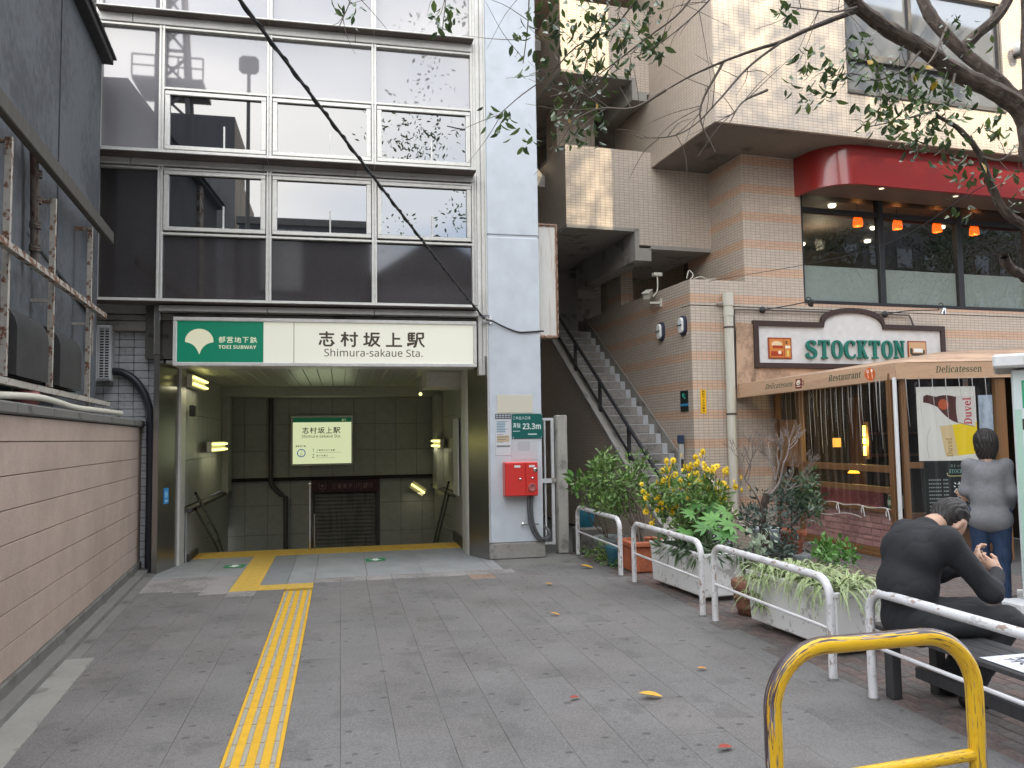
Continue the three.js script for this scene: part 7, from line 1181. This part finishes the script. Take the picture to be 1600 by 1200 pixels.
{
  // standing woman seen from behind
  const b0 = [6.10, 0, -6.58], t = thing('person', 'person in grey top and blue jeans standing at the terrace, seen from behind', 'person', b0), A = (a) => { const c = Math.cos(0.9), s = Math.sin(0.9); return [b0[0] + a[0] * c + a[2] * s, a[1], b0[2] - a[0] * s + a[2] * c]; };
  const bone = (a, ra, b, rb, k) => [...A(a), ra, ...A(b), rb, k ?? 0.05];
  const hL = [0, 0.84, -0.09], hR = [0, 0.84, 0.09], wa = [0.01, 1.02, 0], ch = [0, 1.22, 0], nk = [0.0, 1.37, 0], hd = [0.045, 1.5, 0];
  const L = [[0, 1.31, -0.15], [0.03, 1.06, -0.195], [0.2, 0.98, -0.12]], R = [[0, 1.31, 0.15], [-0.01, 1.05, 0.19], [0.12, 0.86, 0.17]];
  part(t, 'body', [flesh([bone([0, 0.86, 0], 0.1, wa, 0.085), bone(wa, 0.085, ch, 0.1), bone(ch, 0.09, nk, 0.05), bone(nk, 0.045, [0.015, 1.44, 0], 0.045), bone(ch, 0.08, L[0], 0.045), bone(ch, 0.08, R[0], 0.045), bone(L[0], 0.04, L[1], 0.032), bone(R[0], 0.04, R[1], 0.032), bone(L[1], 0.032, L[2], 0.022), bone(R[1], 0.032, R[2], 0.022), bone(hL, 0.075, [0.03, 0.46, -0.09], 0.046), bone(hR, 0.075, [0.0, 0.46, 0.09], 0.046), bone([0.03, 0.46, -0.09], 0.045, [-0.01, 0.08, -0.09], 0.03), bone([0, 0.46, 0.09], 0.045, [-0.03, 0.08, 0.09], 0.03)], 72), head(A(hd), -0.1, 0.9), hand(A(L[2]), new THREE.Quaternion().setFromEuler(new THREE.Euler(0, 2.4, -1.2)), 0.7, 1), hand(A(R[2]), new THREE.Quaternion().setFromEuler(new THREE.Euler(0, 2.4, -2.4)), 0.4, -1)], skin);
  part(t, 'eyes', eyes(A(hd), -0.1, 0.9), std([0.5, 0.5, 0.5], 0.2));
  part(t, 'grey_top', flesh([bone([0, 0.80, -0.06], 0.135, [0, 0.80, 0.06], 0.135), bone([0, 0.84, -0.04], 0.125, [0, 1.02, -0.035], 0.115), bone([0, 0.84, 0.04], 0.125, [0, 1.02, 0.035], 0.115), bone([0, 1.02, -0.035], 0.115, [0, 1.22, -0.05], 0.105), bone([0, 1.02, 0.035], 0.115, [0, 1.22, 0.05], 0.105), bone(ch, 0.1, [0, 1.35, 0], 0.06), bone(ch, 0.1, L[0], 0.062), bone(ch, 0.1, R[0], 0.062), bone(L[0], 0.056, L[1], 0.046), bone(R[0], 0.056, R[1], 0.046), bone(L[1], 0.05, [0.15, 1.0, -0.145], 0.042), bone(R[1], 0.05, [0.08, 0.92, 0.18], 0.042)], 88, 0.05, cloth(0.0008, 26, 2)), std([0.22, 0.22, 0.23], 0.95, { map: again(T.grain, 3) }));
  part(t, 'jeans', flesh([bone([0, 0.84, -0.04], 0.12, [0, 0.84, 0.04], 0.12), bone(hL, 0.1, [0.03, 0.46, -0.09], 0.068), bone(hR, 0.1, [0, 0.46, 0.09], 0.068), bone([0.03, 0.46, -0.09], 0.066, [-0.01, 0.07, -0.09], 0.052), bone([0, 0.46, 0.09], 0.066, [-0.03, 0.07, 0.09], 0.052)], 80, 0.04, cloth(0.0013, 28, 4)), std([0.022, 0.045, 0.10], 0.85, { map: again(T.streak, 4) }));
  for (const a of [[-0.01, 0, -0.09], [-0.03, 0, 0.09]]) part(t, 'shoe', flesh([bone([a[0] - 0.03, 0.04, a[2]], 0.038, [a[0] + 0.1, 0.036, a[2]], 0.038), bone([a[0] + 0.1, 0.034, a[2]], 0.036, [a[0] + 0.17, 0.03, a[2]], 0.028)], 40, 0.03, (v, x, y) => Math.max(v, 0.006 - y)), std([0.35, 0.35, 0.38], 0.6));
  const hp = A(hd), hg = flesh([[-0.03, 0.04, 0, 0.096, -0.015, 0.06, 0, 0.096], [-0.05, -0.05, 0, 0.075, -0.045, 0.02, 0, 0.09], [0.03, 0.085, 0, 0.05, -0.01, 0.08, 0, 0.075], [-0.05, -0.09, 0.03, 0.05, -0.05, -0.04, 0.03, 0.06], [-0.05, -0.09, -0.03, 0.05, -0.05, -0.04, -0.03, 0.06]], 52, 0.05, (v, x, y, z) => v + 0.004 * Math.sin(z * 240 + x * 110 + 2.5 * Math.sin(y * 30)) + 0.002 * Math.sin(z * 420 - x * 160)); hg.rotateZ(-0.1); hg.rotateY(0.9); hg.translate(...hp); part(t, 'hair', hg, hairM);
}
const LGb = leafGeo(0.5, 0.14, 0.2, 3);
// ---------------------------------------------------------------- the cherry tree at the right edge
{
  const t = thing('cherry_tree', 'cherry tree with thick mottled limbs and sparse leaves hanging over the scene', 'tree', [5.45, 0, -4.7]), q = rng(101);
  const Lm = (n, p, a, b, k = 0.35, rad = 12) => part(t, n, limb(p, a, b, p.length * 8, rad, k), M.bark);
  Lm('trunk', [[5.5, -0.05, -4.66], [5.42, 0.8, -4.7], [5.36, 2.0, -4.78], [5.2, 3.2, -4.85], [5.09, 3.9, -4.9], [5.1, 4.2, -4.93]], 0.16, 0.095);
  Lm('limb', [[5.12, 3.9, -4.9], [5.16, 4.6, -4.92], [5.2, 5.6, -4.95], [5.1, 7.2, -5.0], [4.7, 9, -5.1]], 0.075, 0.03);
  Lm('limb', [[5.12, 3.85, -4.9], [4.98, 4.07, -4.9], [4.74, 4.19, -4.9], [4.44, 4.31, -4.91], [4.14, 4.43, -4.86], [3.82, 4.53, -4.82], [3.56, 4.64, -4.77], [3.2, 4.82, -4.6], [2.6, 5.1, -4.4], [1.6, 5.3, -4.4]], 0.074, 0.02);
  Lm('limb', [[5.1, 4.1, -4.95], [4.9, 4.40, -5.06], [4.77, 4.56, -5.13], [4.62, 4.71, -5.15], [4.52, 4.92, -5.21], [4.46, 5.3, -5.3], [4.2, 6.2, -5.4], [3.6, 7.4, -5.4]], 0.054, 0.022);
  Lm('limb', [[4.72, 4.6, -5.14], [4.84, 4.72, -5.1], [5.01, 4.87, -5.06], [5.14, 5.1, -5.02], [5.5, 6.0, -4.9], [6.2, 7.4, -4.8]], 0.042, 0.022);
  Lm('branch', [[5.25, 3.0, -4.86], [5.05, 3.02, -4.82], [4.87, 3.13, -4.79], [4.69, 3.22, -4.77], [4.55, 3.4, -4.74], [4.43, 3.61, -4.7], [4.26, 3.76, -4.68], [4.03, 3.82, -4.62]], 0.044, 0.012, 0.45, 10);
  Lm('branch', [[5.25, 2.75, -4.86], [4.96, 2.71, -4.8], [4.78, 2.75, -4.74], [4.6, 2.79, -4.67], [4.49, 2.85, -4.6]], 0.045, 0.03, 0.5, 10);
  Lm('branch', [[3.6, 4.63, -4.78], [3.13, 4.39, -4.67], [2.87, 4.25, -4.64], [2.65, 4.15, -4.59], [2.4, 4.03, -4.55], [2.18, 3.92, -4.55], [2.0, 3.81, -4.55]], 0.021, 0.004, 0.2, 8);
  const tw = [
    [[2.89, 4.26, -4.63], [2.61, 4.04, -4.61], [2.36, 3.77, -4.58], [2.2, 3.61, -4.57], [2.04, 3.52, -4.56], [1.84, 3.51, -4.6]], [[2.78, 3.93, -4.68], [2.57, 3.81, -4.63], [2.44, 3.64, -4.57]],
    [[2.6, 5.08, -4.4], [2.16, 4.65, -4.66], [1.95, 4.56, -4.81], [1.82, 4.42, -4.96], [1.56, 4.28, -5.02], [1.39, 4.1, -5.07], [1.2, 3.96, -5.12], [1.01, 3.77, -5.07]], [[1.9, 5.2, -4.5], [1.78, 4.67, -4.84], [1.73, 4.42, -4.97], [1.67, 4.26, -5.1], [1.64, 4.08, -5.12], [1.61, 3.82, -5.14]],
    [[2.7, 5.0, -4.4], [2.28, 4.55, -4.54], [2.12, 4.34, -4.59], [1.95, 4.23, -4.73], [1.78, 4.12, -4.88], [1.53, 3.95, -4.95], [1.37, 3.91, -4.99]], [[1.6, 5.3, -4.4], [1.0, 5.2, -4.7], [0.69, 4.67, -4.98], [0.67, 4.46, -5.0], [0.65, 4.29, -5.01]],
    [[1.6, 5.3, -4.4], [1.3, 5.1, -4.8], [1.24, 4.72, -4.96], [1.22, 4.38, -4.98], [1.19, 4.13, -5.01]], [[1.0, 5.2, -4.7], [0.4, 5.0, -5.0], [0.12, 4.64, -5.1], [0.05, 4.47, -5.13], [-0.01, 4.33, -5.15]], [[3.0, 4.9, -4.5], [2.43, 4.53, -4.41], [2.19, 4.29, -4.47], [2.0, 4.13, -4.53], [1.84, 4.06, -4.67]],
    [[4.14, 4.42, -4.86], [3.8, 4.14, -4.65], [3.56, 4.03, -4.61], [3.33, 4.03, -4.55], [3.16, 4.01, -4.59]], [[4.41, 4.26, -4.86], [4.17, 3.95, -4.68], [3.85, 3.79, -4.56], [3.62, 3.71, -4.51], [3.41, 3.67, -4.56]], [[4.45, 3.58, -4.69], [4.53, 3.54, -4.63], [4.74, 3.69, -4.68]], [[4.4, 4.64, -4.9], [3.97, 4.18, -4.61], [3.62, 3.92, -4.5]], [[3.58, 4.64, -4.77], [3.2, 4.44, -4.55], [2.98, 4.41, -4.5], [2.85, 4.43, -4.53]], [[2.4, 4.03, -4.55], [2.25, 3.7, -4.6], [2.35, 3.45, -4.6]], [[2.0, 3.81, -4.55], [1.8, 3.7, -4.6], [1.6, 3.72, -4.7], [1.35, 3.6, -4.8]],
  ];
  const fine = [];
  tw.forEach((p) => {
    part(t, 'twig', limb(p, 0.010, 0.003, p.length * 4, 6), M.twig);
    const c = new THREE.CatmullRomCurve3(p.map(V3)); for (let i = 0; i < p.length * 2; i++) { const a = c.getPointAt(0.25 + 0.75 * q()), l = 0.15 + 0.35 * q(), d = new THREE.Vector3(q() - 0.6, q() - 0.55, q() - 0.5).normalize(), m = a.clone().addScaledVector(d, l * 0.5).add(new THREE.Vector3(0, 0.04 * (q() - 0.3), 0)), e = a.clone().addScaledVector(d, l).add(new THREE.Vector3(0.1 * (q() - 0.5), 0.12 * (q() - 0.5), 0.06 * (q() - 0.5))); fine.push(limb([a.toArray(), m.toArray(), e.toArray()], 0.003, 0.0012, 6, 4)); }
  });
  part(t, 'fine_twigs', fine, M.twig, { kind: 'stuff' });
  const CL = [[0.03, 4.44, -5.14, 0.12, 8], [0.65, 4.41, -5.0, 0.11, 14], [1.03, 3.77, -5.07, 0.11, 9], [1.19, 3.66, -5.04, 0.09, 6], [1.21, 4.3, -4.99, 0.14, 10], [1.33, 4.42, -4.96, 0.15, 10], [1.45, 4.46, -4.93, 0.15, 14], [1.66, 4.44, -4.89, 0.15, 22], [1.85, 4.39, -4.85, 0.17, 26], [1.95, 4.23, -4.73, 0.15, 18], [1.74, 4.2, -4.88, 0.17, 24], [1.56, 4.3, -5.02, 0.15, 12], [1.28, 4.15, -4.99, 0.11, 9], [1.52, 4.12, -5.04, 0.13, 12], [1.69, 4.1, -5.0, 0.15, 16], [1.51, 3.95, -5.16, 0.13, 12], [1.66, 3.93, -5.13, 0.15, 16], [1.51, 3.75, -5.17, 0.12, 14], [1.7, 3.77, -5.13, 0.12, 12], [1.94, 4.12, -4.64, 0.1, 8], [2.0, 4.44, -4.71, 0.15, 10],
    [2.83, 4.41, -4.53, 0.09, 10], [3.01, 4.14, -4.61, 0.09, 9], [3.16, 4.08, -4.59, 0.12, 14], [3.12, 3.93, -4.61, 0.13, 14], [2.97, 3.97, -4.63, 0.11, 8], [3.33, 4.07, -4.55, 0.12, 14], [3.47, 4.27, -4.61, 0.13, 12], [3.6, 4.09, -4.59, 0.15, 20], [3.77, 3.98, -4.56, 0.17, 24], [3.62, 3.81, -4.51, 0.17, 24], [3.47, 3.77, -4.54, 0.13, 16], [3.85, 3.79, -4.56, 0.16, 24], [4.1, 3.78, -4.61, 0.14, 16], [4.01, 3.96, -4.62, 0.14, 14], [4.26, 4.0, -4.66, 0.13, 10], [3.66, 3.66, -4.51, 0.12, 12], [3.88, 3.63, -4.56, 0.11, 10], [3.81, 3.53, -4.59, 0.1, 6], [4.1, 3.58, -4.62, 0.11, 8], [4.44, 3.81, -4.64, 0.11, 8], [4.53, 3.7, -4.62, 0.12, 9], [4.26, 3.23, -4.71, 0.09, 5], [4.35, 3.46, -4.68, 0.11, 7], [4.57, 3.45, -4.63, 0.12, 8], [4.74, 3.3, -4.71, 0.1, 7], [4.61, 4.57, -4.86, 0.12, 6], [4.32, 4.57, -4.81, 0.1, 6], [4.26, 3.48, -4.7, 0.11, 7], [4.08, 4.11, -4.59, 0.12, 8]];
  const lm = [leafMat([0.085, 0.14, 0.04], 0.45, 0.5), leafMat([0.065, 0.115, 0.036], 0.45, 0.5), leafMat([0.13, 0.20, 0.05], 0.45, 0.5), leafMat([0.045, 0.08, 0.03], 0.4, 0.5)], ym = leafMat([0.55, 0.34, 0.03], 0.4, 0.5), LG2 = LGb;
  let n = 0; const late = [];
  const place = (f) => f;
  const items = [];
  CL.forEach(([x, y, z, r, c]) => { for (let i = 0; i < c * 1.9; i++) { const a = q() * 6.283, s = Math.sqrt(q()) * r, p = [x + Math.cos(a) * s, y + (q() - 0.5) * 1.7 * r, z + Math.sin(a) * s * 0.9]; items.push([p, [0.35 + q() * 0.5, q() * 6.283, 0.043 + 0.042 * q(), q()]]); } });
  items.sort((a, b) => a[0][2] < b[0][2] ? 1 : -1);
  const set = (o, p, k) => { o.position.set(p[0] - 5.45, p[1], p[2] + 4.7); o.rotation.set(0, 0, 0); o.rotateY(k[1]); o.rotateX(Math.PI * (0.55 + 0.35 * k[0])); o.rotateY((k[3] - 0.5) * 2); o.scale.setScalar(k[2] * 1.05); };
  const stuff = lm.map(() => []);
  items.forEach(([p, k], i) => {
    if (i < 300) { const f = mk(LG2, k[3] > 0.985 ? ym : lm[Math.floor(k[3] * 4)]); f.name = 'leaf'; set(f, p, k); t.add(f); }
    else stuff[Math.floor(k[3] * 4)].push([p, k]);
  });
  stuff.forEach((s, j) => { const im = new THREE.InstancedMesh(LG2, lm[j], s.length), o = new THREE.Object3D(); s.forEach(([p, k], i) => { set(o, p, k); o.updateMatrix(); im.setMatrixAt(i, o.matrix); }); im.name = 'leaves'; im.userData.kind = 'stuff'; im.castShadow = im.receiveShadow = true; t.add(im); });
  for (const [x, y, z] of [[1.72, 3.93, -5.08], [1.53, 3.82, -5.12], [3.75, 4.05, -4.5], [4.35, 3.5, -4.6], [1.8, 4.25, -4.8]]) { const f = mk(LG2, ym); f.name = 'yellow_leaf'; f.position.set(x - 5.45, y, z + 4.7); f.rotation.set(2.6, q() * 6, 0.2); f.scale.setScalar(0.085); t.add(f); }
  // the rest of the crown, above and beside the picture, with added shading leaves
  const crown = []; for (let i = 0; i < 60; i++) crown.push([lerp(0.5, 8, q()), lerp(6.2, 10.5, q()), lerp(-7.0, -1.5, q()), 0.35 + 0.35 * q(), 34]);
  for (let i = 0; i < 16; i++) crown.push([7.7 + (q() - 0.5) * 2.2, 11.9 + (q() - 0.5) * 1.6, -5 + (q() - 0.5) * 1.6, 0.5, 60]);  // dense leaves added out of view to shade the lower balcony
  const im = foliage(t, crown, LG2, lm[0], 0.1, [[1, 1, 1], [0.7, 0.75, 0.7], [1.3, 1.2, 1]], 105, -0.2, 0.5, 'crown_and_shade_foliage');
  for (const p of [[[4.9, 7.2, -5.1], [3.8, 8.2, -4.6], [2.4, 8.8, -3.8]], [[4.46, 5.3, -5.3], [3.0, 6.6, -5.6], [1.4, 7.2, -5.8]], [[5.02, 5.8, -5.0], [6.0, 7.6, -4.6], [7.2, 9.6, -4.8], [7.8, 12.0, -5.0]]]) Lm('limb', p, 0.05, 0.012, 0.2, 8);
}
// ---------------------------------------------------------------- across the street, behind the camera: what the glass mirrors and what shades the square
{
  const fac = (name, label, x0, x1, z, h, m, o = {}) => {
    const t = thing(name, label, 'building', [(x0 + x1) / 2, 0, z + 4]);
    part(t, 'wall', bx(x0, x1, 0, h, z, z + (o.deep ?? 9)), m); part(t, 'parapet', bx(x0 - 0.12, x1 + 0.12, h, h + 0.35, z - 0.12, z + 0.3), M.concreteDark);
    const wm = phys([0.03, 0.033, 0.038], 0.06, { ior: 1.9 }), n = Math.max(1, Math.floor((x1 - x0) / 2.6)), st = (x1 - x0) / n;
    for (let y = 1.2; y < h - 2.2; y += 3.1) for (let i = 0; i < n; i++) { const a = x0 + i * st + 0.5, w = part(t, 'window', [bx(a, a + st - 1, y, y + 0.07, z - 0.05, z), bx(a, a + st - 1, y + 1.5, y + 1.57, z - 0.05, z), bx(a, a + 0.06, y + 0.07, y + 1.5, z - 0.05, z), bx(a + st - 1.06, a + st - 1, y + 0.07, y + 1.5, z - 0.05, z)], M.aluDark); part(w, 'pane', bx(a + 0.06, a + st - 1.06, y + 0.07, y + 1.5, z - 0.02, z - 0.01), wm); }
    return t;
  };
  const grey = std([0.19, 0.18, 0.175], 0.85, { map: again(T.streak, 0.15) }), dark = std([0.07, 0.07, 0.075], 0.85, { map: again(T.streak, 0.2) }), pale = std([0.48, 0.47, 0.44], 0.8, { map: again(T.streak, 0.2) });
  const a = fac('office_building', 'grey building across the street, mirrored in the left glass panes', -26, -5.2, 20, 15.6, grey);
  part(a, 'stair_tower', bx(-8.8, -5.3, 15.6, 18.3, 20.5, 25), dark);
  const b = fac('mixed_building', 'dark building with pale front bays across the street, mirrored in the middle panes', -5.0, 1.6, 20, 12.6, dark); part(b, 'pale_bay', bx(-3.9, -1.9, 9.2, 12.3, 19.7, 20), pale);
  const c = fac('gabled_house', 'low grey house with gable roof across the street, mirrored at the right', 1.9, 8.6, 20, 9.8, grey); part(c, 'roof', (() => { const g = prism([[1.6, 10.1], [8.9, 10.1], [5.0, 12.4]], 19.8, 29); return tri(g); })(), dark);
  const d = fac('unseen_tall_building', 'unseen tall block across the street, added to shade the square', 10.0, 18.4, 21, 36, grey, { deep: 14 }); fac('unseen_tall_building', 'unseen tall block beside it, added to shade the lower storeys', 18.6, 95, 21, 31.4, dark, { deep: 14 });  // out of view, placed and sized to keep the sun off the square
  const st0 = thing('unseen_tree', 'tall unseen tree behind the viewer, added to dapple the sun on the upper floors', 'tree', [11.8, 0, 1.5]), q2 = rng(120);  // added tree out of view, breaks the sunlight into patches
  part(st0, 'trunk', limb([[11.8, 0, 1.5], [11.7, 4, 1.4], [11.6, 8, 1.0], [11.4, 14, 0.5]], 0.3, 0.08, 30, 10, 0.2), M.bark);
  for (let i = 0; i < 7; i++) { const a = i * 0.9; part(st0, 'limb', limb([[11.65, 7 + i * 0.5, 1.1], [11.6 + Math.cos(a) * 1.5, 9.5 + i * 0.6, 1 + Math.sin(a) * 1.5], [11.6 + Math.cos(a) * 3.6, 12 + i * 0.8, 0.8 + Math.sin(a) * 3.4]], 0.12, 0.03, 14, 7, 0.2), M.bark); }
  foliage(st0, clumps(11.6, 14.2, 0.8, 4.4, 4.6, 4.2, 60, 1.05, 120, 121), LGb, leafMat([0.05, 0.09, 0.03], 0.3, 0.5), 0.2, [[1, 1, 1], [0.8, 0.85, 0.8]], 122, 0, 0.5, 'crown');
  [[27, 12, 'street tree across the road, left of the mirrored row'], [35, 11, 'street tree across the road, middle of the mirrored row'], [44, 12.5, 'street tree across the road, right of the mirrored row']].forEach(([x, z, l], i) => copyOf(st0, l, x, -2.5, z, i * 1.7));
  // lattice mast on the roof and a street lamp
  const m = thing('lattice_mast', 'steel lattice mast on the roof across the street', 'mast', [-8.5, 15.95, 22]), st = std([0.1, 0.09, 0.09], 0.6), R = (p, q, w = 0.12) => rod(p, q, w);
  const gs = []; for (const [x, z] of [[-9.4, 21.2], [-7.6, 21.2], [-9.4, 22.8], [-7.6, 22.8]]) gs.push(R([x, 15.95, z], [-8.5 + (x + 8.5) * 0.35, 27, 22 + (z - 22) * 0.35], 0.2)); part(m, 'mast_leg', gs, st);
  for (let k = 0; k < 6; k++) { const y = 16.5 + k * 1.8, s = 1 - k * 0.1; part(m, 'brace', [R([-8.5 - 0.9 * s, y, 21.2], [-8.5 + 0.9 * s, y + 1.5, 21.2]), R([-8.5 + 0.9 * s, y, 21.2], [-8.5 - 0.9 * s, y + 1.5, 21.2]), R([-8.5 - 0.9 * s, y, 21.2], [-8.5 + 0.9 * s, y, 21.2])], st); }
  part(m, 'platform', [bx(-10.3, -6.9, 20.0, 20.2, 20.6, 23.4), ...[-10.3, -9.2, -8.1, -6.9].map((x) => R([x, 20.2, 20.6], [x, 21.3, 20.6], 0.07)), R([-10.3, 21.3, 20.6], [-6.9, 21.3, 20.6], 0.07), R([-10.3, 20.75, 20.6], [-6.9, 20.75, 20.6], 0.06)], st);
  const l = thing('street_lamp', 'street lamp across the road behind the viewer', 'street lamp', [-2.6, 0, 2]); part(l, 'pole', bar([-2.6, 0, 2], [-2.6, 12.4, 2], 0.07, 0.05), M.concreteDark); part(l, 'lamp_head', bx(-2.88, -2.32, 12.3, 12.85, 1.9, 2.1, 0.1), M.concreteDark);
}
renderer.render(scene, camera);
